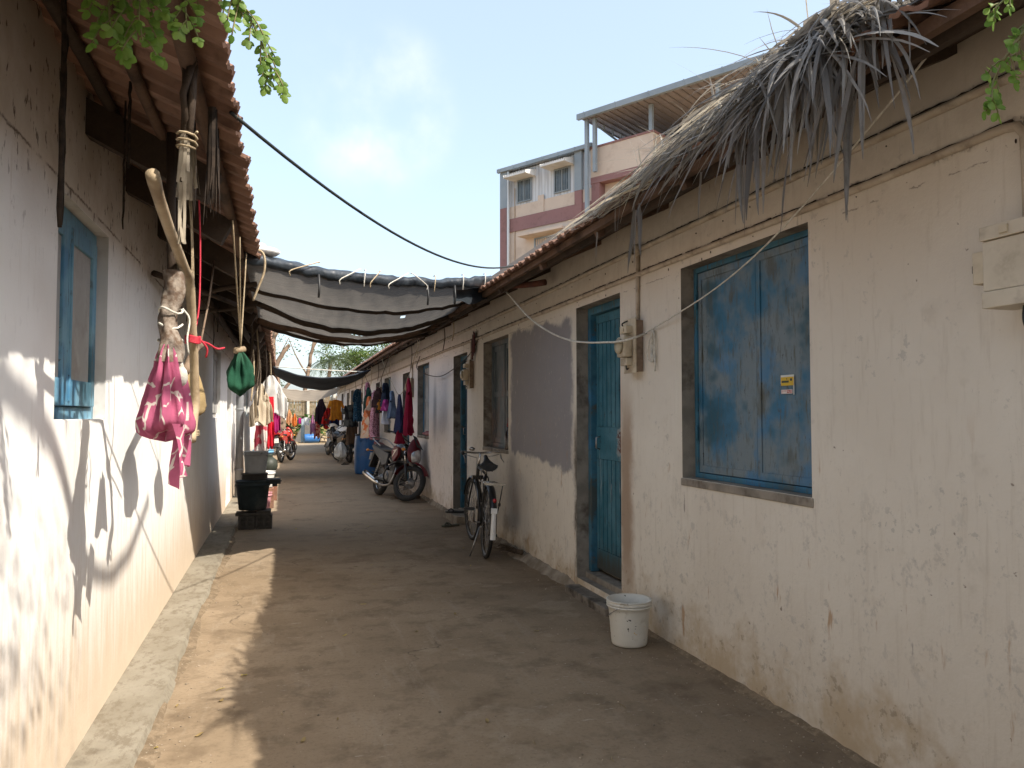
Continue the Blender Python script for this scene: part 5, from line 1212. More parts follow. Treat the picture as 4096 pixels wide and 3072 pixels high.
# shredded rag bundle tied to the batten
t = thing('rag_bundle', 'shredded pale rag bundle tied to the left eave batten', 'rag', (-.285,2.45,2.45))
m = MB()
for i in range(9): m.tube([(U(-.02,.02),U(-.03,.03),.02),(U(-.02,.02),U(-.03,.03),-.10),(U(-.012,.012),U(-.02,.02),-.22)], U(.006,.013), 6)
m.build('dark_binding', SOOTWOOD, t)
m = MB()
for i in range(26):
    a = U(0, 6.28); r0 = U(.006,.022); l = U(.10,.20); x0, y0 = r0*math.cos(a), r0*1.2*math.sin(a)
    m.ribbon([(x0,y0,-.215),(x0*1.35,y0*1.35,-.215-l*.5),(x0*1.5+U(-.008,.008),y0*1.5+U(-.008,.008),-.215-l)], U(.008,.016), (math.cos(a),math.sin(a),0), False)
for i in range(5): m.ribbon([(U(-.02,.0),U(-.02,.02),-.36),(U(-.02,0),U(-.02,.02),-.46),(U(-.02,0),U(-.02,.02),-.54)], .008, (0,1,0), False)
m.build('rag_strips', mat('pale_dirty_rag', (.34,.29,.22), (.46,.40,.31), 12, .95, dirt=(.12,.09,.07), damt=.6), t)
m = MB(); m.tube([(.028*math.cos(k*.8),.03*math.sin(k*.8),-.20-.0025*k) for k in range(24)], .004, 5); m.build('cord', TROPE, t)
for i, (yq, xq, l) in enumerate(((2.75,-.24,.40),(2.95,-.25,.33),(3.15,-.27,.28),(2.88,-.32,.36))):
    m = MB()
    for k in range(9):
        a = U(0,6.28); m.ribbon([(.012*math.cos(a),.016*math.sin(a),0),(.018*math.cos(a),.022*math.sin(a),-l*.5),(.02*math.cos(a)+U(-.01,.01),.03*math.sin(a),-l*U(.7,1))], U(.006,.016), (math.cos(a),math.sin(a),0))
    tag(m.build('rag_tatter', SOOTSHADE, loc=(xq,yq,2.44)), 'blackened rag tatter dangling behind the pale rag bundle', 'rag', 'blackened tatters on the left eave')
# crooked pole with its ropes
pole = [(-.37,2.50,2.125),(-.375,2.62,2.09),(-.385,2.86,2.045),(-.392,3.05,2.02),(-.395,3.30,1.985),(-.40,3.46,1.97),(-.40,3.55,1.87),(-.40,3.62,1.765),(-.40,3.70,1.64),(-.395,3.74,1.53),(-.392,3.76,1.44),(-.395,3.70,1.36),(-.40,3.66,1.285)]
pole = [(-.385+.0*i, p[1], p[2]) for i, p in enumerate(pole)]
t = thing('crooked_pole', 'crooked peeled branch hung upright from the left eave by cords', 'pole', pole[-1])
sp = smooth_pts(pole, 5); m = MB(); m.tube(sp, [.021-.004*abs(math.sin(i*.13))*.6+.0015*fbm(i*.3) for i in range(len(sp))], 11); m.build('branch', PALEWOOD, t, world=True)
m = MB(); m.tube(smooth_pts([(-.385,3.66,1.90),(-.39,3.62,2.15),(-.40,3.55,2.50)], 4), .0035, 6); m.tube(smooth_pts([(-.39,3.62,1.93),(-.395,3.60,2.2),(-.41,3.52,2.50)], 4), .0035, 6); m.build('cord', TROPE, t, world=True)
m = MB(); m.tube(smooth_pts([(-.385,3.66,1.74),(-.37,3.72,1.9),(-.37,3.72,2.2),(-.375,3.62,2.50)], 4), .0042, 6)
for k in range(5): m.tube([(-.385+.030*math.cos(a*.5), 3.64+.036*math.sin(a*.5), 1.72+.006*k+.004*math.sin(a)) for a in range(13)], .0048, 6)
m.tube(smooth_pts([(-.36,3.66,1.73),(-.33,3.74,1.725),(-.30,3.82,1.71),(-.27,3.86,1.718)], 4), .0048, 6); m.tube(smooth_pts([(-.36,3.66,1.74),(-.33,3.68,1.70),(-.335,3.70,1.66)], 4), .0045, 6)
m.build('red_rope', RROPE, t, world=True)
m = MB()
for k in range(4): m.tube([(-.385+.024*math.cos(a*.55), 3.72+.026*math.sin(a*.55), 1.31+.007*k) for a in range(12)], .003, 5)
m.build('lashing', TROPE, t, world=True)
# wrapped bundle over the pink cloth
t = thing('wrapped_bundle', 'wooden log wrapped in dirty rags hanging above the pink cloth', 'bundle', (-.42,3.2,1.62))
m = MB()
def wrapf(u, v):
    z = 1.96-.36*v; a = 2*PI*u; r = .030+.006*math.sin(7*v+.6)+.014*v; r *= 1+.12*math.sin(3*a+9*v)+.08*math.sin(5*a-14*v)
    cy = 3.22-.05*v+.02*math.sin(5*v); cx = -.42+.008*math.sin(9*v)
    return Vector((cx+r*math.cos(a), cy+r*1.15*math.sin(a), z))
m.grid(wrapf, 22, 26, True, closeu=True); m.add([wrapf(i/22,0) for i in range(22)], [tuple(range(22))]); m.add([wrapf(i/22,1) for i in range(22)], [tuple(range(22))])
m.build('rag_wrapping', mat('mottled_rag', (.12,.08,.055), (.29,.245,.20), 30, .95, bump=.5, bs=50, dirt=(.05,.035,.03), dscale=14, damt=.8), t, world=True)
m = MB(); m.tube([(-.42,3.23,1.90),(-.43,3.26,2.10),(-.44,3.28,2.52)], .018, 8); m.build('log', SOOTWOOD, t, world=True)
m = MB()
for k in range(3): m.tube([(-.42+.042*math.cos(a*.5), 3.205+.048*math.sin(a*.5), 1.80-.06*k+.012*math.sin(a+k)) for a in range(14)], .0045, 6)
m.tube(smooth_pts([(-.385,3.26,1.82),(-.36,3.27,1.78),(-.365,3.25,1.70),(-.36,3.26,1.64)], 4), .004, 6); m.build('cord', WROPE, t, world=True)
m = MB(); m.ellipsoid((-.37,3.13,1.545), (.024,.028,.04), 12, 8, fn=lambda p: p*(1+.15*math.sin(6*math.atan2(p.y,p.x)))); m.tube([(-.38,3.14,1.63),(-.37,3.13,1.57)], .010, 7); m.build('knot', WROPE, t, world=True)

def bundle_cloth(name, label, cat, top, h, rx, ry, m_, folds=7, tail=None, group=None, sag_k=.62, rot=0, seed=0, nzk=.22, fk=1, lin=False):
    """cloth gathered to a neck: a folded sack with an optional hanging tail"""
    o = MB(); T = Vector(top); ca, sa = math.cos(rot), math.sin(rot)
    def f(u, v):
        a = 2*PI*u
        k = .16 + .84*math.sin(PI*.5*min(1, v/sag_k))**.85 if v < sag_k else math.cos(PI*.5*((v-sag_k)/(1-sag_k))**2.4)*.999+.001
        if lin and v < sag_k: k = .20+.80*(v/sag_k)**.95
        amp = fk*(.20*math.exp(-2.2*v)+.055)*min(1, v*8+.3)
        fr = 1 + nzk*fbm(math.cos(a)*1.3+seed*3, math.sin(a)*1.3, v*2.2) + .06*fbm(math.cos(a)*4, math.sin(a)*4+seed, v*7) + amp*math.sin(folds*a+2.0*v+seed) + amp*.5*math.sin((folds*2+1)*a-3*v+seed*2)
        x, y = rx*k*fr*math.cos(a), ry*k*fr*math.sin(a)
        return T + Vector((x*ca-y*sa, x*sa+y*ca, -h*v - .02*math.sin(a*2+seed)*v))
    o.grid(f, 64, 30, True, closeu=True)
    return o
t = NT('x'); bpy.data.materials.remove(t.m)
PINKC = m_cloth('pink_printed_cotton', (.42,.105,.19), (.66,.58,.53), 'bones', 13, trans=.15)
T0 = (-.42,3.135,1.665)
o = bundle_cloth('x', '', '', T0, .345, .090, .100, PINKC, 9, seed=1, sag_k=.80, nzk=.12, fk=2.0, lin=True)
# two loose tails of the same cloth
o.grid(lambda u, v: Vector((-.385+.03*math.sin(5*u+2*v)+.02*u, 3.10+(u-.5)*(.16-.03*v)+.02*math.sin(6*v), 1.37-.24*v+.05*u*(v-.2))), 14, 16)
o.grid(lambda u, v: Vector((-.37+.02*math.sin(7*u+3*v), 3.30+(u-.5)*(.13-.05*v)-.02*v, 1.42-.20*v-.03*u*v)), 12, 14)
tag(o.build('hanging_cloth', PINKC, world=True, loc=T0), 'bundled pink cloth with white bone print hanging from the wrapped log', 'cloth')
o = MB(); o.grid(lambda u, v: Vector((-.44+.012*math.sin(8*u), 3.57+(u-.5)*.17*(.5+v), 1.625-.26*v)), 10, 10)
tag(o.build('hanging_cloth', m_cloth('yellow_cotton', (.72,.50,.015), trans=.25), world=True, loc=(-.45,3.62,1.6)), 'bright yellow cloth strip hanging behind the crooked branch', 'cloth')
o = bundle_cloth('x', '', '', (-.47,4.30,1.655), .26, .085, .22, None, 4, seed=3, sag_k=.75)
tag(o.build('cloth_bag', m_cloth('tan_canvas', (.34,.245,.12), (.40,.29,.15), None, 8), world=True, loc=(-.47,4.30,1.6)), 'tan cloth bag hanging behind the crooked branch on a dark stick', 'bag')
m = MB(); m.tube(smooth_pts([(-.47,4.15,1.62),(-.47,4.55,1.76),(-.46,4.72,1.80)], 4), .022, 8); m.tube([(-.46,4.72,1.80),(-.45,5.1,2.12),(-.44,5.3,2.40)], .006, 6)
tag(m.build('hanging_stick', BARK, world=True, loc=(-.47,4.3,1.65)), 'short dark stick slung on a cord behind the tan bag', 'stick')
# green cloth bag on long cords
GB = (-.26,5.10,1.80)
o = bundle_cloth('x', '', '', GB, .265, .075, .140, None, 5, seed=5, sag_k=.70, nzk=.38, fk=1.5)
t = thing('cloth_bag', 'dark green cloth bag hanging on long cords under the left eave', 'bag', GB)
o.build('bag_body', m_cloth('dark_green_cotton', (.011,.050,.028), (.018,.072,.04), None, 7, trans=.04), t, world=True)
m = MB()
for a, b in (((-.25,4.0,2.36),(-.258,5.06,1.83)),((-.24,4.45,2.38),(-.26,5.08,1.83)),((-.23,5.0,2.40),(-.262,5.1,1.83)),((-.24,5.2,2.40),(-.26,5.12,1.83))): m.tube(sag(a,b,.01,5), .0038, 6)
m.build('cord', TROPE, t, world=True)
m = MB(); m.cyl((-.29,5.05,1.80),(-.24,5.10,1.815),.020,n=10); m.build('toggle', PALEWOOD, t, world=True)

# ================================================================== CLOTHES
def garment(label, loc, w, h, m_, kind='cloth', rot=0, depth=.05, flare=0, seed=0, cat='garment', group=None, name='garment', neck=True):
    o = MB(); rn = random.Random(seed); ph = [rn.uniform(0,6) for _ in range(6)]
    nf = rn.choice((3,4,5))
    def wid(v):
        if kind in ('shirt','dress'):
            sh = .34+.66*min(1, v/.07)**.7
            return w/2*sh*(1+flare*v)*(1-.06*math.sin(PI*v))
        if kind == 'gather': return w/2*(.12+.88*min(1, v/.55)**.8)*(1+flare*v)
        return w/2*(1+flare*v)
    def f(u, v):
        a = 2*PI*u; c, s_ = math.cos(a), math.sin(a)
        x = wid(v)*math.copysign(abs(c)**.75, c)
        d = depth*(.35+.65*v)
        gk = 1.0 if kind != 'gather' else 1.9
        x *= 1 + .10*fbm(v*3.1, c*2, seed)
        y = d*.5*s_ + gk*(.035*v**.6+.004)*math.sin(nf*PI*x/w*2+ph[0]+.8*math.sin(3*v+ph[4])) + .02*v*math.sin(nf*2.3*PI*x/w*2+ph[1]+v)
        z = -h*v - (.03*h*gk*1.3)*math.sin(3*x/w*PI+ph[2])*v - (.02 if kind != 'cloth' else 0)*0
        if kind in ('shirt','dress') and v < .12: z -= .16*abs(x)/w*(1-v/.12)*h*.35
        return Vector((x, y, z))
    o.grid(f, 40, 20, True, closeu=True)
    if kind in ('shirt','dress'):
        sl = h*(.34 if kind == 'shirt' else .22)
        for sgn in (1, -1):
            p0 = Vector((sgn*w*.40, 0, -.075*h)); p1 = p0+Vector((sgn*w*.24, .01, -sl))
            def g(u, v):
                a = 2*PI*u; p = p0.lerp(p1, v); q = w*.13*(1-.1*v)
                return p + Vector((q*math.cos(a)*.9, .022*math.sin(a)+.01*math.sin(4*v+ph[3]), q*math.cos(a)*.35*sgn))
            o.grid(g, 16, 8, True, closeu=True)
    if kind == 'trousers': pass
    return tag(o.build(name, m_, loc=loc, rotz=rot), label, cat, group)
G1 = 'clothes hung along the right eave'
RW = R(83)
MAROON = m_cloth('dark_red_cotton', (.19,.006,.028), (.24,.01,.035), None, 6)
NAVY = m_cloth('navy_cotton', (.018,.022,.06), (.03,.035,.085), None, 8)
garment('long dark red tunic hanging above the dark red motorcycle', (1.76,11.25,1.95), .52, .82, MAROON, 'dress', RW, .09, .12, 1, group=G1)
garment('dark red cloth draped low behind the tunic over the motorcycle', (1.72,11.9,1.17), .34, .20, MAROON, 'cloth', R(79), .10, .1, 2, group=G1)
garment('navy blue trousers hanging beside the dark red tunic', (1.73,11.95,1.72), .50, .60, NAVY, 'cloth', R(81), .08, 0, 3, group=G1)
garment('faded denim blue shirt hanging behind the navy trousers', (1.70,12.55,1.80), .46, .44, m_cloth('denim_blue', (.10,.14,.22), (.14,.19,.28), None, 10), 'shirt', R(79), .07, 0, 4, group=G1)
garment('white vest with pale folds hanging behind the navy trousers', (1.66,13.05,1.60), .42, .34, m_cloth('white_cotton', (.66,.66,.70), (.6,.6,.66), None, 6), 'cloth', R(75), .08, 0, 5, group=G1)
garment('small bright pink cloth pegged over the white vest', (1.64,12.90,1.66), .22, .19, m_cloth('bright_pink', (.50,.10,.32), (.35,.03,.18), None, 9), 'cloth', R(69), .06, 0, 6, group=G1)
garment('black and navy jacket with a green trim hanging by the dark doorway', (1.70,13.35,1.96), .46, .40, m_cloth('black_navy_twill', (.010,.014,.028), (.02,.03,.055), None, 9), 'shirt', R(75), .10, 0, 7, group=G1)
garment('dark brown cloth hanging between the jacket and the leopard print dress', (1.68,14.35,1.92), .30, .36, m_cloth('dark_brown', (.035,.015,.016), (.05,.02,.02), None, 9), 'gather', R(75), .10, 0, 8, group=G1)
garment('small orange cloth hanging under the dark brown cloth', (1.66,13.85,1.68), .20, .24, m_cloth('orange_black', (.45,.17,.02), (.02,.015,.012), 'floral', 14), 'cloth', R(69), .07, 0, 9, group=G1)
garment('pink leopard print dress hanging in front of the blue drum', (1.68,14.85,1.88), .55, .92, m_cloth('leopard_print', (.58,.30,.36), (.09,.015,.03), 'leopard', 42), 'dress', R(77), .11, .15, 10, group=G1)
garment('cream cloth with orange flowers hanging beside the leopard print dress', (1.66,15.65,1.78), .50, .78, m_cloth('orange_floral', (.62,.47,.34), (.62,.17,.06), 'floral', 9), 'gather', R(71), .12, .1, 11, group=G1)
garment('light pink shirt hanging above the cream floral cloth', (1.72,16.5,2.10), .42, .44, m_cloth('light_pink', (.48,.20,.26), (.55,.26,.32), None, 8), 'shirt', R(77), .07, 0, 12, group=G1)
garment('dark green cloth hanging beside the light pink shirt', (1.69,16.1,1.98), .36, .50, m_cloth('bottle_green', (.012,.045,.035), None), 'gather', R(75), .08, 0, 13, group=G1)
garment('blue block patterned shirt hanging over the blue drum', (1.67,18.3,2.02), .46, .74, m_cloth('blue_block_print', (.025,.10,.20), (.16,.32,.45), 'blocks', 9), 'shirt', R(68), .09, .05, 14, group=G1)
garment('yellow orange shirt hanging near the far door', (1.62,25.2,1.90), .50, .64, m_cloth('mustard_orange', (.52,.20,.02), (.45,.15,.015), None, 6), 'shirt', R(40), .10, .05, 15, group=G1)
garment('dark grey jacket hung on the wall above the black motorcycle', (1.86,22.2,1.70), .50, .62, m_cloth('charcoal', (.016,.016,.018), (.10,.10,.09), None, 6), 'shirt', R(40), .14, 0, 16, group=G1)
garment('brown trousers hanging under the dark grey jacket', (1.90,22.5,1.20), .36, .62, m_cloth('dull_brown', (.11,.07,.045), None), 'cloth', R(30), .12, 0, 17, group=G1)
garment('black shawl hanging at the far end of the long wall', (1.42,31.0,2.12), .45, 1.05, m_cloth('black_purple', (.022,.012,.018), None), 'gather', R(10), .12, 0, 18, group=G1)
garment('red cloth hanging beside the black shawl', (1.62,29.5,1.72), .44, .80, m_cloth('scarlet', (.50,.03,.03), (.4,.02,.02), None, 6), 'gather', R(12), .12, .1, 19, group=G1)
garment('dark blue and maroon cloth hanging over the red cloth', (1.80,29.2,1.85), .40, .85, m_cloth('blue_maroon', (.02,.03,.09), (.11,.012,.02), 'floral', 3), 'gather', R(12), .12, .1, 20, group=G1)
rope('rope', 'cord strung under the far right eave for the shawl and shirts', 'rope', [(1.8,33,2.40),(1.6,31,2.15),(1.7,29.3,1.9),(1.62,27,2.0),(1.62,25.2,1.92),(1.8,23.5,2.42)], .006, TROPE)
G2 = 'clothes hung along the left eave'
garment('white plastic sheet bunched and hanging on cords under the left eave', (-.20,13.35,2.06), .52, .66, m_cloth('white_plastic_sheet', (.66,.64,.60), (.72,.70,.67), None, 5, .5, .35), 'gather', R(8), .22, .0, 21, group=G2)
garment('beige shirt hanging beside the bunched white plastic sheet', (-.34,12.9,1.90), .30, .64, m_cloth('beige_khaki', (.46,.38,.28), (.52,.44,.33), None, 7), 'gather', R(15), .16, .15, 22, group=G2)
garment('long bright red scarf hanging beside the beige shirt', (-.19,13.0,1.70), .085, .82, m_cloth('bright_red', (.58,.02,.035), None), 'cloth', R(10), .06, .35, 23, group=G2)
garment('white cloth with red edge hanging low against the white wall', (-.33,13.2,1.24), .20, .44, m_cloth('white_red_floral', (.68,.62,.58), (.55,.08,.12), 'floral', 6), 'cloth', R(20), .12, .2, 24, group=G2)
garment('lilac cloth peeping out behind the bright red scarf', (-.24,13.6,1.22), .12, .36, m_cloth('lilac', (.38,.26,.42), None), 'cloth', R(10), .08, .1, 25, group=G2)
garment('magenta cloth hanging past the white plastic sheet', (-.13,15.4,1.58), .15, .50, m_cloth('magenta', (.38,.02,.14), (.45,.04,.18), None, 5), 'gather', R(5), .12, .2, 26, group=G2)
garment('pointed white cloth corner pulled out toward the lane by the plastic sheet', (.03,13.5,1.62), .12, .30, m_cloth('white_corner', (.74,.73,.71), None), 'cloth', R(0), .04, -.6, 27, group=G2)
rope('rope', 'tan cords holding the bunched white plastic sheet to the left eave', 'rope', [(-.22,13.0,2.42),(-.21,13.2,2.28),(-.20,13.35,2.04)], .012, TROPE)
for i, (xq, yq, z1) in enumerate(((-.34,8.6,1.95),(-.30,9.2,1.75),(-.40,9.8,1.85),(-.33,10.6,1.72),(-.42,11.3,1.6),(-.26,11.9,1.7),(-.36,12.3,1.55))):
    rope('rope_hank', 'old cord or strap dangling in the dark under the left eave', 'rope', [(xq,yq,2.42),(xq+.02,yq+.03,(2.42+z1)/2),(xq-.01,yq-.02,z1)], .009 if i % 2 else .014, (DROPE, TROPE, SOOTSHADE)[i % 3], 6, 'cords under the left eave')
G3 = 'clothes on the far line beyond the lane'
rope('clothesline', 'thin far clothesline with small bright clothes beyond the lane', 'clothesline', [(-.12,36,2.0),(.8,36.2,1.28),(1.4,36.4,1.22),(2.1,36.6,1.7)], .006, DROPE)
garment('peach cloth on the far clothesline', (.27,36.0,1.66), .28, .66, m_cloth('peach', (.66,.33,.16), None), 'gather', 0, .08, 0, 31, group=G3)
garment('orange cloth on the far clothesline', (.50,36.0,1.48), .22, .58, m_cloth('orange', (.66,.20,.05), None), 'gather', 0, .08, 0, 32, group=G3)
garment('long pale blue trousers on the far clothesline', (.86,36.2,1.24), .17, 1.05, m_cloth('pale_blue', (.45,.55,.58), None), 'cloth', 0, .06, 0, 33, group=G3)
garment('white shirt on the far clothesline', (1.02,36.2,1.30), .26, .36, m_cloth('far_white', (.68,.68,.68), None), 'shirt', 0, .06, 0, 34, group=G3)
garment('pink checked cloth on the far clothesline', (1.30,36.4,1.42), .24, .86, m_cloth('pink_check', (.48,.17,.33), (.62,.45,.52), 'blocks', 12), 'gather', 0, .06, 0, 35, group=G3)
garment('red flowered cloth on the far clothesline', (1.50,36.4,1.42), .26, 1.05, m_cloth('red_flowered', (.28,.02,.02), (.62,.32,.2), 'floral', 7), 'gather', 0, .06, .1, 36, group=G3)
garment('small magenta cloth on the far clothesline', (.73,36.2,1.28), .14, .26, m_cloth('far_magenta', (.45,.02,.2), None), 'cloth', 0, .06, 0, 37, group=G3)
# white sack beside the black motorcycle
o = bundle_cloth('x', '', '', (1.62,23.0,.62), .52, .17, .17, None, 5, seed=9, sag_k=.6)
tag(o.build('sack', m_cloth('white_sack', (.62,.61,.58), (.55,.54,.5), None, 6), world=True, loc=(1.62,23.0,.1)), 'round white sack resting against the left side of the black motorcycle', 'sack')
# ================================================================== TARPAULINS
t = NT('grey_tarpaulin'); p = t.pos()
c = t.mix(t.rg(t.noise(t.mapv(p, (1,2.5,1)), 2.2, 6, .65), .38, .66), (.075,.074,.073), (.135,.130,.125))
c = t.mix(t.ma('MULTIPLY', t.rg(t.noise(t.mapv(p, (1,5,1)), 3.5, 6, .7), .55, .72), .6), c, (.16,.125,.10))
t.set(col=c, rough=.5, spec=.4); t.bump(t.noise(t.mapv(p, (2,9,1), rot=(0,0,.3)), 3, 6, .65), .8, .04)
tr = t.n('ShaderNodeBsdfTranslucent', {'Color': (.27,.25,.225)}); q = t.n('ShaderNodeMixShader', {0: .22, 1: t.b.outputs[0], 2: tr.outputs[0]}); t.t.links.new(q.outputs[0], t.out.inputs[0]); TARP = t.m
t = NT('black_polythene'); p = t.pos(); t.set(col=t.mix(t.rg(t.noise(p, 7, 5), .4, .65), (.012,.016,.021), (.035,.042,.05)), rough=.32, spec=.6); t.bump(t.noise(t.mapv(p, (2,.7,.7), rot=(0,.5,.4)), 5, 2, .5), .5, .04); BLKPOLY = t.m
TP = thing('tarpaulin_canopy', 'grey patched tarpaulin canopy with a rolled black front edge spanning the lane', 'tarpaulin', (.8,6.2,2.5))
FA, FB = Vector((-.26,5.45,2.43)), Vector((1.86,6.95,2.63))
BA, BB = Vector((-.25,9.20,2.43)), Vector((1.86,10.25,2.53))
def tsurf(u, v):
    f = FA.lerp(FB, u); f.z -= .30*u*(1-u)*(1 if u < .5 else 1) ; b = BA.lerp(BB, u); b.z -= .62*u*(1-u)
    p = f.lerp(b, v)
    k = v*4.15; p.z -= .055*abs(math.sin(PI*k))**.8*(.4+.6*math.sin(PI*u)) + .10*math.sin(PI*v)*math.sin(PI*u)
    p.z += .014*fbm(u*9, v*5, 1) + .010*fbm(u*28, v*11, 4)
    p.z += .03*max(0, 1-u*5)*math.sin(14*v+6*u)
    return p
m = MB(); nu, nv = 84, 64
holes = {(36,34),(37,34),(38,34),(40,34),(52,17),(53,17)}
m.grid(tsurf, nu, nv, True, skip=holes); m.build('sheet', TARP, TP, world=True, fixn=False)
m = MB()
def roll(u, v):
    p = tsurf(u, 0); a = 2*PI*v; r = .042*(1+.26*fbm(u*11, 1.2*math.cos(a), 2)+.14*fbm(u*30+1.5*math.sin(a), 1.5*math.cos(a), 5)) + .05*max(0, u-.75)
    return p + Vector((0, r*math.cos(a)*.9, .03+r*math.sin(a)))
m.grid(lambda a, b: roll(b, a), 14, 90, True, closeu=True); m.build('rolled_edge', BLKPOLY, TP, world=True)
m = MB(); m.grid(lambda u, v: tsurf(.80+.20*u, .0)+Vector((.02,.10-.16*v*0,.02-.16*v+.02*math.sin(9*u))), 14, 8); m.build('loose_flap', BLKPOLY, TP, world=True)
for v, r, mt in ((.24,.016,SOOTWOOD),(.50,.026,SOOTWOOD),(.745,.030,BROWNWOOD),(.985,.022,SOOTWOOD)):
    m = MB(); pts = [tsurf(i/24, v)+Vector((0,.01*fbm(i*.5,v*9),-.022-.012*fbm(i*.4, v*5))) for i in range(25)]
    m.tube(pts, [r*(1+.25*fbm(i*.6, v*7)) for i in range(25)], 8); m.build('cross_pole', mt, TP, world=True)
for i, (u0, u1) in enumerate(((.14,.235),(.31,.385),(.40,.405),(.425,.465),(.50,.58),(.665,.60),(.70,.705),(.84,.843),(.955,.96))):
    a, b = tsurf(u0, 0), tsurf(u1, 0); m = MB()
    pts = [a+Vector((0,-.058,-.045)), a+Vector((0,-.072,-.01)), a.lerp(b,.5)+Vector((0,-.078,.04)), b+Vector((0,-.045,.092)), b+Vector((0,.02,.10))]
    m.tube(smooth_pts(pts, 4), .0042, 6); m.build('lashing', WROPE if i % 3 else TROPE, TP, world=True)
for u in (.235,.67,.80):
    a = tsurf(u, 0); m = MB(); m.tube([a+Vector((0,-.05,.0)), a+Vector((.005,-.055,-.10)), a+Vector((.0,-.05,-.17))], .009, 6); m.build('tie', BLACKP, TP, world=True)
rope('cord', 'stiff pale cord end curling off the left end of the tarpaulin', 'cord', [(-.22,5.30,2.50),(-.14,5.30,2.47),(-.13,5.32,2.36),(-.17,5.34,2.24),(-.20,5.36,2.16)], .008, TROPE)
m = MB(); m.tube(smooth_pts([(1.78,6.66,2.585),(1.95,6.55,2.56),(2.08,6.4,2.55),(2.17,6.28,2.555)], 4), [.028+.004*fbm(i) for i in range(13)], 9)
tag(m.build('pole', mat('red_brown_pole', (.14,.05,.03), (.09,.04,.03), 12, .85, dirt=(.03,.02,.018)), world=True, loc=(1.9,6.6,2.55)), 'red brown pole stub jutting under the right eave at the tarpaulin corner', 'pole')
m = MB(); m.ellipsoid((-.20,5.62,2.55), (.09,.12,.05), 14, 9, fn=lambda p: p*(1+.2*math.sin(5*p.x+3*p.y))); m.ellipsoid((-.13,5.60,2.54), (.10,.10,.035), 12, 8)
tag(m.build('plastic_wad', mat('white_plastic_wad', (.70,.70,.68), (.6,.6,.58), 12, .4), world=True, loc=(-.2,5.6,2.55)), 'crumpled white plastic wad stuffed at the left end of the tarpaulin', 'plastic sheet')

def simple_tarp(name, label, fa, fb, ba, bb, sf, sb, m_, tie=None, wr=.02, pole=None):
    T = thing(name, label, 'tarpaulin', fa); fa, fb, ba, bb = map(Vector, (fa, fb, ba, bb))
    def S(u, v):
        a = fa.lerp(fb, u); a.z -= 4*sf*u*(1-u); b = ba.lerp(bb, u); b.z -= 4*sb*u*(1-u)
        p = a.lerp(b, v); p.z += wr*fbm(u*6, v*3, sf*50) + wr*.6*math.sin(v*11+u*3)*math.sin(PI*v) - .05*math.sin(PI*v)
        return p
    m = MB(); m.grid(S, 48, 22); m.build('sheet', m_, T, world=True, fixn=False)
    m = MB(); m.tube([S(i/30, 0) for i in range(31)], .018, 7); m.build('hem', m_, T, world=True)
    return T
t = NT('charcoal_cloth'); p = t.pos(); t.set(col=t.mix(t.rg(t.noise(p, 2, 5), .4, .6), (.020,.025,.032), (.034,.04,.05)), rough=.85); DCL = t.m
simple_tarp('cloth_canopy', 'dark charcoal cloth slung like a hammock across the lane', (-.20,16.2,2.37), (1.80,16.8,2.38), (-.18,19.4,2.36), (1.85,19.8,2.36), .20, .34, DCL)
rope('rope', 'taut white ribbon rope stretched above the dark charcoal cloth', 'rope', [(-.22,17.6,2.47),(.6,17.6,2.42),(1.4,17.7,2.395),(1.82,17.7,2.39)], .011, WROPE)
t = NT('cream_sheet'); p = t.pos(); c = t.mix(t.rg(t.noise(t.mapv(p, (1,3,1)), 2.5, 6), .4, .65), (.50,.45,.38), (.40,.34,.28)); t.set(col=c, rough=.7)
tr = t.n('ShaderNodeBsdfTranslucent', {'Color': (.55,.47,.38)}); q = t.n('ShaderNodeMixShader', {0: .35, 1: t.b.outputs[0], 2: tr.outputs[0]}); t.t.links.new(q.outputs[0], t.out.inputs[0])
simple_tarp('cloth_canopy', 'thin cream cloth canopy sagging across the far part of the lane', (-.08,26.2,2.26), (1.85,26.6,2.35), (-.05,30.0,2.10), (1.9,30.0,2.24), .09, .22, t.m, wr=.035)

# ================================================================== PALM THATCH ON THE RIGHT EAVE
TH = m_thatch(); rr = random.Random(4)
def rz(x): return 2.57 + .51*(x-1.76) + .03
m = MB()
def strand(o, d, L, w, stiff=.6, n=8, floor=True, rv=None, zmin=-9):
    p = Vector(o); d = Vector(d).normalized(); pts = [p.copy()]; st = L/n
    for i in range(n):
        d.z -= (1-stiff)*st*3.4; d.x += rr.uniform(-.06,.06); d.y += rr.uniform(-.06,.06); d.normalize()
        p = p + d*st
        if floor and p.x > 1.74 and p.z < rz(p.x): p.z = rz(p.x)+rr.uniform(0,.02)
        if p.z < zmin: p.z = zmin-rr.uniform(0,.03)
        pts.append(p.copy())
    m.rv = rr.random() if rv is None else rv
    m.blade(pts, w, Vector((rr.uniform(-.9,.2), rr.uniform(-.6,.4), 1)).normalized(), rr.uniform(.05,.3))
# long leaflets lying along the eave away from the viewer, the straw-coloured tail, kept pale to paint in sunlight
for i in range(300):
    y0 = rr.uniform(2.3, 3.9); x0 = rr.triangular(1.69, 2.1, 1.76); hgt = .12*max(0, 1-abs(y0-2.5)/1.4)
    z0 = rz(max(1.76, x0))+rr.uniform(.0, .035+hgt)-(.04 if x0 < 1.74 else 0)
    L = rr.uniform(.45, 1.1)
    if y0+L > 4.8: L = max(.25, 4.8-y0+rr.uniform(-.15,.1))
    strand((x0,y0,z0), (rr.uniform(-.16,.05), 1, rr.uniform(-.16,.03)), L, rr.uniform(.006,.026), .92, 7, rv=min(1, rr.random()*.5+.5), zmin=2.555)
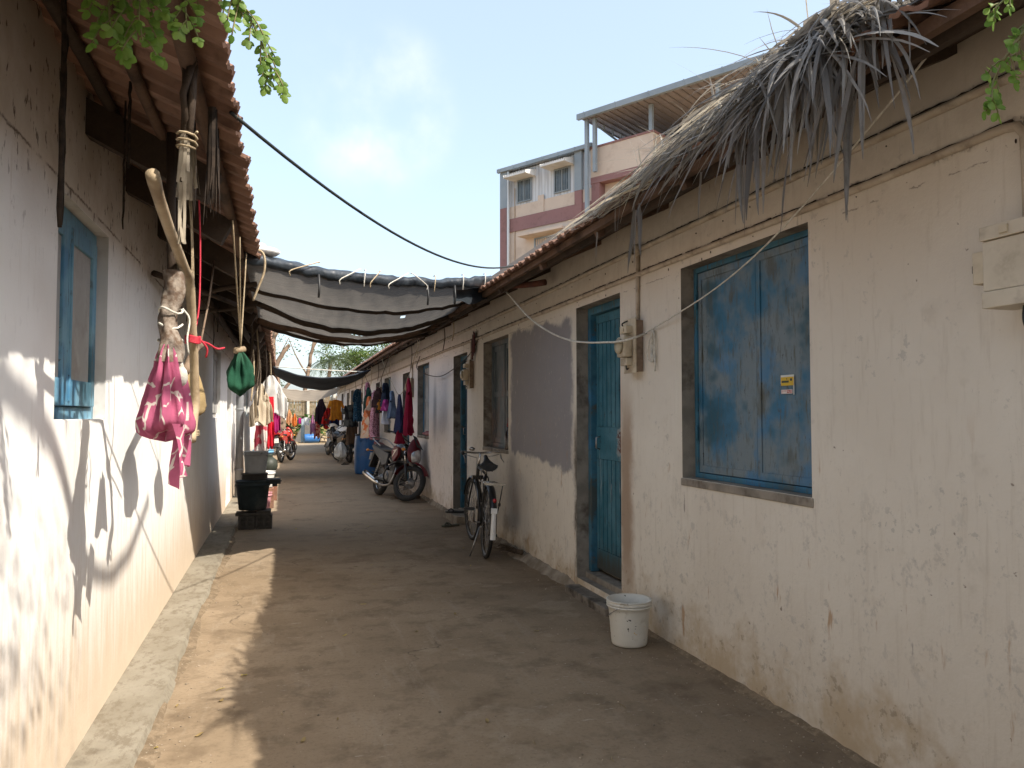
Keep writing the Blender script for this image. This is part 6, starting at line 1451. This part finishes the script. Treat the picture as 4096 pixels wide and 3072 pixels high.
# wide grey leaves falling forward and down along the slope
for i in range(170):
    y0 = rr.triangular(2.05, 3.2, 2.3); k = max(0, 1-abs(y0-2.5)/1.4)
    x0 = rr.uniform(1.68, 1.9); z0 = rz(max(1.76, x0))+rr.uniform(-.02, .03+.12*k)
    strand((x0,y0,z0), (-rr.uniform(.05,.42), rr.uniform(.45,1), rr.uniform(-.55,.1)), rr.uniform(.24,.46), rr.uniform(.007,.027), rr.uniform(.35,.8), 8, rv=rr.random()*.75)
# tuft spilling over the edge towards the viewer
for i in range(330):
    y0 = rr.triangular(1.85, 2.7, 2.12); x0 = rr.uniform(1.70, 1.9); z0 = rz(max(1.76, x0))+rr.uniform(.0, .15)
    strand((x0,y0,z0), (-rr.uniform(.05,.38), rr.uniform(-.9,.35), rr.uniform(-.8,.1)), rr.uniform(.24,.50), rr.uniform(.006,.026), rr.uniform(.1,.5), 8, rv=rr.random()*.8)
for i in range(40):
    y0 = rr.uniform(1.85, 2.7); strand((rr.uniform(1.66,1.75), y0, 2.58+rr.uniform(-.05,.1)), (-.12, rr.uniform(-.4,.9), -.8), rr.uniform(.22,.46), rr.uniform(.012,.03), .3, 8, rv=rr.random()*.5)
# flat leaves pointing back towards the viewer
for i in range(90):
    y0 = rr.uniform(1.85, 2.4); strand((rr.uniform(1.70,2.05), y0, rz(1.8)+rr.uniform(-.02,.10)), (rr.uniform(-.25,.2), -1, rr.uniform(-.15,.1)), rr.uniform(.3,.6), rr.uniform(.012,.03), .65, 8)
# split fibres all through the heap
for i in range(420):
    y0 = rr.triangular(1.9, 3.9, 2.4); k = max(0, 1-abs(y0-2.4)/1.5); x0 = rr.uniform(1.70, 1.95)
    strand((x0,y0,rz(max(1.76,x0))+rr.uniform(0,.03+.12*k)), (-rr.uniform(-.1,.5), rr.uniform(-.5,1), rr.uniform(-.6,.25)), rr.uniform(.12,.42), rr.uniform(.0025,.007), rr.uniform(.2,.85), 7, zmin=2.15)
# broken tips standing up against the sky
for i in range(34):
    y0 = rr.uniform(2.3, 3.6); strand((rr.uniform(1.74,1.95), y0, rz(1.85)+.04), (rr.uniform(-.5,.1), rr.uniform(-.8,.4), 1), rr.uniform(.08,.17), rr.uniform(.006,.018), .3, 6, rv=.4+rr.random()*.6)
# the folded knot of leaf on top
for i in range(110):
    y0 = rr.uniform(2.05, 2.5); R0 = rr.uniform(.03,.08); m.rv = rr.random()*.75; a0 = rr.uniform(-.3,.4); dx = rr.uniform(-.06,.08)
    m.blade([(1.80+dx+R0*.9*math.cos(a0+k*.4), y0+.02*k*rr.uniform(-1,1), 2.68+R0*1.2*math.sin(a0+k*.4)) for k in range(8)], rr.uniform(.014,.034), (0,1,.2), .1)
# midribs
for i in range(10):
    y0 = rr.uniform(2.3,3.2); x0 = rr.uniform(1.72,1.9); m.rv = .8
    m.tube([(x0,y0,rz(x0)+.06),(x0-.02,y0+.7,rz(x0)+.03),(x0-.03,y0+1.35,rz(x0)-.01)], [.010,.008,.004], 5)
TB = thing('thatch_bundle', 'heap of dry grey palm leaf thatch drooping over the right tiled eave', 'thatch', (1.85,2.6,2.62))
m.build('palm_leaf_mass', TH, TB, world=True, fixn=False)
for (o_, d_, L_) in (((1.72,1.98,2.50),(-.1,.1,-1),.50),((1.73,2.02,2.50),(-.05,-.1,-1),.48),((1.72,1.96,2.45),(-.1,.2,-1),.42),((1.71,2.52,2.50),(-.05,.1,-1),.36),((1.71,2.56,2.52),(-.05,.2,-1),.42),((1.71,2.50,2.52),(-.05,-.25,-1),.38),((1.73,2.25,2.52),(-.05,.55,-1),.48),((1.75,3.64,2.50),(.0,.1,-1),.36),((1.76,3.60,2.50),(.0,.05,-1),.28),((1.73,1.85,2.5),(-.05,-.35,-1),.36)):
    m = MB(); strand(o_, d_, L_, .026, .05, 9, False, rr.random()*.4); m.build('hanging_leaflet', TH, TB, world=True, fixn=False)
for (y0, l) in ((3.72,.30),(3.05,.22),(4.25,.18),(2.75,.30)):
    m = MB(); m.rv = .3; m.ribbon([(1.80,y0,2.50),(1.80,y0+.02,2.50-l*.5),(1.81,y0+.05,2.50-l)], .014, (1,.3,0)); tag(m.build('thatch_shred', TH, world=True, loc=(1.80,y0,2.5), fixn=False), 'single dry leaf shred dangling below the thatch bundle', 'thatch shred', 'loose thatch shreds')

# ================================================================== TREES AND GREENERY
def leaf_quads(m, c, n, spread, s0, s1, rng, flat=.5, up=.0):
    for _ in range(n):
        p = Vector((rng.gauss(0,1), rng.gauss(0,1), rng.gauss(0,1))); p = Vector((p.x*spread[0], p.y*spread[1], p.z*spread[2])) + Vector(c)
        s = rng.uniform(s0, s1); a = Vector((rng.uniform(-1,1), rng.uniform(-1,1), rng.uniform(-.6,.6))).normalized()
        b = a.cross(Vector((rng.uniform(-1,1), rng.uniform(-1,1), rng.uniform(.2,1.4)))).normalized()
        m.rv = rng.random()
        m.add([p-a*s*.5, p+b*s*.28+a*s*.05, p+a*s*.5, p-b*s*.28+a*s*.05], [(0,1,2,3)])
def limb(m, pts, r0, r1, n=8):
    sp = smooth_pts(pts, 5); N = len(sp)
    m.tube([p+Vector((fbm(i*.5,r0*9),fbm(i*.5,r0*7,3),0))*r0*.35 for i, p in enumerate(sp)], [r0+(r1-r0)*i/(N-1) for i in range(N)], n)
MORV = 1
LEAFG = m_leaf('mid_green_leaf', (.045,.095,.016), (.10,.16,.03), (.19,.19,.045), .3)
LEAFD = m_leaf('dull_green_leaf', (.05,.085,.03), (.09,.125,.05), None, .25)
def tree(label, base, trunk, limbs, clumps, leafm, s0, s1, name='tree', dens=1, seed=1, group=None, bark=None):
    rng = random.Random(seed); T = thing(name, label, 'tree', base, 0, group)
    m = MB(); limb(m, *trunk); 
    for l in limbs: limb(m, *l)
    m.build('trunk', bark or BARK, T, world=True)
    m = MB()
    for (c, sp, n) in clumps: leaf_quads(m, c, int(n*dens), sp, s0, s1, rng)
    if clumps: m.build('crown', leafm, T, world=True, fixn=False)
    return T
rng = random.Random(2)
cl = []
for i in range(70):
    a = rng.uniform(0, 6.28); k = rng.random()**.5
    c = Vector((8.2+5.0*k*math.cos(a), 61+2.6*k*math.sin(a), 5.4+2.6*rng.uniform(-1,1)*(1-k*.55)))
    s = rng.uniform(.28,.6); cl.append((c, (s*1.2,s,s*.55), 190))
tree('big bushy bright green tree rising behind the far right roof', (8.5,61,.9), ([(8.5,61,.9),(8.4,61,3),(8.0,61,5)], .32, .12), [([(8.4,61,3),(6.2,61,5),(5,61,6)], .14, .04),([(8.3,61,3.5),(10.5,61,5.5)], .14, .04)], cl, LEAFG, .12, .24, seed=3)
cl = []
for i in range(16): cl.append(((rng.uniform(2.0,5.8), 55+rng.uniform(-1,1), rng.uniform(5.2,8.2)), (.26,.22,.2), 60))
tree('sparse spreading tree with a pale forked trunk standing behind the far end of the lane', (1.4,52,.9), ([(1.25,52,.9),(1.35,52,3.0),(1.6,52,4.6)], .16, .12), [([(1.6,52,4.6),(1.75,52,5.6),(2.1,52,6.3),(2.9,52,6.75),(3.8,52,7.4)], .12, .05),([(1.72,52,5.4),(1.85,52,6.4),(1.8,52,7.6)], .07, .03),([(2.6,52,6.5),(3.4,52,6.1),(4.1,52,5.7)], .05, .02),([(1.5,52,4.0),(.8,52,5.2),(.3,52,6.4)], .06, .02),([(2.9,52,6.75),(3.2,52,7.6),(3.1,52,8.6)], .04, .015)], cl, LEAFD, .09, .18, seed=5, dens=1.8)
cl = []
for i in range(15): cl.append(((rng.uniform(-2.6,-.2), 62+rng.uniform(-1,1), rng.uniform(3.6,7.5)), (.26,.2,.22), 55))
for c_ in ((-1.75,62,12.75),(-1.2,62,12.5),(-.55,62,12.65),(1.55,62,12.35),(2.0,62,12.3)): cl.append((c_, (.26,.25,.22), 60))
tree('tall thin dusty tree whose tips show above the left end of the tarpaulin', (-1.0,62,.9), ([(-1,62,.9),(-.9,62,5),(-.8,62,9),(-.6,62,12.3)], .22, .04), [([(-.9,62,6),(-1.6,62,9),(-1.8,62,12.4)], .1, .03),([(-.9,62,7),(.6,62,10),(1.6,62,12.1)], .1, .03),([(-.9,62,4.4),(-.2,62,6.2),(.4,62,7.5)], .08, .02),([(-.9,62,3.6),(-1.6,62,5.2),(-2.2,62,6.5)], .08, .02)], cl, LEAFD, .10, .20, seed=7, dens=1.8)
# the cut trunk at the end of the white house
T = thing('tree', 'thick pruned brown tree trunk at the far end of the white house', 'tree', (-.15,33.6,0))
m = MB(); limb(m, [(-.12,33.6,-.05),(-.15,33.6,1.2),(-.25,33.6,2.2),(-.42,33.6,3.4),(-.50,33.6,4.4)], .27, .16, 12); limb(m, [(-.40,33.6,3.2),(-.1,33.5,3.9),(.22,33.5,4.35)], .11, .08); limb(m, [(-.2,33.6,2.1),(.05,33.5,2.5),(.24,33.5,2.75)], .09, .07); limb(m, [(-.48,33.6,4.2),(-.35,33.6,4.9),(-.3,33.6,5.6)], .10, .05); m.build('trunk', BARK, T, world=True)
m = MB(); rg_ = random.Random(8)
for c_ in ((-.05,33.5,1.75),(.0,33.4,1.5),(-.1,33.4,4.6),(.15,33.5,4.0),(.5,33.5,4.3),(-.2,33.5,5.2)): leaf_quads(m, c_, 34, (.16,.14,.18), .06, .13, rg_)
m.build('shoots', LEAFD, T, world=True, fixn=False)
# palm
def palm(label, base, h, n, L, seed):
    rg = random.Random(seed); T = thing('palm_tree', label, 'palm tree', base)
    B0 = Vector(base); top = B0+Vector((.3,0,h)); m = MB(); limb(m, [B0, B0+Vector((.1,0,h*.5)), top], .17, .12); m.build('trunk', BARK, T, world=True)
    m = MB()
    for i in range(n):
        a = 6.28*i/n+rg.uniform(-.2,.2); el = rg.uniform(-.1,1.0); d = Vector((math.cos(a)*math.cos(el), math.sin(a)*math.cos(el), math.sin(el)))
        p = top.copy(); pts = [p.copy()]
        for k in range(9): d.z -= .17; d.normalize(); p = p+d*L/9; pts.append(p.copy())
        m.rv = .2; m.tube(pts, [.03,.028,.026,.024,.022,.02,.016,.012,.008,.005], 4)
        for k in range(1, 10):
            for q in range(3):
                o = pts[k-1].lerp(pts[k], q/3); t_ = (pts[k]-pts[k-1]).normalized(); sdv = t_.cross(Vector((0,0,1))).normalized()
                for s_ in (1, -1):
                    e = o + sdv*s_*L*.20*math.sin(.25+k*.28) + t_*.12 + Vector((0,0,-.16-.1*rg.random())); m.rv = rg.random()
                    m.add([o-t_*.02, o+t_*.02, e], [(0,1,2)])
    m.build('fronds', m_leaf('palm_frond', (.06,.085,.035), (.10,.125,.055), None, .2), T, world=True, fixn=False)
palm('short coconut palm with drooping fronds in front of the bushy tree', (2.9,56,.9), 4.4, 18, 2.1, 3)

# hedge and garden beyond the lane
def big_leaf_bush(label, c, rad, n, mats, L0, L1, seed):
    rg = random.Random(seed); T = thing('bush', label, 'bush', (c[0],c[1],ground_z(c[0],c[1])), 0, 'bushes beyond the lane')
    m1 = MB()
    for i in range(n):
        a = rg.uniform(0,6.28); k = rg.random()**.5
        b = Vector((c[0]+rad[0]*k*math.cos(a), c[1]+rad[1]*k*math.sin(a), ground_z(c[0],c[1])+rg.uniform(.05,1)*rad[2]*(1-.5*k)))
        d = Vector((rg.uniform(-1,1), rg.uniform(-1,.6), rg.uniform(-.3,.8))).normalized(); L = rg.uniform(L0, L1); sdv = d.cross(Vector((0,0,1))).normalized(); w = L*rg.uniform(.2,.32)
        m1.rv = rg.random(); e = b+d*L-Vector((0,0,L*.35)); mid = b+d*L*.5
        m1.add([b, mid+sdv*w, e, mid-sdv*w], [(0,1,2,3)])
    m1.build('foliage', mats, T, world=True, fixn=False)
    m1 = MB()
    for i in range(9):
        a = rg.uniform(0,6.28); g0 = ground_z(c[0],c[1]); m1.tube([(c[0]+.1*math.cos(a),c[1]+.1*math.sin(a),g0-.05),(c[0]+rad[0]*.6*math.cos(a),c[1]+rad[1]*.6*math.sin(a),g0+rad[2]*.7)], [.025,.01], 5)
    m1.build('stems', BARK, T, world=True)
BROAD = m_leaf('broad_garden_leaf', (.025,.095,.02), (.06,.15,.04), None, .25); CROTON = m_leaf('croton_leaf', (.10,.10,.03), (.27,.17,.05), (.42,.12,.03), .25)
for a in (('broad leafed green bush beside the brown tree trunk',(.18,43.0,0),(.60,.5,1.75),230,BROAD,.22,.42,1),
          ('orange and red speckled croton bush below the green bush',(.25,42.2,0),(.75,.4,.75),330,CROTON,.12,.24,2),
          ('broad leafed green bush in the middle behind the far clothesline',(1.45,43.2,0),(.75,.5,1.45),250,BROAD,.22,.40,3),
          ('low mixed orange and green bush behind the pale blue trousers',(1.0,42.4,0),(.55,.4,.62),210,CROTON,.12,.22,4),
          ('small green shrub beside the leaning stone post',(2.75,42.6,0),(.35,.3,.5),110,BROAD,.12,.22,5)): big_leaf_bush(*a)
# dry grass
m = MB(); rg = random.Random(6)
for i in range(6500):
    x, y = rg.uniform(-4,9), rg.uniform(43.6,51); b = Vector((x,y,ground_z(x,y)-.02)); h = rg.uniform(.10,.38); m.rv = rg.random()
    d = Vector((rg.uniform(-.35,.35), rg.uniform(-.35,.35), 1))*h; w = Vector((.014,.004,0)); m.add([b-w, b+w, b+d], [(0,1,2)])
tag(m.build('dry_grass', m_leaf('dry_grass_blade', (.34,.25,.09), (.50,.38,.16), (.20,.21,.06), .2), fixn=False), 'dry yellow grass covering the bank before the fence', 'grass', kind='stuff')
# fence of palings and stone posts
FW = m_wood('bleached_paling', (.20,.15,.09), (.30,.24,.16), .9, (.10,.08,.05))
F = thing('paling_fence', 'bleached upright paling fence with pale stone posts behind the garden', 'fence', (1.5,51.5,.9))
for i in range(7):
    x = -3.4+i*1.65; m = MB(); m.bx(x-.08,x+.08,51.35,51.48,.7,3.05+.1*fbm(i*3)); m.build('stone_post', mat('pale_post_stone', (.46,.43,.37), (.56,.53,.46), 5, .9) if i == 0 else bpy.data.materials['pale_post_stone'], F, world=True, bevel=.01)
m = MB(); rg = random.Random(3)
for i in range(185):
    x = -4+i*.066; z1 = 2.75+rg.uniform(-.16,.16); l = rg.uniform(-.04,.04); m.add([(x,51.52,.7),(x+.06,51.53,.7),(x+.06+l,51.52,z1),(x+l,51.53,z1)], [(0,1,2,3)])
m.build('palings', FW, F, world=True, fixn=False)
for z in (1.4,2.3):
    m = MB(); m.beam((-4,51.50,z),(8.2,51.50,z),.05,.05); m.build('rail', FW, F, world=True)
m = MB(); m.extrude([(2.55,.45),(2.74,.45),(2.70,1.2),(2.66,2.32),(2.50,2.32),(2.53,1.2)], 41.6, 41.75, 'xz'); m.box((2.72,41.67,1.55), (.42,.06,.07), Matrix.Rotation(R(12), 4, 'Y')); m.bx(2.60,2.75,41.56,41.599,2.10,2.30)
tag(m.build('stone_post', mat('dark_post_stone', (.13,.115,.095), (.22,.195,.16), 6, .95, bump=.4), world=True, loc=(2.6,41.7,.5), bevel=.012), 'dark weathered stone post with a crosspiece behind the far clothesline', 'post')
# leaning slab and rubble
m = MB(); m.extrude([(.52,-.02),(1.86,-.02),(1.84,.80),(1.76,1.02),(.98,1.02),(.80,.62)], 40.8, 40.95, 'xz')
tag(m.build('stone_slab', mat('grey_stone_slab', (.12,.11,.10), (.19,.175,.155), 4, .95, bump=.5, dirt=(.07,.06,.05)), world=True, loc=(1.2,40.9,0), bevel=.02), 'large grey stone slab standing against the rubble at the lane end', 'slab')
m = MB(); rg = random.Random(9)
for i in range(330):
    x = rg.uniform(-1.3,3.9); y = rg.uniform(40.5,42.6); s = rg.uniform(.03,.13); m.rv = rg.random()
    m.ellipsoid((x,y,ground_z(x,y)+s*.3), (s,s*rg.uniform(.6,1),s*rg.uniform(.4,.8)), 6, 5, Matrix.Rotation(rg.uniform(0,3),4,'Z'), fn=lambda p: p*(1+.25*math.sin(5*p.x+i)))
for q in m.sm: pass
m.sm = [False]*len(m.sm)
tag(m.build('rubble', mat('rubble_stone', (.30,.22,.14), (.42,.33,.22), 5, .95, var=.25, dirt=(.14,.10,.07)), fixn=False), 'heaped rubble and broken brick at the end of the lane', 'rubble', kind='stuff')
m = MB(); m.beam((.40,41.2,1.30),(.98,40.6,.95),.05,.16)
tag(m.build('plank', GREYWOOD, world=True, loc=(.7,41,1)), 'weathered grey plank leaning on the stone slab', 'plank')
m = MB(); m.extrude([(2.1,.35),(2.35,.30),(2.42,.5),(2.30,.62),(2.12,.58)], 40.2, 40.5, 'xz'); tag(m.build('rock', mat('pale_rock', (.42,.38,.31), (.5,.46,.38), 5, .9), world=True, loc=(2.25,40.3,.3), bevel=.05), 'pale boulder on the rubble beside the scooter', 'rock')
# back-ground woodland past the fence
m = MB(); rg = random.Random(12)
for i in range(90): leaf_quads(m, (rg.uniform(-30,60), rg.uniform(75,95), rg.uniform(.8,2.6)), 60, (1.5,1.2,.6), .4, .8, rg)
tag(m.build('woodland', LEAFD, fixn=False), 'distant belt of dull green trees beyond the fence', 'woodland', kind='stuff')

# ---------------------------------------------------- drumstick tree over the viewer
MOR = m_leaf('moringa_leaflet', (.10,.21,.035), (.24,.36,.07), None, .5)
T = thing('moringa_tree', 'light green leafy tree overhanging the lane from above the viewer', 'tree', (1.05,-3.2,0))
m = MB(); limb(m, [(1.05,-3.2,-.1),(1.0,-3.1,1.5),(1.1,-2.8,3.0),(1.3,-2.2,4.2)], .13, .08, 10)
limb(m, [(1.1,-2.8,3.0),(.6,-1.6,3.7),(.1,-.2,4.0),(-.1,1.0,3.7),(-.12,1.75,3.05)], .06, .012)
limb(m, [(1.3,-2.2,4.2),(1.6,-1.2,5.0),(2.0,.1,5.4),(2.0,.75,4.85),(2.0,1.1,4.66),(2.02,1.7,4.66),(2.02,2.4,4.9)], .055, .022)  # unseen limb added to cast the sagging line shadow on the white wall
limb(m, [(1.3,-2.2,4.2),(1.8,-1.4,4.3),(1.95,-.5,3.8),(1.9,.2,3.3),(1.75,.7,2.75)], .045, .010)
limb(m, [(1.2,-2.5,3.6),(.2,-2.2,4.6),(-.6,-1.6,5.2)], .05, .02); limb(m, [(1.3,-2.2,4.2),(2.6,-2.0,5.0),(3.4,-1.2,5.6)], .05, .02)
m.build('trunk', BARK, T, world=True)
def leaflet(m, p, d, nrm, s):
    sdv = d.cross(nrm).normalized(); up = sdv.cross(d)
    vs = [p]; 
    for k, w in ((.25,.27),(.55,.34),(.85,.2)): vs += [p+d*s*k+sdv*s*w-up*s*.05, p+d*s*k+up*s*.04, p+d*s*k-sdv*s*w-up*s*.05]
    vs.append(p+d*s); m.rv = m._r.random()
    m.add(vs, [(0,1,2),(0,2,3),(1,4,5,2),(2,5,6,3),(4,7,8,5),(5,8,9,6),(7,10,8),(8,10,9)], True)
def spray(name, pts, n_pin, Lp, s0, s1, seed, spread=1):
    """bi-pinnate drooping frond: rachis with side pinnae carrying oval leaflets"""
    rg = random.Random(seed); ml = MB(); ml._r = rg; ms = MB(); sp = smooth_pts(pts, 6); N = len(sp)
    ms.tube(sp, [.0055-.0038*i/(N-1) for i in range(N)], 5)
    for k in range(n_pin):
        f = .12+.88*k/max(1, n_pin-1); i = min(N-2, int(f*(N-1))); o = sp[i]; tg = (sp[i+1]-sp[i]).normalized()
        sdv = tg.cross(Vector((rg.uniform(-.4,.4),1,rg.uniform(-.2,.2)))).normalized()
        s_ = 1 if k % 2 else -1; d = (sdv*s_*spread+tg*.7+Vector((rg.uniform(-.35,.35),rg.uniform(-.5,.5),-.35))).normalized()
        L = Lp*(1-.55*f)*rg.uniform(.7,1.2); q = [o]
        for j in range(6): d.z -= .13; d.normalize(); q.append(q[-1]+d*L/6)
        ms.tube(q, .0018, 4)
        for j in range(1, 7):
            for s2 in (1, -1):
                if rg.random() < .32: continue
                dd = (d.cross(Vector((rg.uniform(-.3,.3),1,.2))).normalized()*s2+d*.5+Vector((0,rg.uniform(-.6,.6),-.3))).normalized()
                leaflet(ml, q[j], dd, Vector((rg.uniform(-.7,.7),-1,rg.uniform(-.2,.9))).normalized(), rg.uniform(s0*.7, s1*1.1))
        leaflet(ml, q[-1], d, Vector((rg.uniform(-.5,.5),-1,.4)).normalized(), s1)
    ms.build('twig', bpy.data.materials['twig_green'] if 'twig_green' in bpy.data.materials else mat('twig_green', (.13,.14,.05), (.2,.17,.08), 9, .7), T, world=True)
    ml.build('leaf_spray', MOR, T, world=True, fixn=False)
# in view, top left: two groups
spray('a', [(-.12,1.75,3.05),(-.20,1.88,2.62),(-.16,1.9,2.46),(-.10,1.9,2.37),(-.055,1.9,2.28),(-.03,1.9,2.20)], 20, .12, .016,.025, 1, .6)
spray('a2', [(-.16,1.85,2.60),(-.15,1.88,2.50),(-.14,1.9,2.43),(-.12,1.9,2.37)], 10, .10, .016,.024, 12, .7)
spray('b', [(-.12,1.75,3.05),(-.30,1.85,2.56),(-.33,1.9,2.36),(-.32,1.9,2.26)], 16, .14, .018,.028, 2)
spray('c', [(-.12,1.75,3.05),(-.36,1.85,2.56),(-.39,1.9,2.38),(-.385,1.9,2.26)], 16, .13, .018,.028, 3)
spray('d', [(-.12,1.75,3.05),(-.24,1.85,2.60),(-.235,1.9,2.42),(-.225,1.9,2.30)], 13, .11, .017,.025, 4)
spray('d2', [(-.12,1.75,3.05),(-.34,1.8,2.58),(-.35,1.86,2.42),(-.30,1.88,2.33)], 12, .13, .018,.027, 14)
# right edge
spray('e', [(1.75,.7,2.75),(1.62,1.05,2.46),(1.52,1.22,2.24),(1.45,1.25,2.13),(1.43,1.25,2.05)], 13, .09, .017,.026, 5)
spray('f', [(1.75,.7,2.75),(1.60,1.10,2.48),(1.52,1.24,2.34),(1.44,1.25,2.26)], 10, .07, .015,.022, 6)
spray('g', [(1.75,.7,2.75),(1.66,1.05,2.50),(1.56,1.24,2.30),(1.50,1.25,2.16)], 9, .08, .017,.024, 15)
# the crown overhead that dapples the white wall
m = MB(); rg = random.Random(21); m._r = rg
for i in range(190):
    a = rg.uniform(0, 6.28); k = rg.random()**.75
    c_ = Vector((1.9+1.9*k*math.cos(a), -.9+1.7*k*math.sin(a), 4.6+1.0*rg.uniform(-1,1)))
    if c_.y > .9 or (c_.x > 2.25 and c_.y > -1.3): continue
    q = [c_+Vector((0,0,.25)), c_+Vector((rg.uniform(-.1,.1),rg.uniform(-.1,.1),-.05)), c_+Vector((rg.uniform(-.18,.18),rg.uniform(-.18,.18),-.45))]
    for j in range(34):
        f = rg.random(); p = q[0].lerp(q[1], f*2) if f < .5 else q[1].lerp(q[2], f*2-1)
        p = p+Vector((rg.gauss(0,.10),rg.gauss(0,.10),rg.gauss(0,.05))); d = Vector((rg.uniform(-.6,.6),rg.uniform(-.6,.6),-1)).normalized(); s = rg.uniform(.03,.055); sdv = d.cross(Vector((rg.uniform(-1,1),rg.uniform(-1,1),.1))).normalized()
        m.rv = rg.random(); m.add([p, p+d*s*.5+sdv*s*.35, p+d*s, p+d*s*.5-sdv*s*.35], [(0,1,2,3)])
m.build('crown', MOR, T, world=True, fixn=False)
# ================================================================== CAMERA, SUN, SKY
cam = bpy.data.cameras.new('camera'); co = bpy.data.objects.new('camera', cam); COL.objects.link(co); SC.camera = co
cam.sensor_width = 36; cam.lens = 1661/2212*36; cam.clip_end = 3000; cam.clip_start = .05
co.location = (0, 0, 1.4); co.rotation_euler = (PI/2 + math.atan(67.5/1661), 0, -math.atan(494/1661))
sd = Vector((.70, -.70, 1.0)).normalized()
sl = bpy.data.lights.new('sun', 'SUN'); sl.energy = 5.0; sl.angle = R(.55); sl.color = (1, .93, .82)
so = bpy.data.objects.new('sun', sl); COL.objects.link(so); so.rotation_euler = sd.to_track_quat('Z', 'Y').to_euler()
W = bpy.data.worlds.new('World'); SC.world = W; W.use_nodes = True; nt = W.node_tree
bg = nt.nodes['Background']
sky = nt.nodes.new('ShaderNodeTexSky'); sky.sky_type = 'NISHITA'; sky.sun_disc = False
sky.sun_elevation = math.asin(sd.z); sky.sun_rotation = R(135); sky.air_density = 1.0; sky.dust_density = 3.0; sky.ozone_density = 1.0
# one thin fair-weather cloud low over the lane
tc = nt.nodes.new('ShaderNodeTexCoord')
cd = Vector((.11, 1.0, .40)).normalized()
dt = nt.nodes.new('ShaderNodeVectorMath'); dt.operation = 'DOT_PRODUCT'; nt.links.new(tc.outputs['Generated'], dt.inputs[0]); dt.inputs[1].default_value = cd
nz = nt.nodes.new('ShaderNodeTexNoise'); nz.inputs['Scale'].default_value = 9; nz.inputs['Detail'].default_value = 7; nt.links.new(tc.outputs['Generated'], nz.inputs['Vector'])
mr = nt.nodes.new('ShaderNodeMapRange'); mr.interpolation_type = 'SMOOTHSTEP'; nt.links.new(dt.outputs['Value'], mr.inputs[0]); mr.inputs[1].default_value = .993; mr.inputs[2].default_value = .9995
m2 = nt.nodes.new('ShaderNodeMapRange'); m2.interpolation_type = 'SMOOTHSTEP'; nt.links.new(nz.outputs['Fac'], m2.inputs[0]); m2.inputs[1].default_value = .40; m2.inputs[2].default_value = .95
mu = nt.nodes.new('ShaderNodeMath'); mu.operation = 'MULTIPLY'; nt.links.new(mr.outputs[0], mu.inputs[0]); nt.links.new(m2.outputs[0], mu.inputs[1])
mx = nt.nodes.new('ShaderNodeMix'); mx.data_type = 'RGBA'; nt.links.new(mu.outputs[0], mx.inputs['Factor']); hz = nt.nodes.new('ShaderNodeMix'); hz.data_type = 'RGBA'; hz.blend_type = 'ADD'; hz.inputs['Factor'].default_value = 1; nt.links.new(sky.outputs[0], hz.inputs[6]); hz.inputs[7].default_value = (1.95, 2.25, 2.4, 1)  # bright winter haze
nt.links.new(hz.outputs[2], mx.inputs[6]); mx.inputs[7].default_value = (6.6, 6.6, 6.5, 1)
nt.links.new(mx.outputs[2], bg.inputs[0]); bg.inputs[1].default_value = .14
vs_ = SC.view_settings; vs_.view_transform = 'Standard'; vs_.look = 'None'; vs_.exposure = .58; vs_.gamma = 1; vs_.use_curve_mapping = False
SC.cycles.max_bounces = 6; SC.cycles.diffuse_bounces = 4; SC.cycles.transparent_max_bounces = 8
